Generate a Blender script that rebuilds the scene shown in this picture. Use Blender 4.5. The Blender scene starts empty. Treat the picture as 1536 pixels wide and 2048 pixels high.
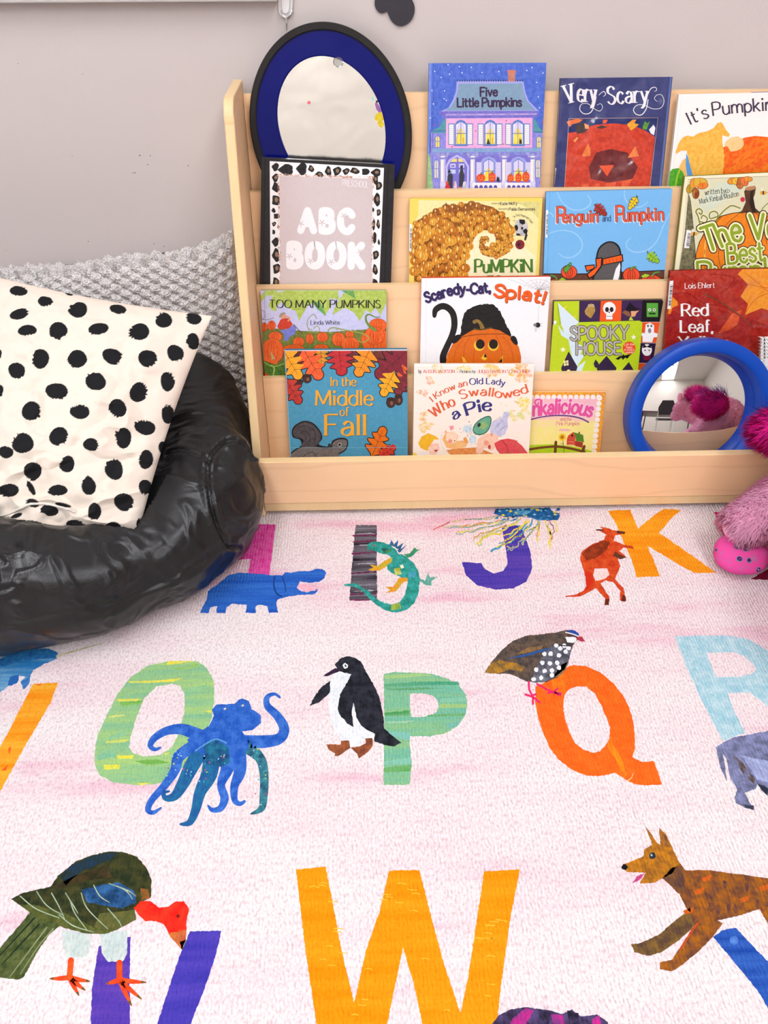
import bpy, bmesh, math, random
import numpy as np
from mathutils import Vector, Matrix
from mathutils.geometry import tessellate_polygon

random.seed(7)
rng = np.random.default_rng(7)
SC = bpy.context.scene
COL = SC.collection

# ------------------------------------------------------------------ camera (calibrated from the shelf)
W, HGT = 1536, 2048
F = 1480.0
PITCH, YAW, ROLL, CAMH = math.radians(42), math.radians(1.36), math.radians(0.15), 0.96


def basis():
    fx, fy = math.sin(YAW), math.cos(YAW)
    fwd = np.array([fx * math.cos(PITCH), fy * math.cos(PITCH), -math.sin(PITCH)])
    r = np.array([fy, -fx, 0.0])
    u = np.cross(r, fwd)
    c, s = math.cos(ROLL), math.sin(ROLL)
    return fwd, r * c - u * s, u * c + r * s


FWD, RIGHT, UP = basis()
CAM = np.array([0, 0, CAMH])


def ray(px, py):
    return FWD + RIGHT * (px - W / 2) / F - UP * (py - HGT / 2) / F


def on_y(px, py, y):
    d = ray(px, py)
    return CAM + d * (y / d[1])


def on_z(px, py, z=0.0):
    d = ray(px, py)
    return CAM + d * ((z - CAMH) / d[2])


def on_plane(px, py, o, n):
    d = ray(px, py)
    return CAM + d * (np.dot(np.asarray(o) - CAM, n) / np.dot(d, n))


def proj(p):
    v = np.asarray(p, float) - CAM
    D = v @ FWD
    return W / 2 + F * (v @ RIGHT) / D, HGT / 2 - F * (v @ UP) / D


cam_data = bpy.data.cameras.new('camera')
cam_data.sensor_fit = 'VERTICAL'
cam_data.sensor_height = 34.6
cam_data.lens = 34.6 * F / HGT
cam_data.clip_start = 0.02
cam = bpy.data.objects.new('camera', cam_data)
COL.objects.link(cam)
cam.matrix_world = Matrix(((RIGHT[0], UP[0], -FWD[0], 0), (RIGHT[1], UP[1], -FWD[1], 0),
                           (RIGHT[2], UP[2], -FWD[2], CAMH), (0, 0, 0, 1)))
SC.camera = cam

# ------------------------------------------------------------------ colours and materials
PIG = 0.86      # paint reflectance per unit of colour


def lin(c):
    c = c.lstrip('#')
    v = [int(c[i:i + 2], 16) / 255 for i in (0, 2, 4)]
    return tuple(x / 12.92 if x <= .04045 else ((x + .055) / 1.055) ** 2.4 for x in v)


def pig(c, k=PIG):
    return tuple(x * k for x in lin(c)) + (1.0,)


class NT:
    def __init__(s, name):
        s.m = bpy.data.materials.new(name)
        s.m.use_nodes = True
        s.t = s.m.node_tree
        s.b = s.t.nodes['Principled BSDF']

    def n(s, typ, **kw):
        nd = s.t.nodes.new(typ)
        for k, v in kw.items():
            if k.startswith('i_'):
                nd.inputs[k[2:].replace('_', ' ')].default_value = v
            else:
                setattr(nd, k, v)
        return nd

    def l(s, a, b):
        s.t.links.new(a, b)

    def coords(s, scale=(1, 1, 1), rot=(0, 0, 0), src='Object'):
        tc = s.n('ShaderNodeTexCoord')
        mp = s.n('ShaderNodeMapping')
        mp.inputs['Scale'].default_value = scale
        mp.inputs['Rotation'].default_value = rot
        s.l(tc.outputs[src], mp.inputs['Vector'])
        return mp.outputs[0]

    def noise(s, vec, scale, detail=3, rough=.5):
        nd = s.n('ShaderNodeTexNoise')
        nd.inputs['Scale'].default_value = scale
        nd.inputs['Detail'].default_value = detail
        nd.inputs['Roughness'].default_value = rough
        s.l(vec, nd.inputs['Vector'])
        return nd.outputs['Fac']

    def ramp(s, fac, stops):
        r = s.n('ShaderNodeValToRGB')
        e = r.color_ramp.elements
        while len(e) < len(stops):
            e.new(.5)
        for x, (p, c) in zip(e, stops):
            x.position = p
            x.color = c if len(c) == 4 else tuple(c) + (1,)
        s.l(fac, r.inputs[0])
        return r.outputs[0]

    def mix(s, fac, a, b, mode='MIX'):
        m = s.n('ShaderNodeMix', data_type='RGBA', blend_type=mode)
        for sock, v in ((m.inputs[0], fac), (m.inputs[6], a), (m.inputs[7], b)):
            if hasattr(v, 'links') or hasattr(v, 'is_linked'):
                s.l(v, sock)
            else:
                sock.default_value = v
        return m.outputs[2]

    def math(s, op, a, b=None, clamp=False):
        m = s.n('ShaderNodeMath', operation=op, use_clamp=clamp)
        for sock, v in ((m.inputs[0], a), (m.inputs[1], b)):
            if v is None:
                continue
            if hasattr(v, 'is_linked'):
                s.l(v, sock)
            else:
                sock.default_value = v
        return m.outputs[0]

    def bump(s, h, strength=.3, dist=.002, prev=None):
        b = s.n('ShaderNodeBump')
        b.inputs['Strength'].default_value = strength
        b.inputs['Distance'].default_value = dist
        s.l(h, b.inputs['Height'])
        if prev is not None:
            s.l(prev, b.inputs['Normal'])
        s.l(b.outputs[0], s.b.inputs['Normal'])
        return b.outputs[0]

    def base(s, c):
        if hasattr(c, 'is_linked'):
            s.l(c, s.b.inputs['Base Color'])
        else:
            s.b.inputs['Base Color'].default_value = c

    def set(s, rough=.5, spec=.3, metal=0, **kw):
        s.b.inputs['Roughness'].default_value = rough
        s.b.inputs['Specular IOR Level'].default_value = spec
        s.b.inputs['Metallic'].default_value = metal
        for k, v in kw.items():
            s.b.inputs[k.replace('_', ' ')].default_value = v
        return s.m


def plain(name, c, rough=.5, spec=.3, metal=0, var=.06, scale=40, bump=0, bdist=.001, k=PIG):
    t = NT(name)
    v = t.coords()
    f = t.noise(v, scale, 4)
    a, b = pig(c, k), pig(c, k * (1 - 2 * var))
    t.base(t.mix(f, a, b))
    if bump:
        t.bump(t.noise(v, scale * 6, 3), bump, bdist)
    return t.set(rough, spec, metal)


def attr_material(name, streak, mottle, rough, spec, bump=None, rug=False):
    """pigment read per face: colour ca, second colour cb, amount kk of mottling between them"""
    t = NT(name)
    ca = t.n('ShaderNodeAttribute', attribute_name='ca')
    cb = t.n('ShaderNodeAttribute', attribute_name='cb')
    kk = t.n('ShaderNodeAttribute', attribute_name='kk')
    v1 = t.coords(streak)
    v2 = t.coords(mottle)
    n1 = t.noise(v1, 1, 4, .6)
    n2 = t.noise(v2, 1, 3, .6)
    s1 = t.ramp(n1, [(.36, (0, 0, 0)), (.66, (1, 1, 1))])
    s2 = t.ramp(n2, [(.38, (0, 0, 0)), (.64, (1, 1, 1))])
    sel = t.math('GREATER_THAN', kk.outputs['Fac'], 1.5)      # kk 0..1 streaks, 2..3 mottling
    amt = t.math('SUBTRACT', kk.outputs['Fac'], t.math('MULTIPLY', sel, 2.0))
    sfac = t.mix(sel, s1, s2)
    fac = t.math('MULTIPLY', sfac, amt, True)
    col = t.mix(fac, ca.outputs['Color'], cb.outputs['Color'])
    if rug:
        v3 = t.coords((1, 1, 1))
        sp = t.noise(t.coords((330, 200, 1)), 1, 2, .6)
        spr = t.ramp(sp, [(.30, (.80, .73, .76)), (.52, (1, 1, 1))])
        col = t.mix(.75, col, spr, 'MULTIPLY')
        hp = t.noise(t.coords((260, 150, 1)), 1, 3, .6)
        wv = t.n('ShaderNodeTexWave', wave_type='BANDS', bands_direction='X')
        wv.inputs['Scale'].default_value = 62
        wv.inputs['Distortion'].default_value = 5
        wv.inputs['Detail'].default_value = 2
        t.l(v3, wv.inputs['Vector'])
        h = t.math('ADD', t.math('MULTIPLY', wv.outputs['Fac'], .5), hp)
        t.bump(h, .55, .0035)
    elif bump:
        t.bump(t.noise(t.coords((bump[0],) * 3), 1, 2), bump[1], bump[2])
    t.base(col)
    return t.set(rough, spec)


# ------------------------------------------------------------------ mesh builder
class MB:
    def __init__(s):
        s.v, s.f, s.c, s.mi = [], [], [], []

    def add(s, verts, faces, col=None, mi=0):
        o = len(s.v)
        s.v += [tuple(map(float, p)) for p in verts]
        for f in faces:
            s.f.append(tuple(i + o for i in f))
            s.c.append(col)
            s.mi.append(mi)
        return s

    def box(s, lo, hi, col=None, mi=0):
        x0, y0, z0 = lo
        x1, y1, z1 = hi
        vs = [(x0, y0, z0), (x1, y0, z0), (x1, y1, z0), (x0, y1, z0), (x0, y0, z1), (x1, y0, z1), (x1, y1, z1), (x0, y1, z1)]
        return s.add(vs, [(0, 3, 2, 1), (4, 5, 6, 7), (0, 1, 5, 4), (1, 2, 6, 5), (2, 3, 7, 6), (3, 0, 4, 7)], col, mi)

    def prism(s, loop, vec, col=None, mi=0):
        n = len(loop)
        a = [np.asarray(p, float) for p in loop]
        b = [p + np.asarray(vec) for p in a]
        return s.add(a + b, [tuple(range(n))[::-1], tuple(range(n, 2 * n))] +
                     [(i, (i + 1) % n, (i + 1) % n + n, i + n) for i in range(n)], col, mi)

    def tube(s, pts, r, seg=8, col=None, mi=0, closed=False):
        pts = [np.asarray(p, float) for p in pts]
        n = len(pts)
        rs = r if hasattr(r, '__len__') else [r] * n
        vs = []
        for i, p in enumerate(pts):
            t = pts[(i + 1) % n if closed else min(i + 1, n - 1)] - pts[(i - 1) % n if closed else max(i - 1, 0)]
            t = t / (np.linalg.norm(t) + 1e-12)
            a = np.cross(t, (0, 0, 1) if abs(t[2]) < .9 else (1, 0, 0))
            a /= np.linalg.norm(a)
            b = np.cross(t, a)
            vs += [p + rs[i] * (a * math.cos(2 * math.pi * k / seg) + b * math.sin(2 * math.pi * k / seg)) for k in range(seg)]
        fs = []
        for i in range(n if closed else n - 1):
            j = (i + 1) % n
            fs += [(i * seg + k, i * seg + (k + 1) % seg, j * seg + (k + 1) % seg, j * seg + k) for k in range(seg)]
        if not closed:
            fs += [tuple(range(seg))[::-1], tuple(range((n - 1) * seg, n * seg))]
        return s.add(vs, fs, col, mi)

    def grid(s, P, col=None, mi=0, wrap_u=False, flip=False):
        """P: array (n,m,3)"""
        n, m = P.shape[:2]
        fs = []
        for i in range(n if wrap_u else n - 1):
            for j in range(m - 1):
                q = (i * m + j, i * m + j + 1, ((i + 1) % n) * m + j + 1, ((i + 1) % n) * m + j)
                fs.append(q[::-1] if flip else q)
        return s.add(P.reshape(-1, 3), fs, col, mi)

    def lathe(s, prof, o=(0, 0, 0), seg=48, mat=None, col=None, mi=0):
        vs, n = [], len(prof)
        for k in range(seg):
            a = 2 * math.pi * k / seg
            for r, z in prof:
                p = Vector((r * math.cos(a), r * math.sin(a), z))
                vs.append((mat @ p if mat else p) + Vector(o))
        fs = [(k * n + i, ((k + 1) % seg) * n + i, ((k + 1) % seg) * n + i + 1, k * n + i + 1) for k in range(seg) for i in range(n - 1)]
        return s.add(vs, fs, col, mi)

    def build(s, name, mats, parent=None, smooth=False, bevel=0, origin=None):
        me = bpy.data.meshes.new(name)
        V = np.array(s.v, float).reshape(-1, 3)
        po = np.zeros(3)
        if parent is not None:
            po = np.array(parent.matrix_basis.translation)
            if parent.parent is not None:
                po = po + np.array(parent.parent.matrix_basis.translation)
        if origin is not None:
            V = V - np.asarray(origin)
        else:
            V = V - po
        me.from_pydata(V.tolist(), [], s.f)
        for m in (mats if isinstance(mats, (list, tuple)) else [mats]):
            me.materials.append(m)
        me.polygons.foreach_set('material_index', s.mi)
        if any(c is not None for c in s.c):
            A, B, K = [], [], []
            for f, c in zip(s.f, s.c):
                c = c or ((.8, .8, .8, 1), (.8, .8, .8, 1), 0)
                A += list(c[0]) * len(f)
                B += list(c[1]) * len(f)
                K += [c[2]] * len(f)
            me.attributes.new('ca', 'FLOAT_COLOR', 'CORNER').data.foreach_set('color', A)
            me.attributes.new('cb', 'FLOAT_COLOR', 'CORNER').data.foreach_set('color', B)
            me.attributes.new('kk', 'FLOAT', 'CORNER').data.foreach_set('value', K)
        me.validate()
        if smooth:
            me.polygons.foreach_set('use_smooth', [True] * len(me.polygons))
        me.update()
        o = bpy.data.objects.new(name, me)
        COL.objects.link(o)
        if origin is not None:
            o.location = origin
        if parent is not None:
            o.parent = parent
        if bevel:
            b = o.modifiers.new('bevel', 'BEVEL')
            b.width = bevel
            b.segments = 2
            b.limit_method = 'ANGLE'
        return o


def recalc(o):
    bm = bmesh.new()
    bm.from_mesh(o.data)
    bmesh.ops.recalc_face_normals(bm, faces=bm.faces)
    bm.to_mesh(o.data)
    bm.free()
    return o


def tag(o, label, cat, group=None):
    o['label'] = label
    o['category'] = cat
    if group:
        o['group'] = group
    return o


def thing(name, label, cat, loc=(0, 0, 0), group=None):
    o = bpy.data.objects.new(name, None)
    COL.objects.link(o)
    o.empty_display_size = .05
    o.location = loc
    return tag(o, label, cat, group)


def struct(o):
    o['kind'] = 'structure'
    return o


# ------------------------------------------------------------------ flat print: outlines laid on a real plane
def pts(s, T=None):
    a = [tuple(map(float, q.split(','))) for q in s.split()] if isinstance(s, str) else [tuple(p) for p in s]
    if T:
        a = [(T[0] + x / T[2], T[1] + y / T[2]) for x, y in a]
    return a


def crm(P, n=6, closed=True):
    """Catmull-Rom through the points"""
    P = [np.asarray(p, float) for p in P]
    N = len(P)
    if N < 3:
        return [tuple(p) for p in P]
    out = []
    for i in range(N if closed else N - 1):
        if closed:
            a, b, c, d = P[i - 1], P[i], P[(i + 1) % N], P[(i + 2) % N]
        else:
            a, b, c, d = P[max(i - 1, 0)], P[i], P[i + 1], P[min(i + 2, N - 1)]
        for k in range(n):
            t = k / n
            out.append(tuple(.5 * (2 * b + (c - a) * t + (2 * a - 5 * b + 4 * c - d) * t * t + (3 * b - a - 3 * c + d) * t ** 3)))
    if not closed:
        out.append(tuple(P[-1]))
    return out


def ell(cx, cy, rx, ry, n=20, rot=0):
    c, s = math.cos(math.radians(rot)), math.sin(math.radians(rot))
    return [(cx + rx * math.cos(a) * c - ry * math.sin(a) * s, cy + rx * math.cos(a) * s + ry * math.sin(a) * c)
            for a in [2 * math.pi * k / n for k in range(n)]]


def clip_poly(P, Q):
    area = sum(Q[i][0] * Q[(i + 1) % len(Q)][1] - Q[(i + 1) % len(Q)][0] * Q[i][1] for i in range(len(Q)))
    sg = 1 if area > 0 else -1
    out = list(P)
    for i in range(len(Q)):
        a, b = Q[i], Q[(i + 1) % len(Q)]
        inp, out = out, []
        if not inp:
            return []

        def side(p):
            return sg * ((b[0] - a[0]) * (p[1] - a[1]) - (b[1] - a[1]) * (p[0] - a[0]))
        for j in range(len(inp)):
            p, q = inp[j - 1], inp[j]
            sp, sq = side(p), side(q)
            if (sp >= 0) != (sq >= 0):
                t = sp / (sp - sq)
                out.append((p[0] + (q[0] - p[0]) * t, p[1] + (q[1] - p[1]) * t))
            if sq >= 0:
                out.append(q)
    return out


class Print:
    STEP = 6e-5
    cnt = 0

    def __init__(s, o, n, quad=None, T=None, jitter=0, step=None):
        s.o = np.asarray(o, float)
        n = np.asarray(n, float)
        s.n = n / np.linalg.norm(n)
        s.quad, s.T, s.j = quad, T, jitter
        s.step = step or s.STEP
        s.mb = MB()

    def at(s, p, L=0):
        return on_plane(p[0], p[1], s.o, s.n) + s.n * s.step * L

    def poly(s, P, ca, L=1, cb=None, k=0, holes=(), smooth=0, raw=False, pk=PIG):
        P = P if raw else pts(P, s.T)
        H = [h if raw else pts(h, s.T) for h in holes]
        if smooth:
            P = crm(P, smooth)
            H = [crm(h, smooth) for h in H]
        if s.j:
            P, H = s.jit(P), [s.jit(h) for h in H]
        if s.quad:
            P = clip_poly(P, s.quad)
            H = [clip_poly(h, s.quad) for h in H]
        if len(P) < 3:
            return s
        loops = [[Vector((x, y, 0)) for x, y in q] for q in [P] + [h for h in H if len(h) > 2]]
        flat = [p for q in loops for p in q]
        try:
            tri = tessellate_polygon(loops)
        except Exception:
            return s
        vs = [s.at((p.x, p.y), L) for p in flat]
        fs = []
        for t in tri:
            a, b, c = (vs[i] for i in t)
            nn = np.cross(b - a, c - a)
            if np.linalg.norm(nn) < 1e-13:
                continue
            fs.append(tuple(t) if nn @ s.n > 0 else tuple(t)[::-1])
        cc = pig(ca, pk)
        s.mb.add(vs, fs, (cc, pig(cb, pk) if cb else cc, k))
        return s

    def jit(s, P):
        out = []
        N = len(P)
        for i in range(N):
            a, b = P[i], P[(i + 1) % N]
            d = math.dist(a, b)
            m = max(1, min(60, int(d / 4)))
            for k in range(m):
                t = k / m
                out.append((a[0] + (b[0] - a[0]) * t + random.uniform(-s.j, s.j), a[1] + (b[1] - a[1]) * t + random.uniform(-s.j, s.j)))
        return out

    def line(s, P, w, ca, L=1, smooth=6, cb=None, k=0, raw=False, round_=True, pk=PIG):
        """a brush line; w one width or several along the line (in the units of the outline)"""
        P = P if raw else pts(P, s.T)
        sc = 1 if raw or not s.T else 1 / s.T[2]
        if smooth and len(P) > 2:
            P = crm(P, smooth, False)
        n = len(P)
        ws = [w] * n if not hasattr(w, '__len__') else list(np.interp(np.linspace(0, 1, n), np.linspace(0, 1, len(w)), w))
        A, B = [], []
        for i in range(n):
            a, b = P[max(i - 1, 0)], P[min(i + 1, n - 1)]
            dx, dy = b[0] - a[0], b[1] - a[1]
            d = math.hypot(dx, dy) or 1
            h = ws[i] * sc / 2
            A.append((P[i][0] - dy / d * h, P[i][1] + dx / d * h))
            B.append((P[i][0] + dy / d * h, P[i][1] - dx / d * h))
        j, s.j = s.j, 0
        for i in range(n - 1):
            s.poly([A[i], A[i + 1], B[i + 1], B[i]], ca, L + .09 * (i % 4), cb, k, raw=True, pk=pk)
        if round_:
            for e in (0, n - 1):
                s.poly(ell(P[e][0], P[e][1], ws[e] * sc / 2, ws[e] * sc / 2, 10), ca, L + .4 + .1 * (e > 0), cb, k, raw=True, pk=pk)
        s.j = j
        return s

    def dot(s, cx, cy, r, ca, L=1, ry=None, rot=0, n=16, **kw):
        return s.poly(ell(cx, cy, r, ry or r, n, rot), ca, L + random.uniform(0, .5), **kw)

    def rect(s, x0, y0, x1, y1, ca, L=1, **kw):
        return s.poly([(x0, y0), (x1, y0), (x1, y1), (x0, y1)], ca, L, **kw)

    def text(s, st, path, cap, ca, L=2, wt=.16, thin=None, serif=0, slant=0, pk=PIG, fit=True, xs=1.0, gap=.16):
        """letters drawn stroke by stroke along a baseline"""
        thin = wt if thin is None else thin
        P = pts(path, s.T)
        sc = 1 / s.T[2] if s.T else 1
        cap = cap * sc
        if len(P) > 2:
            P = crm(P, 12, False)
        seg = [math.dist(P[i], P[i + 1]) for i in range(len(P) - 1)]
        tot = sum(seg)
        adv = sum((GL[c][0] if c in GL else .3) + (gap if c != ' ' else .0) for c in st) - gap
        kx = tot / (adv * cap) if fit else xs
        x, L0 = 0.0, L

        def along(d):
            d = max(0, d)
            for i, q in enumerate(seg):
                if d <= q or i == len(seg) - 1:
                    t = d / q
                    a, b = P[i], P[i + 1]
                    return (a[0] + (b[0] - a[0]) * t, a[1] + (b[1] - a[1]) * t), math.atan2(b[1] - a[1], b[0] - a[0])
                d -= q
        for c in st:
            if c == ' ':
                x += .3
                continue
            w, strokes = GL[c]
            (ox, oy), an = along((x + w / 2) * kx * cap)
            ca_, sa_ = math.cos(an), math.sin(an)

            def tr(gx, gy):
                lx = ((gx - w / 2) * kx + gy * slant) * cap
                ly = -gy * cap
                return (ox + lx * ca_ - ly * sa_, oy + lx * sa_ + ly * ca_)
            for typ, Q in strokes:
                s.cnt = (s.cnt + 1) % 12
                L = L0 + .08 * s.cnt
                if typ == '.':
                    r = wt * .62
                    s.poly([tr(Q[0][0] + r / kx * math.cos(a), Q[0][1] + r * math.sin(a)) for a in np.linspace(0, 2 * math.pi, 10)[:-1]], ca, L, raw=True, pk=pk)
                    continue
                R = crm(Q, 5, typ == 'O') if typ in 'CO' else Q
                if typ == 'O':
                    R = R + [R[0], R[1]]
                n = len(R)
                if typ == 'L':                        # straight strokes: one quad per segment
                    parts = [[R[i], R[i + 1]] for i in range(n - 1)]
                else:
                    parts = [R]
                for R2 in parts:
                    s.cnt = (s.cnt + 1) % 12
                    L = L0 + .08 * s.cnt
                    A, B = [], []
                    m = len(R2)
                    for i in range(m):
                        a, b = R2[max(i - 1, 0)], R2[min(i + 1, m - 1)]
                        dx, dy = (b[0] - a[0]) * kx, b[1] - a[1]
                        d = math.hypot(dx, dy) or 1
                        phi = math.atan2(dy, dx)
                        f = abs(math.sin(phi + math.radians(18) * (1 if wt != thin else 0)))
                        h = (thin + (wt - thin) * f ** 1.3) / 2
                        ex, ey = -dy / d * h, dx / d * h
                        q = R2[i]
                        A.append(tr(q[0] + ex / kx, q[1] + ey))
                        B.append(tr(q[0] - ex / kx, q[1] - ey))
                    for i in range(m - 1):
                        s.poly([A[i], A[i + 1], B[i + 1], B[i]], ca, L, raw=True, pk=pk)
                    if wt == thin or serif == 0:
                        ends = (0, m - 1) if typ != 'O' else ()
                        for e in ends:
                            q = R2[e]
                            r = (thin if wt != thin else wt) / 2
                            s.cnt = (s.cnt + 1) % 12
                            s.poly([tr(q[0] + r / kx * math.cos(a), q[1] + r * math.sin(a)) for a in np.linspace(0, 2 * math.pi, 9)[:-1]], ca, L0 + .08 * s.cnt, raw=True, pk=pk)
                if serif:
                    for e, o_ in ((0, 1), (n - 1, n - 2)):
                        if typ == 'O':
                            break
                        q, p2 = R[e], R[o_]
                        dx, dy = (q[0] - p2[0]) * kx, q[1] - p2[1]
                        if abs(dy) > abs(dx) * .9 and min(abs(q[1] - y_) for y_ in (0, 1, .66, -.3)) < .03:
                            hw, th = serif, max(thin * .8, .035)
                            y0 = q[1] if q[1] < .05 else q[1] - th
                            if q[1] > .05 and dy < 0:
                                continue
                            l_, r_ = (hw, hw) if not (q[1] > .05 and q[1] < .9) else (hw, wt * .5)
                            s.cnt = (s.cnt + 1) % 12
                            s.poly([tr(q[0] - l_ / kx, y0), tr(q[0] + r_ / kx, y0), tr(q[0] + r_ / kx, y0 + th), tr(q[0] - l_ / kx, y0 + th)], ca, L0 + .08 * s.cnt, raw=True, pk=pk)
            x += w + gap
        return s


def _gl(spec):
    d = {}
    for row in spec.strip().splitlines():
        ch, w, rest = row.strip().split(' ', 2)
        st = []
        for part in rest.split('|'):
            part = part.strip()
            nums = list(map(float, part[1:].split()))
            st.append((part[0], [(nums[i], nums[i + 1]) for i in range(0, len(nums), 2)]))
        d[ch] = (float(w), st)
    return d


GL = _gl("""
A .72 L0 0 .36 1 .72 0|L.13 .36 .59 .36
B .56 L0 0 0 1|C0 1 .3 1 .46 .9 .46 .64 .3 .53 0 .53|C0 .53 .34 .53 .54 .42 .54 .12 .34 0 0 0
C .64 C.64 .8 .5 .97 .3 1 .07 .82 0 .5 .07 .18 .3 0 .5 .03 .64 .2
D .66 L0 0 0 1|C0 1 .34 1 .6 .82 .66 .5 .6 .18 .34 0 0 0
E .5 L0 0 0 1|L0 1 .5 1|L0 .53 .42 .53|L0 0 .5 0
F .48 L0 0 0 1|L0 1 .48 1|L0 .53 .4 .53
G .66 C.62 .82 .5 .97 .3 1 .07 .82 0 .5 .07 .18 .3 0 .5 .03 .63 .18|L.63 .18 .63 .44 .4 .44
H .64 L0 0 0 1|L.64 0 .64 1|L0 .53 .64 .53
I .1 L.05 0 .05 1
J .4 C.36 1 .36 .6 .36 .25 .26 .03 .1 .02 0 .16
K .6 L0 0 0 1|L.56 1 .02 .4|L.16 .54 .6 0
L .46 L0 0 0 1|L0 0 .46 0
M .84 L.02 0 .06 1|L.06 1 .42 .1 .78 1|L.78 1 .82 0
N .66 L0 0 0 1|L0 1 .66 0|L.66 0 .66 1
O .74 O.37 1 .1 .87 0 .5 .1 .13 .37 0 .64 .13 .74 .5 .64 .87
P .54 L0 0 0 1|C0 1 .32 1 .52 .9 .54 .72 .48 .54 .3 .46 0 .46
R .6 L0 0 0 1|C0 1 .32 1 .5 .9 .52 .74 .46 .58 .3 .5 0 .5|L.26 .5 .6 0
S .5 C.47 .82 .38 .97 .22 1 .05 .88 .06 .66 .25 .53 .44 .4 .5 .2 .36 .02 .18 0 0 .16
T .62 L.31 0 .31 1|L0 1 .62 1
U .62 C0 1 0 .6 0 .28 .12 .04 .31 0 .5 .04 .62 .28 .62 .6 .62 1
V .68 L0 1 .34 0|L.34 0 .68 1
W .96 L0 1 .25 0|L.25 0 .48 .9|L.48 .9 .71 0|L.71 0 .96 1
Y .64 L0 1 .32 .46|L.32 .46 .64 1|L.32 .46 .32 0
a .42 C.05 .52 .2 .66 .34 .6 .39 .44 .39 .2 .39 0|C.39 .38 .2 .37 .02 .27 .01 .1 .14 0 .28 .04 .39 .2
b .46 L0 0 0 1|C0 .2 .1 .03 .24 0 .41 .12 .46 .33 .41 .54 .24 .66 .1 .62 0 .45
c .4 C.39 .52 .3 .64 .2 .66 .05 .54 0 .33 .05 .12 .2 0 .3 .02 .4 .14
d .46 L.46 0 .46 1|C.46 .45 .36 .62 .22 .66 .05 .54 0 .33 .05 .12 .22 0 .36 .03 .46 .2
e .44 C.02 .36 .2 .36 .43 .36 .4 .57 .23 .66 .05 .54 0 .33 .05 .1 .23 0 .34 .02 .43 .13
f .3 C.33 .94 .24 1 .13 .92 .11 .7 .11 .3 .11 0|L0 .64 .28 .64
g .46 C.46 .66 .46 .3 .44 -.1 .34 -.27 .18 -.3 .03 -.22|C.46 .45 .36 .62 .22 .66 .05 .54 0 .35 .05 .14 .22 .03 .36 .06 .46 .22
h .44 L0 0 0 1|C0 .42 .1 .61 .25 .66 .4 .58 .43 .42 .43 .2 .43 0
i .08 L.04 0 .04 .66|..04 .9
k .42 L0 0 0 1|L.38 .66 .02 .28|L.12 .38 .42 0
l .08 L.04 0 .04 1
m .72 L0 0 0 .66|C0 .42 .09 .61 .21 .66 .33 .58 .36 .42 .36 .2 .36 0|C.36 .42 .45 .61 .57 .66 .69 .58 .72 .42 .72 .2 .72 0
n .44 L0 0 0 .66|C0 .42 .1 .61 .25 .66 .4 .58 .43 .42 .43 .2 .43 0
o .48 O.24 .66 .06 .56 0 .33 .06 .1 .24 0 .42 .1 .48 .33 .42 .56
p .46 L0 -.3 0 .66|C0 .2 .1 .03 .24 0 .41 .12 .46 .33 .41 .54 .24 .66 .1 .62 0 .45
r .3 L0 0 0 .66|C0 .38 .07 .58 .18 .66 .3 .62
s .36 C.34 .53 .26 .64 .15 .66 .03 .57 .06 .42 .2 .34 .33 .24 .35 .1 .24 .01 .12 0 0 .1
t .3 C.11 .9 .11 .5 .11 .18 .16 .02 .3 .05|L0 .64 .28 .64
u .44 C0 .66 0 .4 .01 .16 .1 .02 .22 0 .36 .08 .43 .25|L.43 0 .43 .66
v .44 L0 .66 .22 0|L.22 0 .44 .66
w .66 L0 .66 .17 0|L.17 0 .33 .6|L.33 .6 .49 0|L.49 0 .66 .66
y .44 L0 .66 .22 .03|C.44 .66 .3 .25 .18 -.12 .08 -.27 -.04 -.3
' .06 C.04 1 .04 .9 0 .78
, .06 C.04 .06 .03 -.06 -.02 -.18
! .1 L.05 1 .05 .3|..05 .04
- .26 L0 .36 .26 .36
. .06 .0.03 .05
* .06 .0.03 .36
" .16 L0 1 0 .8|L.14 1 .14 .8
""")
LIGHT, SKY, WINDOW, EXPO = 12.0, 1.0, 45, 0.10
# ================================================================== ROOM
WALL_Y = 1.43
RX0, RX1, RY0, CEIL = -2.6, 3.0, -3.4, 2.7

t = NT('wall_paint')
v = t.coords()
f = t.noise(v, 1.7, 3)
t.base(t.mix(f, pig('#d6cbc7', .86), pig('#d0c5c1', .86)))
t.bump(t.noise(t.coords((1, 1, 1)), 85, 4, .6), .16, .004)
M_WALL = t.set(.62, .25)
M_CEIL = plain('ceiling_tile', '#efece6', .9, .1)
M_FLOOR = plain('floor_vinyl', '#b9ab9c', .4, .4)
M_OFFW = plain('room_paint', '#d8d0c6', .8, .2)

struct(MB().box((RX0 - .1, RY0, -.06), (RX1 + .1, WALL_Y, -.006)).build('floor', M_FLOOR))
struct(MB().box((RX0 - .1, RY0 - .1, CEIL), (RX1 + .1, WALL_Y + .1, CEIL + .08)).build('ceiling', M_CEIL))
struct(MB().box((RX0 - .1, WALL_Y, -.06), (RX1 + .1, WALL_Y + .1, CEIL)).build('wall_front', M_WALL))
struct(MB().box((RX0 - .1, RY0 - .1, -.06), (RX1 + .1, RY0, CEIL)).build('wall_back', M_OFFW))
struct(MB().box((RX1, RY0, -.06), (RX1 + .1, WALL_Y, CEIL)).build('wall_right', M_OFFW))
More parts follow.
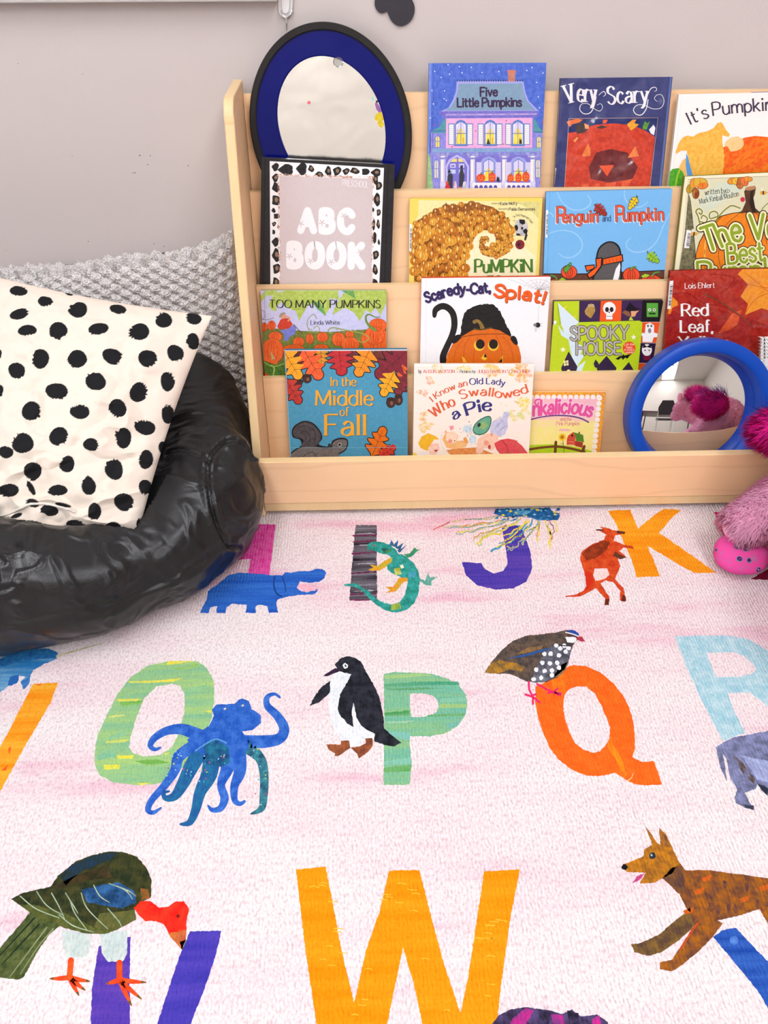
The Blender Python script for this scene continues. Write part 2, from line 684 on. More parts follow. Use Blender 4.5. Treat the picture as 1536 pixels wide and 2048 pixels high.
# left wall with a window opening
wl = MB()
WY0, WY1, WZ0, WZ1 = -2.0, .1, .95, 2.25
wl.box((RX0 - .1, RY0, -.06), (RX0, WY0, CEIL)).box((RX0 - .1, WY1, -.06), (RX0, WALL_Y, CEIL))
wl.box((RX0 - .1, WY0, -.06), (RX0, WY1, WZ0)).box((RX0 - .1, WY0, WZ1), (RX0, WY1, CEIL))
struct(wl.build('wall_left', M_OFFW))
fr = MB()
for a, b in (((RX0 - .09, WY0, WZ0), (RX0 - .03, WY0 + .05, WZ1)), ((RX0 - .09, WY1 - .05, WZ0), (RX0 - .03, WY1, WZ1)),
             ((RX0 - .09, WY0, WZ0), (RX0 - .03, WY1, WZ0 + .05)), ((RX0 - .09, WY0, WZ1 - .05), (RX0 - .03, WY1, WZ1)),
             ((RX0 - .09, -.97, WZ0), (RX0 - .03, -.93, WZ1))):
    fr.box(a, b)
struct(fr.build('window_1', plain('window_frame_white', '#eeeeee', .4)))


def emit(name, c, s):
    m = bpy.data.materials.new(name)
    m.use_nodes = True
    nt = m.node_tree
    nt.nodes.remove(nt.nodes['Principled BSDF'])
    e = nt.nodes.new('ShaderNodeEmission')
    e.inputs['Color'].default_value = lin(c) + (1,)
    e.inputs['Strength'].default_value = s
    nt.links.new(e.outputs[0], nt.nodes['Material Output'].inputs[0])
    return m


# ceiling lights (outside the frame; they light the room and show in the mirrors and the glossy covers)
M_TUBE = emit('lit_diffuser', '#fafaff', LIGHT)
M_TRIM = plain('light_trim_white', '#f4f4f2', .4)
for i, (x, y) in enumerate([(-.75, .1), (.95, .1), (-.75, -1.5), (.95, -1.5), (-.75, -2.7), (.95, -2.7)]):  # the pairs behind the camera are added to brighten wall and book fronts
    L = thing('ceiling_light', 'white recessed ceiling light panel over the reading corner', 'ceiling light', (x, y, CEIL), 'ceiling light panels')
    MB().box((x - .32, y - .63, CEIL - .02), (x + .32, y - .6, CEIL)).box((x - .32, y + .6, CEIL - .02), (x + .32, y + .63, CEIL)) \
        .box((x - .32, y - .6, CEIL - .02), (x - .3, y + .6, CEIL)).box((x + .3, y - .6, CEIL - .02), (x + .32, y + .6, CEIL)).build('frame', M_TRIM, L)
    MB().box((x - .298, y - .598, CEIL - .012), (x + .298, y + .598, CEIL - .004)).build('diffuser', M_TUBE, L)

# daylight through the window: the sky itself
wd = bpy.data.worlds.new('sky')
SC.world = wd
wd.use_nodes = True
wd.node_tree.nodes['Background'].inputs[0].default_value = (.75, .87, 1, 1)
wd.node_tree.nodes['Background'].inputs[1].default_value = SKY
# fill of the same daylight at the window opening
ld = bpy.data.lights.new('window_daylight', 'AREA')
ld.shape = 'RECTANGLE'
ld.size, ld.size_y = 2.0, 1.25
ld.energy = WINDOW
ld.color = (.82, .91, 1)
lo = bpy.data.objects.new('window_daylight', ld)
COL.objects.link(lo)
lo.location = (RX0 - .02, (WY0 + WY1) / 2, (WZ0 + WZ1) / 2)
lo.rotation_euler = (0, math.radians(-90), 0)

# a table, a chair and a basket standing behind the camera (seen in the round mirror)
M_TT = plain('table_top_plum', '#5a3440', .35, .4)
M_DK = plain('dark_metal', '#2c2a30', .4, .5, .3)
M_CH = plain('chair_shell_black', '#26252a', .45, .4)
M_CHROME = NT('chrome')
M_CHROME.base((.8, .8, .8, 1))
M_CHROME = M_CHROME.set(.15, .5, 1)
M_WHITEP = plain('white_plastic', '#efefef', .35, .4)
tb = thing('classroom_table', 'dark plum classroom table reflected in the round mirror', 'table', (.9, -1.7, 0))
MB().box((.1, -2.3, .6), (1.8, -1.3, .635)).build('tabletop', M_TT, tb, bevel=.006)
for x in (.18, 1.72):
    for y in (-2.2, -1.4):
        MB().tube([(x, y, 0), (x, y, .6)], .02, 10).build('leg', M_DK, tb)
ch = thing('classroom_chair', 'black shell chair with chrome legs reflected in the round mirror', 'chair', (.75, -.95, 0))
MB().box((.55, -1.12, .36), (.95, -.78, .385)).build('seat', M_CH, ch, bevel=.01)
MB().prism([(.57, -.8, .46), (.93, -.8, .46), (.93, -.76, .62), (.86, -.72, .76), (.64, -.72, .76), (.57, -.76, .62)], (0, .015, 0)).build('backrest', M_CH, ch)
for x in (.58, .92):
    MB().tube([(x, -1.1, 0), (x, -1.08, .36)], .011).build('leg', M_CHROME, ch)
    MB().tube([(x, -.72, 0), (x, -.79, .37), (x, -.77, .6)], .011).build('leg', M_CHROME, ch)
bk = thing('basket', 'white plastic basket with slotted sides reflected in the round mirror', 'basket', (1.25, -1.55, .635))
b = MB()
for x in np.linspace(1.07, 1.43, 15):
    b.box((x - .006, -1.672, .665), (x + .006, -1.664, .78)).box((x - .006, -1.436, .665), (x + .006, -1.428, .78))
b.box((1.06, -1.675, .636), (1.44, -1.425, .668)).build('body', M_WHITEP, bk)
MB().box((1.05, -1.685, .78), (1.45, -1.66, .8)).box((1.05, -1.44, .78), (1.45, -1.415, .8)).box((1.05, -1.66, .78), (1.07, -1.44, .8)).box((1.43, -1.66, .78), (1.45, -1.44, .8)).build('rim', M_WHITEP, bk)

# ------------------------------------------------------------------ things on the wall
zb = on_y(280, 4, WALL_Y - .02)[2]
xr = on_y(556, 6, WALL_Y - .02)[0]
wb = thing('whiteboard', 'pale board with grey frame on the wall above the bean bag', 'board', (xr - .6, WALL_Y, zb))
MB().box((xr - 1.2, WALL_Y - .012, zb + .022), (xr - .02, WALL_Y - .0005, zb + .8)).build('panel', M_WHITEP, wb)
M_ALU = plain('board_frame_grey', '#cfc9c4', .4, .4)
MB().box((xr - 1.22, WALL_Y - .026, zb), (xr, WALL_Y - .0005, zb + .022)).box((xr - .02, WALL_Y - .026, zb + .022), (xr, WALL_Y - .0005, zb + .8)) \
    .box((xr - 1.22, WALL_Y - .026, zb + .022), (xr - 1.2, WALL_Y - .0005, zb + .8)).box((xr - 1.22, WALL_Y - .026, zb + .8), (xr, WALL_Y - .0005, zb + .822)).build('frame', M_ALU, wb, bevel=.002)

# adhesive hook
T15 = (440, 0, 3.470)
hk = on_y(571, 10, WALL_Y - .003)
hook = thing('wall_hook', 'clear adhesive hook with wire loop above the oval mirror', 'hook', tuple(hk))
t = NT('clear_plastic')
t.base(pig('#e9e6e6'))
M_CLEAR = t.set(.12, .6)


def wpt(x, y, d):
    px = pts([(x, y)], T15)[0]
    return on_y(px[0], px[1], WALL_Y - d)


lp = [wpt(*p, .0006) for p in crm([(408, -60), (408, 70), (425, 110), (455, 122), (488, 108), (503, 70), (503, -60), (455, -90)], 4)]
MB().prism(lp, (0, -.004, 0)).build('backing', M_CLEAR, hook, bevel=.001)
lp = [wpt(*p, .0048) for p in crm([(432, -60), (430, 60), (445, 90), (470, 90), (482, 60), (482, -60)], 4)]
MB().prism(lp, (0, -.003, 0)).build('clip', M_CLEAR, hook, bevel=.001)
w = MB().tube([wpt(*p, .009) for p in crm([(420, 70), (430, 100), (452, 118), (460, 125), (470, 118), (490, 100), (500, 70)], 4, False)], .0009, 8)
w.tube([wpt(460, 122, .009), wpt(461, 160, .009), wpt(462, 215, .008)], [.0013, .0016, .0009], 8)
w.build('wire', M_CHROME, hook)

# black paper shape
T2b = (700, 0, 7.68)
P = crm(pts("380,40 383,90 410,150 455,190 500,197 540,185 570,178 585,215 625,300 690,370 770,400 850,380 930,320 975,240 993,150 985,70 950,-10 900,-120 780,-190 640,-200 520,-190 420,-120 385,-40", T2b), 5)
o = MB().prism([on_y(x, y, WALL_Y - .001) for x, y in P], (0, -.0025, 0)).build('hanging_cutout', plain('black_paper', '#47444a', .9, .1))
tag(recalc(o), 'black rounded paper cutout stuck on the wall above the shelf', 'paper decoration')

# small pencil marks and scuffs on the wall
sc = MB()
M_SCUFF = plain('scuff', '#6c7484', .8, .1)
for x, y, r in [(826, 918, 4), (888, 920, 3), (873, 972, 3), (1112, 979, 3), (790, 1021, 3), (800, 1020, 3), (780, 1022, 2), (911, 1440, 3), (970, 1455, 3), (522, 1426, 3), (427, 922, 2), (106, 376, 2), (36, 1477, 2), (487, 437, 2)]:
    q = pts([(x, y)], (0, 0, 2.954))[0]
    c = on_y(q[0], q[1], WALL_Y)
    k = r * 1.05 / 2.954 / 1000
    sc.add([(c[0] + k * math.cos(a), WALL_Y - .0002, c[2] + k * math.sin(a)) for a in np.linspace(0, 6.283, 8)[:-1]], [tuple(range(7))])
sc = sc.build('wall_scuff_1', M_SCUFF)
struct(sc)

# ================================================================== BOOK STAND
t = NT('maple_laminate')
v = t.coords((3, 40, 40))
n1 = t.noise(v, 1, 4, .6)
n2 = t.noise(t.coords((2.2, 12, 12)), 1.5, 3, .5)
wv = t.n('ShaderNodeTexWave', wave_type='BANDS', bands_direction='Z')
wv.inputs['Scale'].default_value = 5
wv.inputs['Distortion'].default_value = 9
wv.inputs['Detail'].default_value = 3
wv.inputs['Detail Scale'].default_value = .8
t.l(t.coords((.35, 1, 1)), wv.inputs['Vector'])
lines = t.ramp(wv.outputs['Fac'], [(.0, (1, 1, 1)), (.04, (0, 0, 0)), (1, (0, 0, 0))])
c = t.mix(n1, pig('#f9d2a6', .93), pig('#f4c899', .93))
c = t.mix(t.math('MULTIPLY', n2, .35), c, pig('#f0be8e', .93))
c = t.mix(t.math('MULTIPLY', lines, .13), c, pig('#c08c66'))
t.base(c)
M_WOOD = t.set(.42, .3)
t = NT('maple_edge')
n1 = t.noise(t.coords((60, 60, 4)), 1, 4, .6)
t.base(t.mix(n1, pig('#f3d7a6'), pig('#e9c48c')))
M_EDGE = t.set(.4, .35)

YF, IX0, IX1, TH = 1.0592, -.2025, .86, .016
SIDE = [(YF, .001), (1.2745, .635)] + [(1.2745 + .0 + .032 * (1 - math.cos(a)) + .0085 * math.sin(a) * 0, .635 + .034 * math.sin(a)) for a in np.linspace(.15, math.pi / 2, 8)] + [(1.416, .669), (1.416, .001)]
stand = thing('book_display_stand', 'maple tiered display stand holding picture books against the grey wall', 'book stand', (.33, 1.24, 0))
for x0 in (IX0 - TH, IX1):
    sp = MB()
    lo_ = [(x0, y, z) for y, z in SIDE]
    n = len(lo_)
    hi_ = [(x0 + TH, y, z) for y, z in SIDE]
    sp.add(lo_ + hi_, [tuple(range(n))], mi=0)
    sp.add(lo_ + hi_, [tuple(range(n, 2 * n))], mi=0)
    sp.add(lo_ + hi_, [(i, (i + 1) % n, (i + 1) % n + n, i + n) for i in range(n)], mi=1)
    o = sp.build('side_panel', [M_WOOD, M_EDGE], stand)
    bm = bmesh.new(); bm.from_mesh(o.data); bmesh.ops.remove_doubles(bm, verts=bm.verts, dist=1e-6)
    bmesh.ops.recalc_face_normals(bm, faces=bm.faces); bm.to_mesh(o.data); bm.free()
    b = o.modifiers.new('bevel', 'BEVEL'); b.width = .0022; b.segments = 2; b.limit_method = 'ANGLE'

LIPY = [1.397, 1.340, 1.283, 1.226]
LIPZ = [.6504, .5105, .3632, .2053]
BT, LEAN = .009, .19                    # panel thickness and lean
FRONT_TOP, FRONT_BOT = .1310, .0320
for k in range(4):
    y, z = LIPY[k], LIPZ[k]
    zb_ = (LIPZ[k + 1] - .055) if k < 3 else .03
    yb = y - LEAN * (z - zb_)
    prof = [(y, z), (y + BT, z), (yb + BT, zb_), (yb, zb_)]
    m = MB()
    m.prism([(IX0 + .0008, a, b_) for a, b_ in prof], (IX1 - IX0 - .0016, 0, 0))
    m.mi = [0] * len(m.mi)
    o = m.build('back_panel', [M_WOOD, M_EDGE], stand)
    for p in o.data.polygons:
        if abs(p.normal.z) > .9:
            p.material_index = 1
    recalc(o)
    # ledge the books stand on
    if k == 3:
        continue
    yf_ = (LIPY[k + 1] - LEAN * .055 + BT) if k < 3 else YF + .0165
    MB().box((IX0 + .0008, yf_ + .0002, zb_ - .012), (IX1 - .0008, yb - .0002, zb_ - .0035)).build('ledge', M_WOOD, stand)
m = MB().box((IX0 + .0005, YF + .0005, FRONT_BOT), (IX1 - .0005, YF + .0155, FRONT_TOP))
o = m.build('front_board', [M_WOOD, M_EDGE], stand)
for p in o.data.polygons:
    if abs(p.normal.z) > .9:
        p.material_index = 1
b = o.modifiers.new('bevel', 'BEVEL'); b.width = .0012; b.segments = 2
MB().box((IX0 + .0005, YF + .002, .0115), (IX1 - .0005, YF + .33, FRONT_BOT - .0012)).build('base_shelf', M_EDGE, stand, bevel=.001)
# ================================================================== BEAN BAG
def keyed(th, keys):
    """smooth periodic interpolation over degrees"""
    ks = sorted(keys)
    xs = [k for k, _ in ks]
    ys = [v_ for _, v_ in ks]
    xs = [xs[-1] - 360] + xs + [xs[0] + 360, xs[1] + 360]
    ys = [ys[-1]] + ys + [ys[0], ys[1]]
    th = th % 360
    for i in range(len(xs) - 1):
        if xs[i] <= th <= xs[i + 1]:
            t_ = (th - xs[i]) / (xs[i + 1] - xs[i])
            t_ = t_ * t_ * (3 - 2 * t_)
            return ys[i] + (ys[i + 1] - ys[i]) * t_
    return ys[0]


from mathutils import noise as mnoise
from mathutils.bvhtree import BVHTree
T14 = (0, 460, 2.381)


def fbm(x, y, z, o=4):
    return mnoise.fractal(Vector((x, y, z)), .9, 2.0, o)


# ================================================================== CUSHIONS
def cushion(C4, thick, n=120, pinch=.06, power=.42, dispf=None, corner=0.0, back=True):
    """C4: TL TR BR BL in space; returns front grid and back grid"""
    TL, TR, BR, BL = [np.asarray(c_, float) for c_ in C4]
    u = np.linspace(-1, 1, n)
    U_, V_ = np.meshgrid(u, u, indexing='ij')        # U_ across, V_ up
    # sides drawn in between the corners
    Un = U_ * (1 - pinch * (1 - V_ ** 2) * np.abs(U_) ** 2)
    Vn = V_ * (1 - pinch * (1 - U_ ** 2) * np.abs(V_) ** 2)
    a, b = (Un + 1) / 2, (Vn + 1) / 2
    P = ((1 - a) * b)[..., None] * TL + (a * b)[..., None] * TR + (a * (1 - b))[..., None] * BR + ((1 - a) * (1 - b))[..., None] * BL
    nn = np.cross(TR - TL, TL - BL)
    nn /= np.linalg.norm(nn)
    if nn @ FWD > 0:
        nn = -nn
    prof = (np.clip(1 - U_ ** 2, 0, 1) * np.clip(1 - V_ ** 2, 0, 1)) ** power
    return P, nn, prof, U_, V_


def inside(poly, X, Y):
    r = np.zeros(X.shape, bool)
    p = np.asarray(poly)
    x0, y0 = p.min(0)
    x1, y1 = p.max(0)
    m = (X >= x0) & (X <= x1) & (Y >= y0) & (Y <= y1)
    if not m.any():
        return r
    xs, ys = X[m], Y[m]
    c_ = np.zeros(xs.shape, bool)
    for i in range(len(p)):
        (xa, ya), (xb, yb) = p[i - 1], p[i]
        if ya == yb:
            continue
        c_ ^= ((ya > ys) != (yb > ys)) & (xs < (xb - xa) * (ys - ya) / (yb - ya) + xa)
    r[m] = c_
    return r


def projv(P):
    v_ = P - CAM
    D = v_ @ FWD
    return W / 2 + F * (v_ @ RIGHT) / D, HGT / 2 - F * (v_ @ UP) / D


def seam_grid(mb, front, backg):
    mb.grid(front)
    mb.grid(backg, flip=True)


# knitted cushion leaning on the wall
KC = [on_y(-75, 545, 1.385), on_y(472, 480, 1.385), np.array([-.228, 1.365, .012]), np.array([-.80, 1.365, .012])]
n = 470
P, nn, prof, U_, V_ = cushion(KC, .05, n, .05, .5)
LU, LV = np.linalg.norm(KC[1] - KC[0]), np.linalg.norm(KC[1] - KC[2])
su, sv = (U_ + 1) / 2 * LU, (V_ + 1) / 2 * LV
cell = .0185
ra_, rb_ = su * .80 - sv * .60, su * .60 + sv * .80
row = np.floor(rb_ / cell)
fx = (ra_ / cell * .85 + .5 * (row % 2)) % 1 - .5
fy = (rb_ / cell) % 1 - .5
star = np.abs(np.sin((np.arctan2(fy, fx) + row * 1.3) * 3)) * np.clip(1 - 1.5 * np.hypot(fx, fy), 0, 1)
dome = np.clip(1 - 1.9 * np.hypot(fx, fy * 1.1) ** 1.6, 0, 1)
fine = np.array([[mnoise.noise(Vector((a * 420, b_ * 420, 0))) for b_ in sv[0]] for a in su[:, 0]])
kn = .0065 * dome + .0052 * star + .0022 * fine
lump = np.array([[mnoise.noise(Vector((a * 9, b_ * 9, 3))) for b_ in sv[0]] for a in su[:, 0]])
edge = np.clip(prof * 4, 0, 1)
# the top hem rises to a soft ear in the corner
FR = P + nn * (.045 * prof + kn * (.35 + .65 * edge) + .004 * lump)[..., None]
ear = np.exp(-((U_ - .97) / .10) ** 2 - ((V_ - .97) / .12) ** 2)
FR[..., 2] += .016 * ear
FR += nn * (.014 * ear)[..., None]
FR[..., 2] += .003 * np.sin(U_ * 9) * np.clip(V_, 0, 1) ** 6 + kn * (np.abs(V_) > .93)
BK = P - nn * (.028 * prof)[..., None]
BK[..., 1] = np.minimum(BK[..., 1], WALL_Y - .006)
FR[..., 1] = np.minimum(FR[..., 1], WALL_Y - .008)
t = NT('knitted_yarn')
v = t.coords()
sp = t.noise(t.coords((430, 430, 430)), 1, 4, .75)
sq = t.noise(t.coords((260, 260, 420)), 1, 2, .6)
c = t.ramp(sp, [(.36, pig('#7c7470')), (.45, pig('#d2cac6')), (.56, pig('#faf6f4'))])
c = t.mix(t.ramp(sq, [(.50, (0, 0, 0)), (.68, (.6,) * 3)]), c, pig('#aaa29e'))
t.base(c)
t.bump(t.noise(t.coords((480, 900, 700)), 1, 3, .7), .6, .0018)
M_KNIT = t.set(.95, .1)
mb = MB()
seam_grid(mb, FR, BK)
kc = thing('throw_cushion', 'grey chunky knitted cushion leaning on the wall behind the bean bag', 'cushion', tuple((KC[2] + KC[3]) / 2))
o = mb.build('knit_cover', M_KNIT, kc, smooth=True)
recalc(o)

# spotted cushion lying in the bean bag
SPOTS = [(88, 290, 40, 22, 0), (215, 340, 32, 24, 0), (92, 400, 42, 24, -15), (130, 478, 42, 24, 0), (277, 480, 42, 38, 0), (372, 380, 44, 33, -15), (327, 300, 20, 10, 20), (468, 472, 44, 28, -15), (562, 378, 36, 22, 10), (662, 485, 46, 38, 0), (780, 430, 38, 33, 20), (922, 422, 38, 24, 15), (918, 530, 30, 36, 0), (835, 587, 35, 40, -20), (703, 612, 40, 40, 0), (535, 602, 44, 36, 30), (367, 615, 44, 40, 0), (193, 613, 40, 42, 0), (80, 670, 40, 34, 20), (455, 720, 45, 42, 0), (798, 722, 30, 45, 0), (270, 768, 48, 38, 10), (660, 773, 40, 44, 0), (150, 862, 44, 42, 35), (380, 866, 46, 30, 0), (560, 848, 40, 40, 0), (800, 878, 28, 44, 0), (690, 940, 46, 34, 15), (280, 983, 42, 42, 0), (108, 1015, 50, 44, 20), (587, 990, 38, 44, 0), (434, 1022, 36, 28, 0), (778, 1037, 22, 28, 0), (28, 1058, 32, 28, 10), (320, 1115, 32, 38, 0), (696, 1093, 32, 42, 0), (156, 1148, 42, 38, 0), (543, 1140, 42, 45, 0), (422, 1218, 32, 42, 0), (692, 1225, 28, 36, 0), (40, 1240, 46, 30, 0), (275, 1240, 44, 24, 0), (147, 1228, 14, 34, -30), (590, 1296, 46, 38, 10), (235, 1335, 40, 26, 0), (450, 1342, 28, 42, 10), (360, 1405, 40, 24, 10), (535, 1425, 42, 32, 0), (-2, 590, 10, 20, 0), (0, 765, 17, 25, 0), (155, 1300, 32, 18, 10), (300, 1310, 36, 10, 10), (80, 1360, 26, 10, -20), (660, 1400, 9, 26, 0), (-60, 480, 40, 30, 0), (-70, 870, 40, 40, 0)]
SC4 = [on_y(-95, 528, 1.19), on_y(424, 632, 1.14), on_y(272, 1086, .862), on_y(-190, 1110, .89)]
n = 430
P, nn, prof, U_, V_ = cushion(SC4, .06, n, .045, .55)
wr = np.array([[fbm(a * 2.2, b_ * 2.2, 1.7, 4) for b_ in V_[0]] for a in U_[:, 0]])
wr2 = np.array([[1 - abs(fbm(a * 1.6 + b_ * .9, b_ * 2.6 - a * .6, 9.1, 3)) * 2.2 for b_ in V_[0]] for a in U_[:, 0]])
low = np.clip(.35 - V_ * .75, 0, 1)                  # it creases most near the bottom
FR = P + nn * ((.062 + .006 * wr) * prof + (.006 * wr + .016 * np.clip(wr2 - .35, 0, 1) * (.25 + low)) * np.clip(prof * 2, 0, 1))[..., None]
# a deep fold where the lower left corner is tucked under
fold = np.exp(-((U_ + .12 + .5 * (V_ + 1)) / .16) ** 2) * np.clip(-.35 - V_, 0, 1) * 1.6
FR -= nn * (.032 * fold * np.clip(prof * 2, 0, 1))[..., None]
BK = P - nn * (.03 * prof + .022 * fold * np.clip(prof * 2, 0, 1))[..., None]
SPOT_BACK, SPOT_N = BK[::3, ::3], BK[::3, ::3].shape[0]
mid_b = SPOT_BACK.mean((0, 1))
SPOT_BACK = mid_b + (SPOT_BACK - mid_b) * np.array([1.07, 1.08, 1])
X, Y = projv(FR)
mask = np.zeros(X.shape)
for k_, (cx, cy, rx, ry, rot) in enumerate(SPOTS):
    r_ = random.Random(k_)
    side = r_.uniform(0, 6.28)
    q = []
    for i in range(56):
        a = 2 * math.pi * i / 56
        f_ = 1 + .05 * math.sin(2 * a + k_) + .03 * math.sin(3 * a + 2 * k_)
        da = abs((a - side + math.pi) % (2 * math.pi) - math.pi)
        if da < .8:
            f_ += r_.uniform(-.20, .12)
        x_, y_ = 1.07 * rx * f_ * math.cos(a), 1.07 * ry * f_ * math.sin(a)
        c_, s_ = math.cos(math.radians(rot)), math.sin(math.radians(rot))
        q.append((cx + x_ * c_ - y_ * s_, cy + x_ * s_ + y_ * c_))
    mask = np.maximum(mask, inside(pts(q, T14), X, Y))
mb = MB()
seam_grid(mb, FR, BK)
t = NT('spotted_cotton')
at = t.n('ShaderNodeAttribute', attribute_name='spot')
tw = t.noise(t.coords((900, 900, 900)), 1, 2)
c = t.mix(at.outputs['Fac'], t.mix(tw, pig('#fbecdc', .78), pig('#f4e4d4', .78)), (.012, .012, .013, 1))
t.base(c)
t.bump(tw, .15, .0006)
M_SPOT = t.set(.9, .12)
sc_ = thing('throw_cushion', 'cream cushion with black brush spots lying in the bean bag', 'cushion', tuple((SC4[2] + SC4[3]) / 2))
o = mb.build('cover', M_SPOT, sc_, smooth=True)
me = o.data
a_ = me.attributes.new('spot', 'FLOAT', 'POINT')
vals = np.r_[mask.reshape(-1), np.zeros(BK.shape[0] * BK.shape[1])]
a_.data.foreach_set('value', vals.astype(np.float32))
recalc(o)
# zip along the tucked lower edge
zp = pts("0,1362 40,1352 90,1330 140,1308 200,1302 260,1312 330,1330 360,1345", T14)
ii = []
for zx, zy in crm(zp, 5, False):
    d2 = (X - zx) ** 2 + (Y - zy) ** 2
    k_ = np.unravel_index(d2.argmin(), d2.shape)
    ii.append(FR[k_] + nn * .0012)
MB().tube(ii, .0022, 6).build('zip', plain('zip_cream', '#efe6da', .6), sc_, smooth=True)


# ================================================================== BEAN BAG, pressed by the cushions
BC = np.array([-.66, 1.09])
K_RB = [(0, .442), (15, .445), (30, .38), (45, .27), (60, .21), (90, .17), (120, .20), (150, .34), (180, .45), (225, .45), (255, .42), (270, .402), (285, .405), (313, .437), (328, .470), (342, .488), (352, .472)]
K_LZ = [(0, .232), (12, .238), (25, .255), (40, .283), (90, .30), (135, .30), (180, .26), (225, .235), (260, .225), (280, .215), (295, .197), (313, .176), (323, .172), (338, .205), (350, .222)]
K_LW = [(0, .09), (15, .085), (45, .07), (90, .08), (180, .14), (270, .125), (290, .115), (313, .10), (328, .11), (345, .11)]       # from bulge in to crest
NT_, NP_ = 820, 230


def bag_profile(th):
    rb, lz, lw = keyed(th, K_RB), keyed(th, K_LZ), keyed(th, K_LW)
    rl = rb - lw
    return crm([(0, .004), (rb * .5, .003), (rb - .075, .004), (rb - .024, .028), (rb, .085), (rb - .004, .6 * lz), (rb - .3 * lw, lz - .018), (rl, lz), (rl - .05, lz - .018), (max(rl - .11, .05), min(lz - .04, .165)), (max(rl - .2, .03), .15), (0, .14)], 16, False)


THS = np.r_[np.linspace(-118, 52, int(NT_ * .78), endpoint=False), np.linspace(52, 242, NT_ - int(NT_ * .78), endpoint=False)]
G = np.zeros((NT_, NP_, 3))
for i in range(NT_):
    th = THS[i]
    pr = np.array(bag_profile(th))
    d = np.r_[0, np.cumsum(np.hypot(*np.diff(pr, axis=0).T))]
    # more rows where it is seen
    q = np.interp(np.linspace(0, 1, NP_), [0, .1, .85, 1], [0, .28, .82, 1]) * d[-1]
    r = np.interp(q, d, pr[:, 0])
    z = np.interp(q, d, pr[:, 1])
    a = math.radians(th)
    G[i, :, 0] = BC[0] + r * math.cos(a)
    G[i, :, 1] = BC[1] + r * math.sin(a)
    G[i, :, 2] = z
du = np.roll(G, -1, 0) - np.roll(G, 1, 0)
dv = np.gradient(G, axis=1)
N = np.cross(du, dv)
N /= np.linalg.norm(N, axis=2, keepdims=True) + 1e-12
XB, YB = projv(G)
# seams as seen on the bag, as lines in the picture of its near side
SEAMS = [pts(s_, T14) for s_ in (
    "788,1062 840,1052 900,1062 960,1085 1000,1105",
    "800,1045 845,1035 905,1045 970,1070 1005,1092",
    "1205,1080 1180,1040 1130,1000 1075,1000 1020,1040 992,1100 990,1180 1000,1260 1020,1340 1050,1430 1075,1490 1100,1515 1140,1515",
    "1055,1495 980,1550 900,1600 800,1660 690,1715 560,1760 420,1790 300,1800")]
SEAMS = [crm(s_, 8, False) for s_ in SEAMS]
disp = np.zeros((NT_, NP_))
for i in range(NT_):
    for j in range(NP_):
        p = G[i, j]
        h = max(0, min(1, p[2] / .05))
        a = math.atan2(p[1] - BC[1], p[0] - BC[0])
        # broad sags plus stretched folds that run around the roll
        big = fbm(p[0] * 5, p[1] * 5, p[2] * 7, 3)
        fol = fbm(a * 3.2 + 11, p[2] * 22 + big * .8, .5, 3)
        rid = 1 - abs(fbm(a * 5.5, p[2] * 15 + big * 1.4, 7.3, 3)) * 2
        disp[i, j] = h * (big * .0065 + fol * .0028 + max(0, rid - .5) * .0055)
        cr = fbm(a * 7 + 5, p[2] * 7, 3.3, 2)
        disp[i, j] += h * .0022 * cr * max(0, math.cos(a + .5))
vis = (N @ FWD < .3) & (XB > -40) & (XB < 560)
for si, s_ in enumerate(SEAMS):
    best = np.full(XB.shape, 1e9)
    arc = np.zeros(XB.shape)
    run = 0.0
    for k in range(len(s_) - 1):
        a0, a1 = np.array(s_[k]), np.array(s_[k + 1])
        dv_ = a1 - a0
        L_ = np.hypot(*dv_) + 1e-9
        u_ = np.clip(((XB - a0[0]) * dv_[0] + (YB - a0[1]) * dv_[1]) / L_ ** 2, 0, 1)
        d_ = np.hypot(XB - a0[0] - u_ * dv_[0], YB - a0[1] - u_ * dv_[1])
        m_ = d_ < best
        best = np.where(m_, d_, best)
        arc = np.where(m_, run + u_ * L_, arc)
        run += L_
    deep = (.0028, .0022, .0055, .0010)[si]
    add = -deep * np.exp(-(best / 2.6) ** 2) + deep * .6 * np.exp(-((best - 9) / 6) ** 2)
    if si in (0, 2):                     # gathers running off the seam
        add += .0008 * np.sin(arc * .62 + .6 * np.sin(arc * .11)) * np.exp(-best / 15) * np.clip(best / 4, 0, 1)
    disp += np.where(vis, add, 0)
G2 = G + N * disp[:, :, None]
# the cushions press into it
PT = BVHTree.FromPolygons([tuple(p) for p in SPOT_BACK.reshape(-1, 3)], [(i * SPOT_N + j, i * SPOT_N + j + 1, (i + 1) * SPOT_N + j + 1, (i + 1) * SPOT_N + j) for i in range(SPOT_N - 1) for j in range(SPOT_N - 1)])
for i in range(NT_):
    for j in range(NP_ // 8, NP_):
        x_, y_, z_ = G2[i, j]
        if z_ > .06:
            hit = PT.ray_cast(Vector((x_, y_, 0)), Vector((0, 0, 1)))[0]
            if hit is not None and hit.z - .02 < z_:
                G2[i, j, 2] = max(.02, hit.z - .02)
# it slumps against the stand and the wall
G2[:, :, 0] = np.where(G2[:, :, 1] > YF - .005, np.minimum(G2[:, :, 0], IX0 - TH - .001), G2[:, :, 0])
KY = 1.262 + .10 * np.clip((.12 - G2[:, :, 2]) / .12, 0, 0)
G2[:, :, 1] = np.minimum(G2[:, :, 1], KY)
G2[:, :, 2] = np.maximum(G2[:, :, 2], .0035)

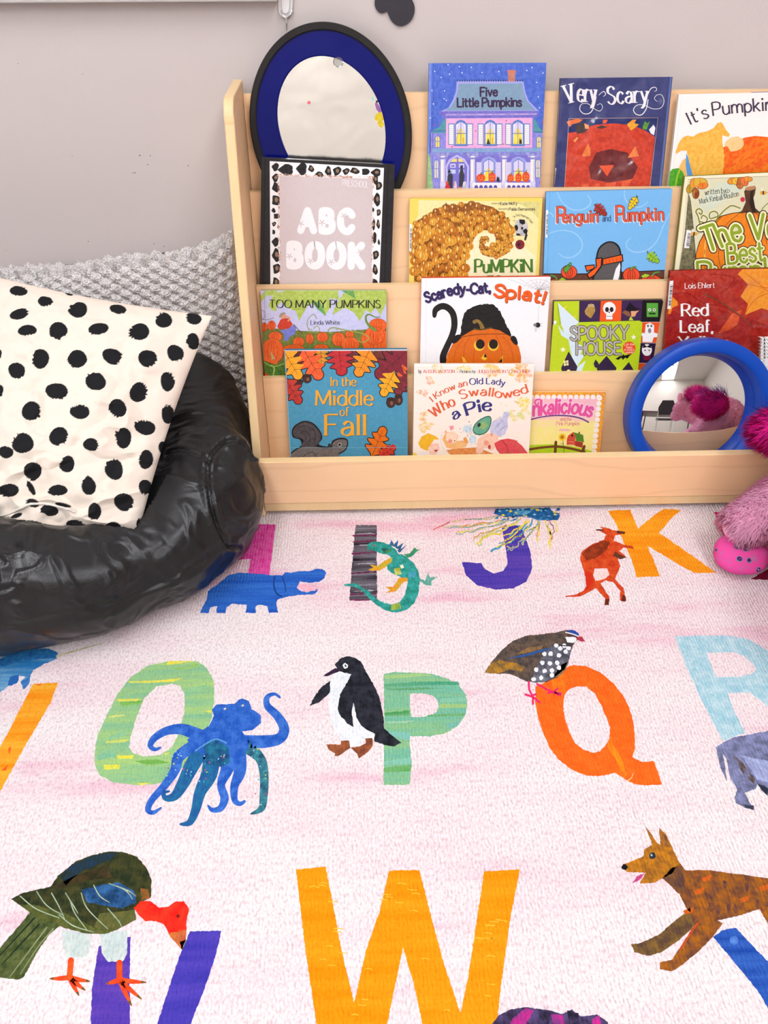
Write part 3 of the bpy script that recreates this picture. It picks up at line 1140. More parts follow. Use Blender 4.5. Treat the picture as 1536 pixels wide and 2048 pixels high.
t = NT('black_leather')
v = t.coords()
t.base(t.mix(t.noise(v, 9, 3), (.006, .006, .0068, 1), (.010, .0092, .010, 1)))
vo = t.n('ShaderNodeTexVoronoi')
vo.inputs['Scale'].default_value = 520
t.l(v, vo.inputs['Vector'])
b1 = t.bump(vo.outputs['Distance'], .12, .0006)
cr = t.noise(t.coords((14, 14, 30)), 1, 5, .65)
t.bump(cr, .14, .007, b1)
t.b.inputs['Coat Weight'].default_value = .0
t.b.inputs['Coat Roughness'].default_value = .25
rr = t.ramp(t.noise(v, 14, 3), [(.3, (.26,) * 3), (.7, (.40,) * 3)])
t.l(rr, t.b.inputs['Roughness'])
M_LEATHER = t.m
t.b.inputs['Specular IOR Level'].default_value = .40
bag = thing('bean_bag', 'black leather bean bag chair slumped beside the maple book stand', 'bean bag', (BC[0], BC[1], 0))
o = MB().grid(G2, wrap_u=True, flip=True).build('cover', M_LEATHER, bag, smooth=True)
recalc(o)


RUGK = .83
# ================================================================== ALPHABET RUG
M_RUG = attr_material('rug_print', (5, 70, 1), (75, 75, 75), .95, .08, rug=True)
t = NT('rug_ground')
big = t.noise(t.coords((1.6, 7.5, 1)), 1, 4, .62)
big2 = t.noise(t.coords((3.5, 24, 1), (0, 0, 0)), 1, 3, .6)
m1 = t.math('ADD', t.math('MULTIPLY', big, .65), t.math('MULTIPLY', big2, .35))
c = t.ramp(m1, [(.32, pig('#f6f0ee', RUGK)), (.44, pig('#f6eae9', RUGK)), (.55, pig('#f5e2e4', RUGK)), (.62, pig('#f1c6d3', RUGK)), (.72, pig('#eaa8c0', RUGK))])
spr = t.ramp(t.noise(t.coords((330, 200, 1)), 1, 2, .6), [(.32, (.70, .62, .65)), (.55, (1, 1, 1))])
t.base(t.mix(.85, c, spr, 'MULTIPLY'))
wv = t.n('ShaderNodeTexWave', wave_type='BANDS', bands_direction='X')
wv.inputs['Scale'].default_value = 62
wv.inputs['Distortion'].default_value = 5
wv.inputs['Detail'].default_value = 2
t.l(t.coords((1, 1, 1)), wv.inputs['Vector'])
h = t.math('ADD', t.math('MULTIPLY', wv.outputs['Fac'], .5), t.noise(t.coords((260, 150, 1)), 1, 3, .6))
t.bump(h, .55, .0035)
M_RUGG = t.set(.95, .08)

rug = Print((0, 0, 0), (0, 0, 1), jitter=.8, step=6e-5)
R1 = (380, 1010, 2.954); R2 = (860, 1000, 2.272); R3 = (0, 1260, 2.56); R4 = (580, 1280, 3.84)
R5 = (940, 1230, 3.657); R6 = (1200, 1240, 2.768); R7 = (0, 1680, 3.2); R8 = (560, 1700, 2.194)


def on(T):
    rug.T = T
    return rug


# H and hippo
r = on(R1)
r.poly("405,115 505,115 490,250 468,412 345,404 356,320 190,330 200,230 366,215", '#e0409a', 1, '#f070b8', 2.7)
r.poly("20,110 120,112 100,250 60,400 -50,400 -10,250", '#e0409a', 1, '#f070b8', 2.7)
r.poly("60,640 75,600 100,560 105,510 160,470 230,415 290,402 400,405 480,415 545,415 560,398 578,395 595,402 640,392 700,392 740,378 785,378 805,400 795,430 760,455 700,460 650,452 640,470 632,490 645,505 690,516 755,498 752,515 725,530 650,530 560,545 520,560 510,580 522,635 465,638 458,595 400,590 385,600 388,640 328,638 335,590 250,585 215,605 210,640 155,638 160,598 120,605 110,638", '#2257b8', 3, '#3f7fd8', .75)
r.line("500,425 495,470 510,520 540,540", 10, '#1c4488', 4)
r.line("545,425 560,470 565,510", 7, '#1c4488', 4)
r.poly("640,468 690,468 745,490 740,508 690,512 650,505 636,490", '#f2a0b8', 5, '#fbd0da', 2.8)
# I and lizard
r.poly("980,118 1105,120 1103,330 1106,562 942,560 955,380 965,250", '#241e26', 1, '#8d8792', .9)
for y_, a_ in ((178, 12), (215, 20), (285, 25), (400, 20), (525, 14), (558, 4)):
    r.poly([(970 - y_ * .05, y_), (1104, y_ - a_ * .4), (1104, y_ + 7 - a_ * .4), (970 - y_ * .05, y_ + 8)], '#8a2c5c', 2, '#4a2038', .9)
for y_ in (168, 235, 345, 470, 505):
    r.poly([(985 - y_ * .06, y_ + 4), (1060, y_ - 4), (1102, y_ + 2), (1060, y_ + 5)], '#b9b4be', 2, '#6a646e', .9)
LZ_ = '#2a8a7c'
r.poly("1045,235 1080,218 1130,218 1180,235 1220,265 1225,285 1270,300 1320,340 1350,390 1358,450 1350,520 1325,580 1280,620 1220,637 1160,625 1100,590 1050,545 1010,500 960,480 910,478 912,468 960,462 1000,475 1050,505 1095,550 1150,580 1200,588 1240,572 1265,538 1280,490 1286,450 1250,430 1200,405 1165,380 1160,340 1185,310 1170,295 1130,287 1080,268 1050,262", LZ_, 4, '#3fb0a8', 2.9)
r.poly("1195,310 1150,330 1110,362 1060,352 1085,372 1055,385 1112,390 1150,370 1195,332", '#e8a52a', 5, '#b8b83a', 2.8)
r.poly("1285,430 1235,430 1215,460 1200,485 1150,485 1185,500 1155,518 1212,512 1238,490 1250,465 1285,450", '#e8922a', 5, '#c8b83a', 2.8)
r.poly("1262,290 1300,285 1328,252 1342,262 1368,258 1332,282 1310,308 1278,312", '#4a9a5c', 5, '#2a8a7c', 2.8)
r.poly("1355,430 1390,450 1405,398 1418,430 1462,425 1425,450 1430,478 1392,472 1360,450", '#6fb0a0', 3, '#4a9a8c', 2.8)
for a_ in ("1180,238 1188,203 1206,242", "1198,245 1228,208 1226,255", "1212,255 1262,224 1240,265", "1225,268 1280,238 1238,285"):
    r.poly(a_, '#3a6a9a', 5, '#2a5a7a', 2.8)
r.poly("1185,590 1238,580 1250,612 1190,624", '#a8b83a', 6, '#6fa05a', 2.9)
r.poly("1205,378 1240,372 1250,408 1212,415", '#b0b040', 6, '#d8d880', 2.9)
r.poly("1240,358 1258,352 1268,372 1246,378", '#e8f0c8', 6)
r.poly("1290,400 1335,395 1330,425 1290,430", '#5fb0d8', 6, '#2a8a7c', 2.9)
r.poly("1130,255 1195,262 1180,285 1140,282", '#2a5a5c', 6, '#4a9a5c', 2.9)
r.dot(1088, 240, 6, '#c84a3a', 7)
# J, jellyfish, K, kangaroo, L
r = on(R2)
r.poly("325,118 415,115 425,150 455,230 465,310 440,370 380,402 300,407 220,390 165,345 145,282 235,287 250,315 290,335 335,322 352,290 345,220", '#3c35a0', 1, '#6a4ab0', .75)
r.poly("300,40 545,36 560,55 592,70 580,92 500,94 440,76 340,78 290,62", '#2a6aa8', 4, '#1c4a78', 2.9)
r.poly("380,50 470,48 440,66 380,70", '#6ab0c8', 5, '#2a6aa8', 2.9)
JT = [("380,78 300,95 180,115 60,125", 4), ("400,80 320,110 200,140 120,155", 6), ("420,82 340,120 240,155 190,185", 5), ("360,85 270,105 150,120", 4),
      ("410,92 330,140 250,165 225,205", 7), ("450,90 400,130 330,170", 6), ("470,90 430,140 350,200 275,232", 7), ("440,95 380,160 310,215", 5),
      ("500,92 480,120 440,140", 5), ("490,95 495,140 488,185", 5), ("530,95 560,130 555,175", 5), ("520,96 545,150 540,215", 7), ("420,180 380,215 350,215", 5), ("505,100 430,180 425,205", 5),
      ("350,70 250,85 100,95", 4)]
JT = JT + [(q, w_ * .8) for q, w_ in JT]
for i, (q, w_) in enumerate(JT):
    q = crm(pts(q), 5, False)
    dx_, dy_ = (random.uniform(-16, 16), random.uniform(-8, 12)) if i > 14 else (0, 0)
    q = [(x + random.uniform(-6, 6) + dx_, y + random.uniform(-6, 6) + dy_) for x, y in q]
    if i > 14:
        q = q[len(q) // 4: -2]
    r.line(q, [w_ * random.uniform(.5, 1.5) for _ in range(7)], ['#e8d23a', '#4a9ac0', '#e8d23a', '#d8604a', '#f0dc50', '#e8d23a', '#4a9ac0'][i % 7], 5, cb=['#4a9ac0', '#e8d23a'][i % 2], k=2.6, smooth=2)
for k_ in range(70):
    x, y = random.uniform(300, 590), random.uniform(38, 92)
    r.dot(x, y, random.uniform(4, 10), ['#1c4a78', '#3a8ac0', '#8ac8d8', '#2a6aa8', '#e8d23a'][k_ % 9 % 5], 6, random.uniform(2, 5), random.uniform(-20, 20), n=7)
r.line("50,120 90,100 15,135", 4, '#d8604a', 5)
r.poly("808,48 910,45 930,90 945,130 985,95 1060,40 1140,45 1100,80 1040,150 1130,210 1303,332 1200,332 1100,275 985,205 1010,260 1045,345 940,352 915,270 880,190 845,110", '#f58f10', 1, '#fbb02c', .8)
KR = '#c83c1c'
r.poly("750,135 785,133 772,122 808,128 830,138 888,145 885,155 840,162 835,185 870,200 920,210 925,225 880,215 860,232 895,262 865,262 850,255 865,300 840,360 880,400 890,455 880,463 862,455 865,412 830,372 800,366 775,380 815,440 812,475 795,478 795,445 752,400 735,412 680,440 615,442 615,435 660,430 705,410 715,370 700,320 682,275 685,240 730,205 790,180 800,158 780,145", KR, 3, '#e8602a', 2.8)
r.poly("690,245 730,208 790,185 820,190 800,230 760,262 710,275", '#7a3018', 4, '#a84020', 2.9)
r.poly("700,320 735,330 745,375 720,405 690,425 712,390", '#d83018', 4, KR, 2.7)
r.poly("748,312 805,312 815,340 790,360 750,368 742,340", '#f6e0dc', 5, '#f2c8c0', 2.5)
r.poly("840,235 895,262 862,268 830,252", '#6a3a28', 5)
r.poly("752,134 786,132 790,140 765,140", '#4a3028', 5)
r.poly("850,140 888,146 884,155 852,152", '#5a3028', 5)
r.poly("875,430 890,440 890,462 868,458", '#6a2818', 5)
r.poly("795,450 815,450 812,478 792,476", '#6a2818', 5)
r.poly("1290,55 1420,58 1400,105 1335,140", '#c8105a', 1, '#e03a80', .8)
r.poly("1455,360 1560,300 1700,310 1700,370", '#7a1430', 1, '#a01c44', .8)
# N and narwhal
r = on(R3)
r.poly("170,275 297,270 260,370 130,590 0,830 -60,900 -60,700 0,600 60,490 120,370", '#f58f14', 1, '#f9b83a', .9)
for a_ in ("40,610 60,595 50,640", "185,280 215,272 205,285", "5,720 40,690 30,720"):
    r.poly(a_, '#f0601c', 2)
r.poly("-60,160 0,145 60,110 150,95 250,95 300,115 290,150 230,172 170,205 150,250 120,305 105,265 130,240 80,230 40,290 0,320 -60,320", '#2a78b4', 2, '#9fd0e4', .55)
r.poly("0,150 60,115 150,98 250,98 296,118 285,145 200,150 80,170 0,190", '#1f5f9c', 3, '#3a8ac4', 2.8)
r.line("293,135 400,102 525,68", [12, 8, 4], '#b8b088', 3, cb='#e8dcc0', k=2.9)
r.poly("40,285 50,240 100,228 90,270 60,285", '#2a68b0', 3)
r.poly("105,265 155,235 150,275 122,305", '#2a68b0', 3, '#5a98d0', 2.5)
# O and octopus
r.poly("870,160 1010,160 1060,195 1095,260 1098,350 1085,450 1040,560 960,680 880,760 800,790 700,795 580,780 510,745 485,690 485,620 500,540 545,440 600,330 670,240 760,180", '#a9cf7c', 1, '#7cb894', .95,
       holes=["880,275 920,285 945,330 945,420 920,520 880,600 820,640 740,648 680,630 660,600 670,540 700,440 740,350 800,290"])
for a_, c_ in (("860,160 1000,158 920,172 850,178", '#f2e24a'), ("660,262 800,258 935,245 900,262 780,272 660,272", '#f2e24a'), ("600,355 725,352 700,362 610,366", '#f2e24a'), ("600,645 685,642 680,658 605,660", '#f4e43a'),
               ("530,690 615,690 610,712 530,715", '#f8e82a'), ("550,568 660,560 640,575 540,580", '#e6e060'), ("610,370 730,362 720,380 620,390", '#5aa83a'), ("880,195 960,190 1010,170 1020,185 940,205", '#7cb84a'),
               ("500,640 600,600 590,650 500,665", '#70b8a0'), ("840,630 885,625 850,640", '#f2e24a'), ("1045,415 1085,410 1082,425", '#f2e24a'), ("690,670 800,660 870,680 760,695", '#6fae4e'), ("560,545 640,520 640,540 560,560", '#7cc0a0'),
               ("955,300 1060,280 1050,300 960,320", '#7cc09a'), ("560,440 640,430 640,440 555,452", '#eae27a'), ("700,785 780,782 720,795", '#f2e84a')):
    r.poly(a_, c_, 2, '#a9cf7c', .7)
OB, OB2 = '#2458b8', '#4a80d8'
for q, w_, d_ in (("1245,570 1350,572 1430,556 1455,505 1420,440 1370,390 1368,345 1405,328 1432,345", [64, 66, 56, 52, 44, 36, 26, 16, 12], 0),
                  ("1030,545 940,510 860,515 795,550 770,590 792,612 822,602", [70, 58, 44, 36, 30, 20, 10], 0),
                  ("980,600 915,650 895,720 840,800 778,870 758,920 785,935 825,910", [60, 60, 50, 40, 34, 30, 22, 8], 0),
                  ("1040,600 980,700 935,790 895,850 850,862 838,835 866,826", [80, 76, 62, 46, 30, 20, 10], 1),
                  ("1090,620 1070,740 1025,830 1002,920 972,985 925,995", [90, 84, 60, 46, 34, 12], 1),
                  ("1150,610 1165,700 1132,790 1150,860 1130,912 1088,922 1066,900", [100, 70, 40, 44, 34, 24, 10], 0),
                  ("1215,610 1228,720 1200,800 1202,870 1228,890 1252,878", [90, 64, 42, 32, 24, 14], 0),
                  ("1250,590 1330,655 1352,740 1350,850 1338,915 1285,942", [70, 52, 46, 42, 34, 8], 2)):
    r.line(q, w_, [OB, '#235a98', '#28506c'][d_], 4, cb=[OB2, '#2a7aa0', '#48a0a8'][d_], k=2.8)
r.poly("1085,410 1110,380 1160,382 1200,378 1222,358 1245,350 1275,366 1288,405 1335,435 1338,475 1295,512 1240,520 1265,555 1275,600 1230,660 1180,650 1100,640 1040,640 975,600 960,560 1020,525 1070,490 1095,440 1090,425", OB, 6, OB2, 2.6)
r.poly("1040,590 1100,560 1170,600 1180,680 1130,700 1060,690", '#1f4a78', 7, '#2a7a98', 2.9)
r.line("1000,620 1060,580 1110,560 1160,580", 8, '#5a9ad0', 8)
for k_ in range(60):
    q = [(900, 650), (960, 720), (1050, 690), (1040, 760), (1130, 660), (1340, 700), (1340, 800), (1310, 640), (880, 730), (930, 640), (1330, 880)][k_ % 11]
    r.dot(q[0] + random.uniform(-24, 24), q[1] + random.uniform(-45, 45), 4, ['#8fc8e0', '#4ab0b8', '#c84a80', '#b8c84a', '#8fb8f0'][k_ % 5], 8, n=6)
r.dot(1152, 405, 6, '#d8d8b0', 8)
r.dot(1242, 388, 6, '#d8d8b0', 8)
# P and penguin
r = on(R4)
r.poly("720,258 800,248 950,250 1100,262 1220,300 1300,350 1350,420 1365,500 1345,580 1290,660 1200,715 1080,740 920,738 918,800 935,950 920,1112 718,1112 722,900 724,600", '#8cc088', 1, '#6fb8a0', .95,
       holes=["920,412 1020,410 1090,425 1135,465 1142,510 1125,555 1070,582 990,592 930,590 918,500"])
for a_, c_ in (("725,340 1000,320 1290,318 1300,345 1000,350 725,372", '#2f9a7c'), ("740,372 1000,365 1200,372 1000,382 740,384", '#2a8a5a'), ("725,560 920,540 920,580 725,585", '#4a9a5a'), ("1060,575 1340,560 1335,582 1040,590", '#4a9a5a'),
               ("1150,450 1355,440 1360,470 1150,480", '#7cc8c0'), ("725,700 920,715 920,770 800,745 725,720", '#7cc4c0'), ("725,930 930,900 930,950 725,960", '#80c8b8'), ("722,980 930,960 928,1010 722,1015", '#62a85e'),
               ("725,270 1000,255 1100,275 730,300", '#a8cc80'), ("1150,490 1362,495 1350,520 1145,520", '#a9c878'), ("730,625 960,620 900,636 730,640", '#a8d0b0'), ("1200,640 1310,620 1290,660 1220,680", '#6fb8b0')):
    r.poly(a_, c_, 2, '#8cc088', .6)
r.poly("330,262 380,242 470,262 440,340 385,430 365,520 390,585 440,640 490,668 475,560 488,470 510,590 545,650 600,700 655,725 630,775 560,770 520,810 470,820 400,770 350,700 310,600 295,500 300,400 310,310", '#eef1f4', 3, '#d8e2ea', 2.6)
BKP, BK2 = '#1d1f26', '#3a3c46'
r.poly("345,190 380,145 440,125 500,135 545,165 570,215 610,290 650,360 690,450 715,560 725,680 780,730 855,790 800,818 720,805 645,778 655,720 600,700 540,650 510,590 485,480 472,560 490,668 440,640 385,580 365,520 385,420 430,340 470,265 420,252 380,240", BKP, 4, BK2, 2.7)
r.poly("255,275 300,245 350,215 388,235 330,262 290,280", '#38283f', 5)
r.poly("310,312 305,400 280,435 220,480 150,510 185,440 240,365", BKP, 4, BK2, 2.7)
r.poly("275,800 330,800 390,805 395,772 455,770 460,830 420,860 370,895 340,890 345,870 300,845", '#7a4430', 4, '#a8603a', 2.9)
r.poly("465,825 530,820 585,790 580,755 635,755 638,810 600,860 530,912 515,870 490,850", '#7a4430', 4, '#a8603a', 2.9)
r.dot(425, 200, 20, '#e4ecf0', 6)
r.dot(427, 200, 8, '#20242c', 7)
# Q and quail
r = on(R5)
r.poly("700,385 760,365 850,375 960,425 1050,500 1120,590 1170,690 1195,790 1205,900 1205,980 1185,1040 1260,1075 1345,1068 1380,1160 1403,1240 1290,1247 1200,1235 1130,1200 1060,1155 950,1180 850,1175 740,1130 650,1060 580,970 530,850 495,740 478,640 480,520 600,470", '#f4641a', 1, '#f67a26', 2.6,
       holes=["780,522 850,525 910,570 950,640 990,730 1025,820 1020,900 995,950 950,995 900,1007 830,985 770,940 730,860 695,760 680,670 690,590 720,545"])
r.poly("1025,880 1050,950 1110,1050 1150,1170 1125,1190 1070,1060 1000,960", '#f8921e', 2, '#f4641a', 2.7)
r.poly("600,470 690,430 700,560 660,600 600,520", '#f8821e', 2, '#f4641a', 2.7)
r.line("1150,1215 1180,1190 1195,1158", 5, '#f8d8a0', 3)
r.poly("105,425 150,350 230,260 310,190 420,150 540,140 620,130 690,115 740,108 790,130 805,160 760,210 740,260 725,330 700,400 640,460 560,490 470,495 410,485 350,455 290,430 200,430", '#6c5a4a', 3, '#3c3a3e', 2.9)
r.poly("110,424 150,355 220,330 330,350 400,380 380,410 290,400 200,428", '#b8842e', 4, '#6c5a3a', 2.9)
r.poly("330,290 420,240 540,220 520,245 400,280", '#9a7440', 4, '#6c5a4a', 2.9)
r.poly("600,215 690,215 745,240 722,330 690,400 620,455 540,492 450,490 470,420 510,330 560,270", '#4a4c56', 4, '#8a8c98', 2.6)
for x_, y_ in ((590, 285), (650, 295), (530, 350), (585, 355), (640, 350), (485, 400), (545, 410), (600, 405), (650, 385), (465, 470), (520, 460), (690, 225), (630, 225), (660, 245), (720, 240), (545, 285), (600, 440), (700, 270)):
    r.dot(x_, y_, 17, '#eef0f4', 5, n=8)
r.poly("660,370 720,340 700,405 640,455 610,450", '#a8845a', 4, '#6c5a4a', 2.8)
r.line("650,222 735,228", 7, '#22242c', 6)
r.poly("695,112 760,112 800,140 790,150 740,130", '#2c4aa0', 5)
r.line("700,128 750,140 795,158", 8, '#eceef2', 6)
r.line("715,148 775,160", 8, '#5a2a34', 6)
r.poly("695,165 760,160 785,172 760,205 710,198", '#f2f2f4', 5)
r.poly("785,155 820,160 845,195 800,190 775,172", '#b03848', 6)
r.poly("270,318 400,290 540,252 600,245 500,278 380,308", '#2a5aa0', 5)
for q in ("430,490 432,545 460,600", "460,600 405,582", "460,600 460,652", "460,600 510,640", "455,590 480,580", "490,505 560,545 610,565", "610,565 570,570", "610,565 640,540", "610,565 660,590", "610,565 665,575"):
    r.line(q, 15, '#ee2a6a', 5, smooth=0)
# R and rhino
r = on(R6)
r.poly("412,88 700,85 820,105 930,170 990,260 985,380 940,430 1100,640 1000,640 930,480 830,402 705,405 740,500 805,625 680,668 640,590 560,440 480,260", '#9ccbd8', 1, '#c4e0e6', 2.9, holes=["590,182 740,178 800,200 850,245 865,275 840,300 760,315 640,315 610,240"])
r.poly("640,705 700,668 740,650 930,615 1100,640 1100,900 950,960 900,920 870,905 862,935 800,960 830,1010 850,1050 800,1040 750,1010 745,980 760,940 720,870 700,770 682,740 702,890 670,830", '#8a90ba', 3, '#5c6078', 2.9)
r.poly("730,750 770,770 862,880 850,910 790,850", '#5a4a3a', 4, '#8a90ba', 2.8)
r.poly("780,750 930,780 930,900 870,880", '#a8b4dc', 4, '#8a90ba', 2.8)
r.poly("870,905 930,930 930,975 900,950", '#2c3444', 4)
r.poly("800,1020 850,1030 850,1052 805,1042", '#3c4054', 4)
# dog, Y
r.poly("625,1755 680,1715 755,1705 830,1790 930,1890 1010,1985 1100,2200 960,2200 870,2048 740,1890", '#1c46a0', 1, '#3c6cc4', .8)
r.dot(742, 1775, 24, '#5a8ad8', 2, cb='#1c46a0', k=2.9)
DG, DG2 = '#a8641e', '#5a3a34'
r.poly("480,1615 420,1660 330,1740 220,1790 170,1795 190,1840 270,1860 340,1840 440,1770 525,1690 530,1640", '#5c4434', 3, '#8a6a2e', 2.9)
r.poly("440,1340 470,1385 600,1385 750,1405 930,1430 1100,1440 1100,1650 930,1680 880,1600 760,1640 650,1665 680,1680 620,1760 540,1840 440,1920 400,1945 330,1935 330,1895 400,1880 470,1770 520,1690 500,1640 440,1520 345,1430 400,1370", DG, 4, DG2, 2.85)
r.poly("250,1140 285,1185 315,1235 335,1245 325,1150 365,1185 400,1260 440,1345 400,1400 350,1430 300,1455 220,1460 255,1400 150,1395 125,1370 125,1355 240,1310 245,1270 290,1245", '#c8801e', 5, '#7a5028', 2.7)
r.poly("520,1690 560,1660 470,1790 430,1840 470,1770", '#d8402a', 5, DG, 2.6)
r.poly("345,1430 400,1370 440,1360 470,1440 470,1520 430,1500", '#5c4038', 5, '#8a5a2a', 2.8)
for x_, y_, h_ in ((600, 1560, 60), (640, 1590, 60), (700, 1560, 70), (740, 1570, 60), (620, 1470, 70), (860, 1540, 60), (480, 1560, 60), (800, 1450, 60), (680, 1440, 50)):
    r.poly([(x_, y_), (x_ + 22, y_ + 10), (x_ + 20, y_ + h_), (x_ + 4, y_ + h_ - 12)], '#54383c', 5, DG, 2.6)
for x_, y_ in ((770, 1545), (560, 1430), (520, 1500), (880, 1480), (460, 1610)):
    r.poly([(x_, y_), (x_ + 60, y_ - 22), (x_ + 50, y_ + 12), (x_ + 10, y_ + 22)], '#d8601e', 5, DG, 2.6)
r.poly("330,1170 365,1190 390,1260 350,1250", '#6a4a38', 6, '#c8801e', 2.7)
r.dot(136, 1369, 17, '#16161c', 6)
r.dot(290, 1305, 18, '#2a3440', 6)
r.dot(284, 1302, 6, '#a8c0d0', 7)
r.poly("180,1460 200,1420 250,1400 215,1440", '#c84a80', 6)
# V and vulture
r = on(R7)
r.poly("630,680 820,620 835,620 830,900 832,1100 830,1300 600,1300 580,1178 590,950", '#4a36a4', 1, '#6a48b0', .8)
r.poly("1215,585 1418,580 1380,740 1310,950 1220,1178 1190,1300 950,1300 1005,1178 1080,950 1150,740", '#3c36a4', 1, '#5a48b8', .8)
VB, VB2 = '#26301e', '#1c3a5a'
r.poly("195,460 130,540 60,620 0,690 -60,760 -60,880 0,880 110,895 150,880 250,700 320,600 400,540 340,450", '#3c4a26', 3, '#6a7440', 2.8)
for q in ("300,560 180,720 60,880", "250,540 120,680 10,800", "340,570 240,690 130,860", "220,500 110,620 -20,760"):
    r.line(q, [10, 8, 5], ['#8a9468', '#1c2a20'][q[0] == '2'], 4)
r.poly("325,300 370,230 480,140 600,95 700,72 800,80 880,110 940,180 970,260 965,370 900,400 860,450 870,510 760,570 680,600 560,600 400,560 370,540 240,500 120,410 70,378 130,345 220,320", VB, 5, '#4a4a26', 2.9)
r.poly("520,320 640,290 760,270 860,330 870,400 780,440 560,400", '#1f3f66', 6, '#3a70a8', 2.8)
r.poly("380,230 480,150 620,95 760,78 700,130 520,200 420,290", '#243a50', 6, VB, 2.8)
r.poly("330,300 480,230 680,160 720,240 560,260 400,310", '#4a3c22', 6, '#2a2a1c', 2.9)
r.poly("120,410 240,420 420,470 600,560 680,600 560,600 400,560 370,540 240,500", '#4a5428', 6, '#6c7038', 2.8)
r.poly("640,470 860,450 870,510 760,570 680,600 600,560", '#6a6a38', 6, '#4a5428', 2.8)
for q in ("235,330 300,420 400,480", "330,340 380,430 420,520", "450,390 480,470 560,580", "520,340 560,440 690,570", "600,290 640,360 700,400", "420,340 470,420 500,470", "690,440 760,520 780,560", "700,280 800,320 850,380", "130,360 230,440 380,500", "380,480 470,550 600,590", "760,300 830,330 870,360"):
    r.line(q, [7, 8, 4], '#b8c8a0', 7, cb='#5a7a8a', k=2.6)
r.poly("900,310 950,315 960,375 905,390", '#9a5a2a', 7, '#4a5428', 2.8)
r.poly("395,570 585,605 580,690 550,750 430,755 405,680", '#d3dcd6', 4, '#b8ccc8', 2.7)
r.poly("640,600 815,575 815,720 790,775 690,780 650,720", '#cfdad6', 4, '#b8ccc8', 2.7)
r.poly("855,435 900,395 960,390 1020,435 1080,425 1130,392 1180,395 1210,440 1195,520 1190,600 1165,700 1130,660 1080,600 1050,540 1000,520 930,520 885,480", '#f02018', 8, '#f4482c', 2.6)
r.poly("1075,600 1190,575 1188,640 1165,702 1120,655", '#d87838', 9, '#b0503a', 2.7)
r.poly("1150,650 1190,640 1165,705", '#6a5a34', 9)
r.dot(1140, 488, 11, '#7a2018', 9)
for bx, by, tx in ((455, 770, ((445, 880), (320, 888), (575, 905), (545, 962), (505, 995))), (765, 785, ((765, 895), (680, 920), (935, 912), (905, 1018), (842, 1060)))):
    r.line([(bx, by), tx[0]], 38, '#f0421c', 5, smooth=0, cb='#d8702a', k=2.7)
    for q in tx[1:]:
        r.line([tx[0], ((tx[0][0] + q[0]) / 2, (tx[0][1] + q[1]) / 2 + 3), q], [34, 30, 8], '#f0421c', 5, cb='#e0602a', k=2.8)
        e = ((tx[0][0] * .18 + q[0] * .82), (tx[0][1] * .18 + q[1] * .82))
        r.line([e, q], [18, 4], '#5a6030', 6, smooth=0, round_=False)
# W and the dark animal at the lower edge
r = on(R8)
r.poly("70,85 200,73 225,200 270,440 325,670 380,430 440,260 478,90 612,88 660,280 720,500 792,715 825,560 860,330 895,95 1053,85 1010,300 975,560 950,764 930,900 640,900 625,764 585,580 540,430 500,620 470,764 450,900 180,900 160,764 110,430", '#f78f06', 1, '#fba51c', .75)
for k_ in range(36):
    x_, y_ = random.choice([(170, 180), (220, 500), (200, 350), (480, 250), (560, 300), (410, 500), (350, 700), (620, 540), (700, 650), (880, 450), (930, 300), (900, 620), (540, 160)])
    x_ += random.uniform(-45, 45)
    y_ += random.uniform(-70, 70)
    r.line([(x_, y_), (x_ + 18, y_ + random.uniform(-5, 5)), (x_ + random.uniform(28, 45), y_ + 3)], 4, '#fcc43c', 2, round_=False)
r.poly("930,764 960,725 1010,700 1080,690 1190,705 1240,720 1280,700 1320,730 1390,722 1440,755 1440,900 920,900", '#5a4a78', 3, '#2a2634', 2.9)
for a_ in ("1020,740 1080,692 1110,705 1080,764 1010,764", "1190,720 1240,725 1250,764 1200,764", "1370,740 1400,725 1410,764 1370,764"):
    r.poly(a_, '#c82a8a', 4, '#7a3a80', 2.9)
for a_ in ("1140,705 1190,708 1180,764 1130,764", "1260,705 1310,715 1310,750 1270,764"):
    r.poly(a_, '#20202a', 4, '#5a4a78', 2.6)

RX = MB()
RX.box((-1.5, -.45, -.006), (1.75, 1.40, 0), ((.8,) * 4, (.8,) * 4, 0), mi=1)
nb = len(rug.mb.f)
RX.v += [] 
RX.add(rug.mb.v, rug.mb.f)
RX.c[6:] = rug.mb.c
RX.mi[6:] = [0] * nb
o = RX.build('rug', [M_RUG, M_RUGG])
tag(o, 'pale pink woven alphabet rug with big painted letters and animals on the floor', 'rug')
o['kind'] = 'thing'
# ================================================================== BOOKS
M_COVER = attr_material('printed_cover', (60, 400, 400), (170, 170, 170), .34, .35)
M_JACKET = attr_material('plastic_jacket', (60, 400, 400), (170, 170, 170), .10, .6, bump=(15, .45, .035))
M_PAGES = plain('paper_pages', '#f3ece0', .8, .1, scale=300, var=.1)
ROWT = .20


def row_plane(row, t=None, off=.0125, th=.01, fwd=0.0):
    t = ROWT if t is None else t
    if row < 3:
        o = np.array([0, LIPY[row + 1] + off, LIPZ[row + 1]])
        zb = LIPZ[row + 1] - .055
    else:
        t = .30
        o = np.array([0, LIPY[3] - .0008 - th * 1.05 - fwd, LIPZ[3]])
        zb = .0352
    n = np.array([0, -1, t])
    return o, n / np.linalg.norm(n), zb


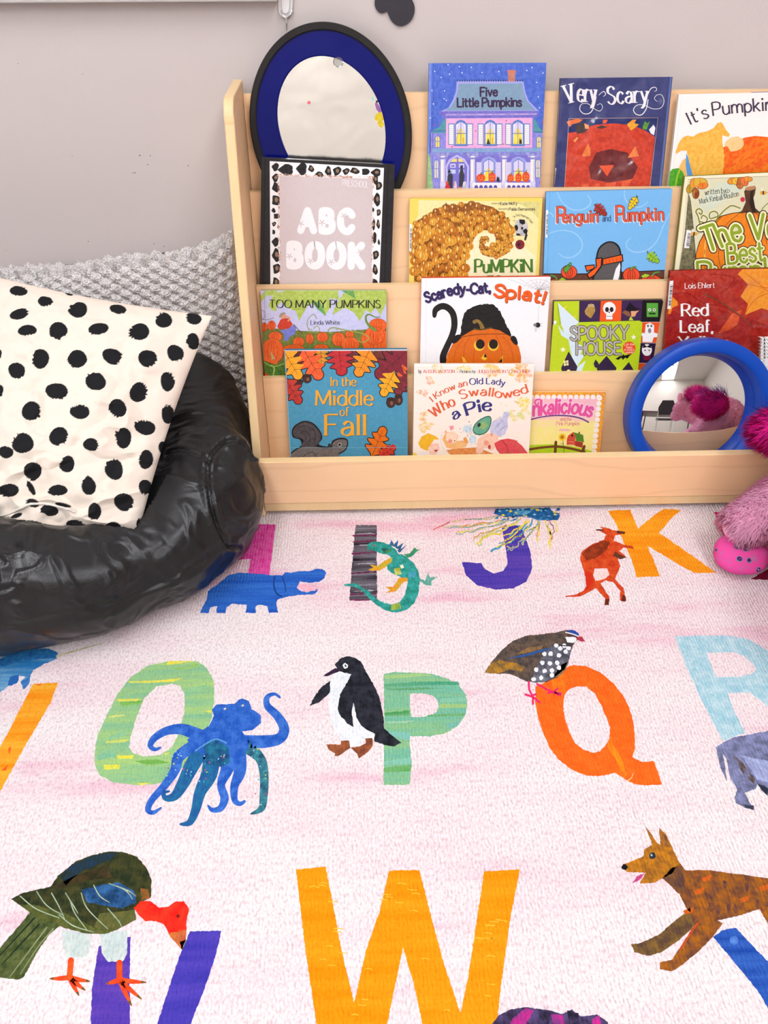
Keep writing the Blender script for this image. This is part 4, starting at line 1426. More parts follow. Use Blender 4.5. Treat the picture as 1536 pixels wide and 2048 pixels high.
class Book:
    def __init__(s, label, row, th, left, right, T, bg, cb=None, k=0., spine=None, mat=None, name='picture_book', t=None, top=None, pages=True, group='picture books on the display stand', off=.0125, fwd=0.0):
        s.o, s.n, zb = row_plane(row, t, off, th, fwd)
        l, r = pts(left, T), pts(right, T)

        def ext(a, b):
            lo, hi = 0., 6.
            for _ in range(50):
                m = (lo + hi) / 2
                q = (a[0] + (b[0] - a[0]) * m, a[1] + (b[1] - a[1]) * m)
                if on_plane(q[0], q[1], s.o, s.n)[2] > zb:
                    lo = m
                else:
                    hi = m
            return q
        TL, TR = l[0], r[0]
        BL, BR = ext(l[0], l[1]), ext(r[0], r[1])
        s.quad = [TL, TR, BR, BL]
        s.P = Print(s.o, s.n, s.quad, T)
        q3 = [on_plane(x, y, s.o, s.n) for x, y in s.quad]
        s.root = thing(name, label, 'book', tuple((q3[2] + q3[3]) / 2 - s.n * th / 2), group)
        c = pig(bg)
        cc = (c, pig(cb) if cb else c, k)
        sc = (pig(spine),) * 2 + (0,) if spine else cc
        m = s.P.mb
        ct = .0014 if pages else th
        n = s.n
        TL3, TR3, BR3, BL3 = q3

        def slab(a, b, col):          # from depth a to depth b behind the front
            f = [p - n * a for p in (TL3, TR3, BR3, BL3)]
            g = [p - n * b for p in (TL3, TR3, BR3, BL3)]
            m.add(f + g, [(3, 2, 1, 0), (4, 5, 6, 7)] + [(i, (i + 1) % 4, (i + 1) % 4 + 4, i + 4) for i in range(4)], col)
        slab(0, ct, cc)
        if pages:
            slab(th - ct, th, sc)
            ux = (TR3 - TL3) / np.linalg.norm(TR3 - TL3)
            vy = (TL3 - BL3) / np.linalg.norm(TL3 - BL3)
            f = [TL3, TL3 + ux * .0016, BL3 + ux * .0016, BL3]
            g = [p - n * (th - ct) for p in f]
            f = [p - n * ct for p in f]
            m.add(f + g, [(3, 2, 1, 0), (4, 5, 6, 7)] + [(i, (i + 1) % 4, (i + 1) % 4 + 4, i + 4) for i in range(4)], sc)
            e = .0028
            f = [TL3 + ux * .0018 - vy * e, TR3 - ux * e - vy * e, BR3 - ux * e + vy * e, BL3 + ux * .0018 + vy * e]
            g = [p - n * (th - ct - .0001) for p in f]
            f = [p - n * (ct + .0001) for p in f]
            MB().add(f + g, [(3, 2, 1, 0), (4, 5, 6, 7)] + [(i, (i + 1) % 4, (i + 1) % 4 + 4, i + 4) for i in range(4)]).build('page_block', M_PAGES, s.root)
        s.mat = mat or M_COVER
        s.pages = pages

    def done(s):
        return s.P.mb.build('cover', s.mat, s.root)

    def label(s, quad, bars=True, vertical=True, name='barcode_label'):
        """library sticker with bars"""
        m, s.P.mb = s.P.mb, MB()
        q = pts(quad, s.P.T)
        s.P.poly(q, '#f6f4f2', 14, raw=True)
        if bars:
            a, b, c, d = [np.array(p) for p in q]      # a-b short top, d-c short bottom
            r_ = random.Random(3)
            x = .14
            while x < .9:
                w_ = r_.choice([.012, .02, .03])
                f = lambda u, v: tuple(a + (b - a) * u + (d - a) * v + (a - b + c - d) * u * v)
                s.P.poly([f(.35, x), f(.95, x), f(.95, x + w_), f(.35, x + w_)], '#2a2628', 15, raw=True)
                x += w_ + r_.choice([.012, .02, .03])
        o = s.P.mb.build(name, M_COVER, s.root)
        s.P.mb = m


def leaf(P, base, tip, w, c, L, cb=None, k=2.5, edge=None, vein=None, lobes=3):
    """lobed oak leaf from stem to tip"""
    b, t_ = np.array(base, float), np.array(tip, float)
    d = t_ - b
    ln = np.linalg.norm(d)
    d /= ln
    nrm = np.array([-d[1], d[0]])
    prof = [(0, .06), (.1, .22)]
    for i in range(lobes):
        x = .22 + .62 * i / (lobes - .0)
        prof += [(x, .62 + .28 * math.sin(math.pi * (i + .8) / lobes)), (x + .07, .8 + .25 * math.sin(math.pi * (i + .8) / lobes)), (x + .13, .42)]
    prof += [(.92, .38), (1.0, 0)]
    A = [b + d * ln * x + nrm * w / 2 * y for x, y in prof]
    B = [b + d * ln * x - nrm * w / 2 * y for x, y in prof[:-1]][::-1]
    pl = crm(A + B, 3)
    if edge:
        c0 = np.mean(pl, 0)
        g = edge[1]
        out = []
        for i in range(len(pl)):
            a_, b_ = np.array(pl[i - 1]), np.array(pl[(i + 1) % len(pl)])
            e_ = b_ - a_
            e_ /= np.linalg.norm(e_) + 1e-9
            out.append(tuple(np.array(pl[i]) - np.array([-e_[1], e_[0]]) * g * (1 if True else -1)))
        # keep the outward side
        ar = lambda q: abs(sum(q[i - 1][0] * q[i][1] - q[i][0] * q[i - 1][1] for i in range(len(q))))
        if ar(out) < ar(pl):
            out = [tuple(2 * np.array(p) - np.array(o_)) for p, o_ in zip(pl, out)]
        P.poly(out, edge[0], L - .5)
    P.poly(pl, c, L, cb, k)
    if vein:
        P.line([tuple(b), tuple(b + d * ln * .85)], [vein[1], vein[1] * .5], vein[0], L + .3, smooth=0, round_=False)
        for x in (.3, .5, .68):
            for s_ in (1, -1):
                q = b + d * ln * x
                P.line([tuple(q), tuple(q + d * ln * .1 + nrm * s_ * w * .28)], [vein[1] * .8, vein[1] * .3], vein[0], L + .3, smooth=0, round_=False)


def pumpkin(P, cx, cy, rx, ry, c, L, dark, hi=None, ribs=3, edge=None, stem=None, rw=2.5):
    if edge:
        P.dot(cx, cy, rx + edge[1], edge[0], L - .6, ry + edge[1], n=22)
    P.poly(ell(cx, cy, rx, ry, 22), c, L, hi or c, 2.5)
    for i in range(ribs):
        f = -.62 + 1.24 * (i + .5) / ribs
        P.line([(cx + f * rx * .35, cy - ry * .9), (cx + f * rx, cy), (cx + f * rx * .45, cy + ry * .92)], rw, dark, L + .4, 4, round_=False)
    if stem:
        P.line([(cx, cy - ry * .8), (cx + rx * .12, cy - ry * 1.15), (cx + rx * .3, cy - ry * 1.3)], [rx * .3, rx * .16], stem, L + .9, 4)


# ---------------------------------------------------------------- top tier
# haunted mansion cover
T = (820, 100, 5.12)
B = Book('blue hardcover with pink mansion under a starry sky, tallest book on the top tier', 0, .010, "195,135 175,1440", "1397,130 1328,1440", T, '#4262c6', '#6a86de', 2.5, spine='#2a2c58')
P = B.P
P.poly("195,130 222,130 205,1440 175,1440", '#7a92e0', 1, '#5a78d4', 2.6)
P.line("240,140 228,1440", 4, '#3a54b0', 1.5, smooth=0)
P.poly("175,1060 205,1080 240,1440 170,1440", '#a9c890', 2, '#6aa06a', 2.7)
for x, y in ((390, 150), (628, 178), (505, 170), (252, 218), (405, 248), (532, 233), (738, 230), (910, 220), (1197, 210), (318, 280), (1362, 236), (1297, 333), (354, 418), (225, 415), (372, 516), (1314, 480), (1327, 592), (240, 552), (210, 695), (350, 500), (1250, 180)):
    P.dot(x, y, 6.5, '#eef2fa', 1.2, n=7)
P.poly("205,840 1360,840 1345,1440 190,1440", '#8580d6', 1, '#a09ce6', 2.7)
P.poly("350,700 1265,690 1265,850 350,850", '#8580d6', 2)
P.poly("225,825 300,790 345,705 365,700 368,850 215,850", '#58a0a4', 2.6, '#4a8a98', 2.6)
P.poly("1262,700 1290,720 1315,790 1362,830 1358,850 1265,850", '#58a0a4', 2.6, '#4a8a98', 2.6)
P.line("205,832 360,826", 9, '#4a62b4', 3.2, smooth=0)
P.line("1265,836 1362,842", 9, '#4a62b4', 3.2, smooth=0)
# roof
P.poly("478,318 1160,318 1180,430 1215,520 1300,605 1322,628 312,628 395,590 440,510 472,420", '#a8a6ea', 2)
P.poly("497,345 1148,340 1165,430 1198,520 1285,618 350,622 415,585 462,510 488,420", '#85a2bc', 3, '#7898b4', 2.6)
for i in range(28):
    x = 487 + i * 24.6
    P.poly([(x - 7, 322), (x, 294), (x + 7, 322)], '#28385e', 3)
    P.line([(x, 300), (x, 326)], 5, '#28385e', 3.2, smooth=0, round_=False)
P.poly("1002,225 1078,225 1076,322 1004,322", '#cf8a74', 4, '#b8705e', 2.7)
P.poly("995,205 1084,205 1082,240 998,240", '#c97c68', 5)
for y in (255, 272, 290, 306):
    P.line([(1004, y), (1076, y)], 2.5, '#a85a4c', 5, smooth=0, round_=False)
P.text("Five", "722,473 893,470", 88, '#3a2448', 5, .21)
P.text("Little Pumpkins", "487,582 1140,576", 88, '#3a2448', 5, .21)
P.poly("298,628 1320,622 1318,648 1300,690 335,692 300,655", '#6e66c2', 4, '#8a84d6', 2.7)
P.poly("362,655 1300,648 1296,664 366,672", '#c8aadc', 5, '#8a80cc', 2.8)
P.poly("370,700 1252,694 1250,1000 368,1005", '#f0a8d8', 3, '#f6bce0', 2.6)
for cx, sh in ((521, ((425, 455), (617, 640))), (822, ((722, 755), (910, 940))), (1105, ((1020, 1048), (1190, 1222)))):
    for sx in (-97, 93):
        P.rect(cx + sx - 33, 752, cx + sx + 31, 972, '#5c80c6', 4)
        P.rect(cx + sx - 25, 762, cx + sx + 23, 964, '#f2f0f6', 5, cb='#f8ecb8', k=2.5)
        for y in range(782, 960, 20):
            P.line([(cx + sx - 24, y), (cx + sx + 22, y)], 2.5, '#9a9ad8', 6, smooth=0, round_=False)
    P.poly([(cx - 62, 965), (cx - 62, 760), (cx - 40, 728), (cx, 712), (cx + 40, 728), (cx + 62, 760), (cx + 62, 965)], '#5c80c6', 4.5)
    P.poly([(cx - 50, 962), (cx - 50, 765), (cx, 735), (cx + 50, 765), (cx + 50, 962)], '#ece6f6', 5.5)
    P.poly([(cx - 48, 962), (cx - 40, 860), (cx, 785), (cx + 40, 860), (cx + 48, 962)], '#f6da3a', 6.5, '#f9e878', 2.6)
    for s_ in (-1, 1):
        for q in (14, 28, 40):
            P.line([(cx + s_ * q * .5, 745), (cx + s_ * q, 850)], 3, '#b8a8e0', 6.9, smooth=0, round_=False)
    P.line([(cx, 730), (cx, 962)], 6, '#4a6ab8', 7.5, smooth=0, round_=False)
    P.line([(cx - 52, 855), (cx + 52, 855)], 7, '#4a6ab8', 7.8, smooth=0, round_=False)
    P.rect(cx - 72, 966, cx + 72, 984, '#5a80c4', 6)
    P.line([(cx + 22, 895), (cx + 22, 955)], 6, '#d8603a', 7.2, smooth=0, round_=False)
P.poly("782,965 800,900 822,965", '#2a3a3e', 7.4)
P.poly("1118,960 1120,905 1130,925 1140,905 1145,960", '#22222a', 7.4)
P.line("480,820 505,820 505,850 485,850 480,820", 4, '#8a8698', 7.4, smooth=0)
P.line("490,860 475,920 485,960", 4, '#8a8698', 7.4)
# porch
P.poly("222,1010 1342,1003 1338,1042 226,1048", '#7ea2cc', 5, '#9ab4dc', 2.6)
P.poly("205,1048 1338,1042 1330,1075 200,1080", '#8d94da', 4, '#6c6ac0', 2.7)
P.poly("370,1078 1240,1070 1240,1440 370,1440", '#756cca', 3, '#8a84da', 2.7)
for x0, y0 in ((262, 870), (1300, 875), (250, 1115), (1290, 1110)):
    h_ = 130 if y0 < 1000 else 200
    P.poly([(x0 - 6, y0 + h_), (x0 - 6, y0 + 25), (x0 + 20, y0), (x0 + 46, y0 + 25), (x0 + 46, y0 + h_)], '#5c80c6', 4)
    P.poly([(x0, y0 + h_ - 6), (x0, y0 + 28), (x0 + 20, y0 + 8), (x0 + 40, y0 + 28), (x0 + 40, y0 + h_ - 6)], '#f2e08a' if y0 < 1000 else '#d8d8e8', 5, '#f6d84a', 2.7)
    P.line([(x0 + 20, y0), (x0 + 20, y0 + h_)], 5, '#4a6ab8', 6, smooth=0, round_=False)
    P.line([(x0 - 4, y0 + h_ * .5), (x0 + 44, y0 + h_ * .5)], 5, '#4a6ab8', 6.3, smooth=0, round_=False)
for cx in (336, 642, 965, 1256):
    P.rect(cx - 22, 1085, cx + 22, 1440, '#f2eee0', 6, cb='#e6e0f0', k=2.6)
    P.line([(cx + 14, 1130), (cx + 12, 1440)], 8, '#b4aede', 6.6, smooth=0, round_=False)
    P.rect(cx - 30, 1100, cx + 30, 1120, '#8a86cc', 7)
    for dx, dy in ((-38, 1085), (38, 1085), (0, 1070), (-50, 1062), (50, 1062)):
        P.dot(cx + dx, dy, 17, '#a9a4da', 7.2, n=9, cb='#7a74c4', k=2.8)
    P.rect(cx - 28, 1345, cx + 28, 1440, '#c8c4ec', 7, cb='#eeeaf4', k=2.6)
P.poly("375,1440 365,1190 400,1120 480,1072 560,1115 605,1190 600,1440", '#c2bcec', 4.4)
P.poly("392,1440 384,1195 420,1130 480,1095 545,1130 585,1195 580,1440", '#7a72cc', 5)
P.poly("412,1145 440,1118 480,1110 480,1145", '#f2de78', 6)
P.poly("495,1110 530,1118 552,1145 495,1145", '#f2de78', 6)
for x0 in (412, 500):
    P.rect(x0, 1165, x0 + 55, 1205, '#d8d4f0', 6)
    P.rect(x0 + 10, 1178, x0 + 45, 1196, '#7a72cc', 7)
    P.rect(x0, 1225, x0 + 55, 1265, '#c4d4ee', 6)
for cx in (806, 1110):
    P.poly([(cx - 85, 1330), (cx - 85, 1150), (cx - 60, 1110), (cx, 1088), (cx + 60, 1110), (cx + 85, 1150), (cx + 85, 1330)], '#9ca2de', 4)
    for sx in (-100, 98):
        P.rect(cx + sx - 26, 1150, cx + sx + 26, 1330, '#dcd4ee', 4.6)
        for y in range(1162, 1326, 18):
            P.line([(cx + sx - 25, y), (cx + sx + 25, y)], 3, '#9c96d8', 5.2, smooth=0, round_=False)
    P.poly([(cx - 58, 1340), (cx - 58, 1150), (cx, 1110), (cx + 58, 1150), (cx + 58, 1340)], '#5c80c6', 5)
    P.poly([(cx - 50, 1340), (cx - 50, 1152), (cx, 1120), (cx + 50, 1152), (cx + 50, 1340)], '#dcd4f2', 6)
    P.poly([(cx - 50, 1340), (cx - 36, 1260), (cx, 1195), (cx + 36, 1260), (cx + 50, 1340)], '#f4d430', 7, '#f8e468', 2.6)
    P.line([(cx, 1115), (cx, 1340)], 6, '#4a6ab8', 8, smooth=0, round_=False)
    P.line([(cx - 52, 1240), (cx + 52, 1240)], 6, '#4a6ab8', 8.3, smooth=0, round_=False)
for x0, x1 in ((640, 935), (975, 1232)):
    P.rect(x0, 1358, x1, 1440, '#eeeaf4', 8)
    x = x0 + 38
    while x < x1 - 18:
        P.dot(x, 1410, 20, '#5a54ac', 9, 28, n=12)
        x += 49
for cx, cy, rx, ry in ((725, 1310, 46, 44), (840, 1302, 38, 52), (1030, 1310, 34, 42), (1110, 1308, 34, 48), (1186, 1298, 38, 54)):
    pumpkin(P, cx, cy, rx, ry, '#e8502e', 10, '#b8381e', '#f06a3a', 3, stem='#5a6a3a')
    for dx in (-.35, .3):
        P.dot(cx + dx * rx, cy - ry * .15, 5, '#f8c84a', 11.5, n=6)
    P.line([(cx - rx * .35, cy + ry * .3), (cx, cy + ry * .45), (cx + rx * .35, cy + ry * .3)], 4, '#f8c84a', 11.5, 3)
P.poly("378,1440 384,1290 400,1262 425,1262 440,1290 432,1440", '#38384a', 8)
P.poly("385,1260 400,1215 412,1240 432,1250", '#22222e', 8.6)
P.poly("500,1400 505,1260 520,1210 540,1210 558,1290 545,1400", '#38384a', 8)
P.poly("505,1210 535,1178 542,1208", '#22222e', 8.6)
P.poly("352,1440 362,1390 378,1365 400,1380 420,1440", '#d02a3c', 9)
P.dot(380, 1360, 16, '#d84a3c', 9.6)
P.poly("445,1440 448,1350 470,1340 488,1440", '#f0d8e0', 9, '#9a3a6a', 2.6)
P.poly("530,1440 545,1350 575,1345 592,1440", '#d8d8e6', 9, '#8a8ac0', 2.6)
P.poly("490,1440 495,1405 530,1405 535,1440", '#f08a3a', 9.4)
P.poly("885,1340 890,1290 905,1310 912,1290 918,1345 905,1350", '#2a2a34', 10)
for x, y in ((250, 765), (432, 988), (672, 828), (985, 722), (957, 962), (1355, 738)):
    P.poly([(x - 9, y + 6), (x, y - 8), (x + 9, y), (x + 2, y + 9)], '#d8404a', 6)
B.label("160,1205 180,1205 176,1385 156,1385")
B.done()

# dark jacket
T = (1090, 130, 5.486)
B = Book('dark navy book in shiny plastic jacket with looping white lettering over red pumpkin face', 0, .011, "175,145 100,1360", "1400,130 1280,1340", T, '#3e4478', '#353a6a', 2.5, spine='#272b50', mat=M_JACKET)
P = B.P
P.line("215,140 140,1360", 5, '#2c3060', 1, smooth=0)
P.poly("1372,132 1392,131 1272,1340 1250,1340", '#5a6ea8', 1)
P.text("Very", "245,425 350,402 450,405 560,405", 205, '#f4f0f2', 6, .15, .05, .16)
P.line("590,330 640,290 665,320 640,345", [5, 8, 4], '#f4f0f2', 6)
P.line("560,350 540,440 500,520 430,535 382,490 400,430 470,425 540,480 600,505 630,465 610,425 570,440", [10, 9, 8, 7, 6, 6, 5, 4], '#f4f0f2', 6.5)
P.text("Scary", "690,430 900,418 1130,410", 190, '#f4f0f2', 6, .15, .05, .16)
P.line("1120,340 1160,260 1210,245 1225,275 1200,290", [9, 8, 6, 4], '#f4f0f2', 6.5)
P.line("1130,380 1110,480 1060,545 1000,540 970,490 1010,440 1090,440 1180,480 1270,470 1305,400 1280,330 1225,330 1200,370 1230,400", [9, 9, 7, 6, 6, 5, 5, 4], '#f4f0f2', 6.5)
P.poly("262,588 1238,578 1150,1345 213,1362", '#2c3870', 3, '#243060', 2.6)
P.poly("250,745 330,735 430,690 560,655 760,640 960,660 1100,720 1205,790 1148,1345 213,1362", '#dc4a32', 4, '#b8382a', 2.8)
P.poly("470,860 405,990 415,1003 500,998 492,900", '#f08a4a', 6, '#e06a3a', 2.7)
P.poly("990,890 905,1018 1030,1000", '#f08a4a', 6, '#e06a3a', 2.7)
P.poly("595,1105 760,1095 680,1220", '#e8603c', 6, '#dc4a32', 2.6)
P.poly("480,1120 560,960 720,920 900,960 1020,1120 960,1250 700,1290 500,1250", '#7a2e2e', 5, '#5a2630', 2.8)  # dark reflection in the jacket, put into the print colour
for q in ("392,1305 480,1300 480,1355 415,1358", "545,1302 598,1300 595,1352 540,1355", "665,1300 780,1285 765,1350 655,1352", "845,1275 965,1245 900,1345 835,1348"):
    P.poly(q, '#ea5a3e', 6, '#f08a4a', 2.4)
P.poly("235,622 300,600 350,590 415,600 380,630 300,650 270,680", '#f0824a', 6, '#d85a3a', 2.6)
P.poly("325,660 420,630 480,690 440,740 350,755", '#3c3438', 6, '#5a4a48', 2.6)
P.poly("430,640 480,660 480,700 440,700", '#f0a06a', 6.6)
P.poly("640,600 690,600 670,640 630,640", '#e8603c', 6)
P.poly("900,650 960,600 1000,600 980,640 1030,650 1000,680 940,720", '#f0b02a', 6, '#e8703a', 2.6)
P.poly("1070,680 1095,615 1120,640 1150,615 1115,710 1070,705", '#6aa83a', 6, '#4a7a3a', 2.6)
P.poly("1140,710 1190,655 1210,690 1195,770 1160,750", '#f2eef0', 6)
P.poly("560,690 620,660 690,680 620,700", '#4a3a38', 6)
P.poly("310,830 350,790 365,800 330,850", '#f0a05a', 6)
P.line("262,588 1238,578 1150,1345", 4, '#e8c0a8', 7, smooth=0)
P.line("262,588 213,1362", 4, '#e8c0a8', 7, smooth=0)
B.label("104,1130 122,1130 100,1345 82,1345")
B.done()

# white cover with a large orange pumpkin
T = (1320, 160, 4.876)
Bk = Book('book with blue cover hidden behind the white orange-pumpkin book, only its top edge showing', 0, .004, "900,118 850,1040", "1500,105 1450,1040", T, '#4a4a90', '#6a6ab0', 2.6, off=.022)
Bk.done()
B = Book('white hardcover with big orange pumpkin and curved dark title at the right frame edge', 0, .008, "185,140 80,1045", "1440,112 1330,1040", T, '#fdf4ef', spine='#efe4dc')
P = B.P
P.line("215,140 112,1045", 3, '#e8dcd4', 1, smooth=0)
P.text("It's", "298,437 380,400 478,365", 125, '#45384c', 5, .14, .09, .07)
P.text("Pumpkin Day", "520,350 700,328 880,312 1060,300 1240,305 1420,325", 130, '#45384c', 5, .14, .09, .07)
P.poly("600,665 650,640 700,635 760,590 830,560 930,545 1053,556 1200,600 1300,700 1330,850 1280,1000 900,1020 600,960", '#f2541a', 3, '#f88a1c', 2.8)
for q in ("700,800 850,690 1000,640 1053,610 1053,640 900,720 760,820", "640,880 800,790 950,760 820,850 660,920", "900,900 1053,820 1053,870 960,910"):
    P.poly(q, '#f98a1e', 4, '#f2541a', 2.7)
P.poly("370,520 460,500 520,470 560,420 600,410 640,480 680,530 670,555 605,540 610,620 628,740 620,850 600,960 330,960 290,860 272,760 260,690 200,690 160,722 150,705 180,620 220,560 270,540 320,555", '#f2ae3c', 5, '#f8cc62', 2.8)
P.poly("640,600 690,560 760,548 810,580 818,630 790,670 745,690 690,700 660,650 625,645", '#f2c884', 6, '#f8d8a0', 2.7)
P.poly("255,710 275,760 300,860 320,930 265,930 250,830", '#5a9ad8', 6)
P.poly("255,760 250,830 262,930 200,940 185,850 220,780", '#f2b860', 5.5, '#f8d08a', 2.6)
P.poly("90,900 120,868 180,858 225,900 240,945 230,1045 80,1045", '#3f9a2a', 6, '#6aba2e', 2.7)
P.line("190,880 165,950 150,1045", 14, '#b8d838', 7, cb='#8aba3a', k=2.6)
B.done()

# ---------------------------------------------------------------- second tier
T = T15 = (440, 0, 3.470)
B = Book('black ring binder with leopard print border and white bubble letters', 1, .015, "287,1095 276,1985", "1213,1145 1186,1985", T, '#232124', '#302d30', 2.6, name='ring_binder', t=.17, group='', pages=False)
P = B.P
B.root['category'] = 'binder'
if 'group' in B.root:
    del B.root['group']
P.line("312,1100 300,1985", 5, '#0e0d0f', 1, smooth=0)
P.line("1168,1148 1142,1985", 6, '#121113', 1, smooth=0)
P.poly("345,1118 1138,1165 1105,1990 350,1990", '#f8f6f6', 2)
r_ = random.Random(5)


def spot(x, y, rx, ry):
    a0 = r_.uniform(0, 6)
    P.poly([(x + rx * (1 + .22 * math.sin(3 * a + a0)) * math.cos(a), y + ry * (1 + .22 * math.sin(2 * a + a0)) * math.sin(a)) for a in np.linspace(0, 2 * math.pi, 15)[:-1]], '#171517', 3, '#3a3638', 2.5)
    if r_.random() < .7:
        P.dot(x + rx * .1, y - ry * .1, rx * .42, '#94775f', 4.1, ry * .45, n=9)


for x, y, rx, ry in ((385, 1160, 24, 26), (462, 1178, 52, 34), (570, 1172, 36, 38), (632, 1170, 20, 24), (690, 1210, 30, 18), (752, 1188, 22, 32), (812, 1188, 28, 32), (875, 1190, 24, 22), (935, 1185, 32, 22), (1008, 1192, 26, 28), (1085, 1198, 34, 24), (1078, 1245, 22, 30),
                     (385, 1235, 22, 28), (388, 1300, 26, 34), (388, 1390, 30, 42), (372, 1460, 14, 16), (392, 1500, 22, 22), (375, 1555, 14, 16), (372, 1610, 10, 20), (386, 1680, 24, 28), (390, 1770, 26, 42), (392, 1865, 26, 40), (388, 1960, 24, 40), (412, 1440, 8, 10), (405, 1575, 8, 12),
                     (1100, 1290, 22, 34), (1090, 1385, 24, 40), (1100, 1475, 14, 28), (1066, 1560, 12, 34), (1098, 1555, 12, 30), (1072, 1650, 16, 34), (1102, 1680, 8, 20), (1080, 1770, 20, 36), (1076, 1870, 18, 36), (1072, 1960, 20, 30), (1062, 1455, 8, 18)):
    spot(x, y, rx, ry)
P.poly("412,1220 1060,1240 1050,1990 418,1990", '#d9cac9', 5, '#d3c3c3', 2.4)
for k_ in range(230):
    e = r_.choice([0, 1, 2])
    u = r_.random()
    if e == 0:
        x, y = 395 + u * 675, 1213 + u * 20
    elif e == 1:
        x, y = 405 + u * 10, 1215 + u * 775
    else:
        x, y = 1062 - u * 8, 1235 + u * 755
    a = r_.uniform(-.5, .5) + (1.57 if e else 0)
    x += r_.uniform(-7, 7)
    y += r_.uniform(-7, 7)
    P.poly([(x - 12 * math.cos(a), y - 12 * math.sin(a)), (x + 3, y + 3), (x + 12 * math.cos(a), y + 12 * math.sin(a)), (x - 2, y - 3)], r_.choice(['#d8a48c', '#c48a72', '#e8c4b0']), 6 + r_.random() * .9)
P.text("PRESCHOOL", "850,1288 1028,1302", 42, '#f6f0f0', 7, .07)
P.text("ABC", "560,1600 915,1606", 140, '#f9f6f6', 7, .36, gap=.46)
P.text("BOOK", "485,1842 985,1848", 146, '#f9f6f6', 7, .36, gap=.46)
for x, y in ((562, 1552), (708, 1545), (860, 1498), (482, 1778), (628, 1812), (772, 1818), (972, 1748)):
    for a in range(5):
        P.line([(x, y), (x + 20 * math.cos(a * 1.2566 + .3), y + 20 * math.sin(a * 1.2566 + .3))], [4, 6], '#d2c0c0', 9, smooth=0)
B.done()

# heap of little pumpkins
T = (800, 370, 4.955)
B = Book('yellow hardcover with curling heap of little pumpkins and green title on second tier', 1, .010, "95,135 90,985", "1412,130 1378,850", T, '#f0d860', '#f4e27c', 2.5, spine='#e2c440')
P = B.P
P.poly("185,150 1385,165 1342,1000 140,1000 142,370 180,300", '#f7ecae', 1, '#f4e290', 2.6)
P.poly("1100,165 1385,165 1372,330 1300,260 1220,200", '#d3cf86', 2, '#f4e290', 2.8)
P.poly("700,500 1000,450 1340,700 1335,1000 660,1000", '#faf2cc', 2, '#f7ecae', 2.7)
reg = pts("140,370 210,330 330,270 420,240 520,205 650,182 800,188 920,218 1030,292 1090,382 1115,500 1108,600 1060,680 980,720 880,712 815,690 782,620 792,540 840,505 885,525 880,562 852,545 832,582 852,618 905,608 948,570 948,505 900,452 830,447 762,482 720,560 672,640 652,750 640,860 650,1000 140,1000")
P.poly([tuple(q) for q in reg], '#9a5a1c', 3, '#7a4218', 2.8)
r_ = random.Random(11)
cand = []
for k_ in range(3200):
    x, y = r_.uniform(140, 1120), r_.uniform(180, 1000)
    if not inside(reg, np.array([x]), np.array([y]))[0]:
        continue
    tail = x > 770 and y > 450
    base = 16 if tail and x < 910 and y < 640 else 28 if tail else 40 if y < 450 else 48
    rad = base * r_.uniform(.75, 1.25)
    if all((x - a) ** 2 + (y - b) ** 2 > ((rad + c_) * .62) ** 2 for a, b, c_ in cand):
        cand.append((x, y, rad))
cand.sort(key=lambda q: q[1])
for i, (x, y, rad) in enumerate(cand):
    L = 4 + i * .07
    up = max(0, min(1, (y - 200) / 700))
    c_, h_ = r_.choice([('#c8781e', '#e8a43a'), ('#d8861e', '#f0b444'), ('#b8661c', '#d88c2c'), ('#e09424', '#f4c050')]) if up > .12 or r_.random() > .5 else ('#8a4c20', '#b87434')
    ry = rad * r_.uniform(.82, 1.0)
    P.poly(ell(x, y, rad, ry, 14, r_.uniform(-20, 20)), c_, L, h_, 2.8)
    for f in (-.5, 0, .5):
        P.line([(x + f * rad * .5, y - ry * .85), (x + f * rad * 1.15, y), (x + f * rad * .6, y + ry * .9)], 2.6, '#8a4a14', L + .03, 3, round_=False)
    P.poly(ell(x - rad * .25, y - ry * .2, rad * .18, ry * .4, 8), '#f8d078', L + .04)
    if r_.random() < .45:
        a = r_.uniform(-2.6, -.5)
        P.line([(x, y - ry * .5), (x + rad * .7 * math.cos(a), y - ry * .5 + rad * .7 * math.sin(a))], [7, 9], '#3c3a20', L + .05, smooth=0, round_=False)
P.text("written by", "908,190 985,188", 16, '#6a5a3a', 5, .12)
P.text("Katie McKy", "992,200 1160,196", 32, '#4a4238', 5, .17, .1, .06)
P.text("illustrated by", "975,245 1075,243", 16, '#6a5a3a', 5, .12)
P.text("Pablo Bernasconi", "1082,254 1335,252", 30, '#4a4238', 5, .17, .1, .06)
P.text("\"A big hearted tale\"", "1130,330 1170,305 1230,318 1280,350 1300,385", 22, '#5a5240', 5, .13)
P.poly("1135,400 1150,355 1190,335 1235,342 1265,390 1268,450 1255,500 1200,505 1150,480 1135,440", '#b8b4b4', 5, '#dcd8d8', 2.7)
for q in ("1180,340 1235,345 1240,380 1215,395 1185,375", "1135,400 1160,395 1172,425 1160,455 1138,445", "1195,425 1215,410 1222,430 1208,448", "1215,450 1245,430 1266,450 1255,490 1230,480", "1150,480 1180,480 1200,503 1155,500"):
    P.poly(q, '#1e1c1e', 6)
P.line("1135,415 1112,428", 4, '#4a4444', 6, smooth=0)
P.line("1140,355 1122,350", 4, '#4a4444', 6)
P.line("1118,505 1150,500", 4, '#8a8484', 6, smooth=0)
P.line("1252,495 1240,540", [24, 20], '#3a3434', 6, smooth=0)
P.poly(ell(1188, 590, 46, 48), '#8a2a34', 7, '#6a1c28', 2.7)
P.dot(1175, 588, 18, '#4a141c', 8)
P.text("PuMPKiN", "745,868 1000,868 1305,864", 130, '#4a7a2a', 6, .2, .08, .12)
P.text("TOWN!", "865,1045 1250,1040", 140, '#4a7a2a', 6, .24, .1, .13)
B.label("92,385 118,390 112,660 90,655")
B.done()

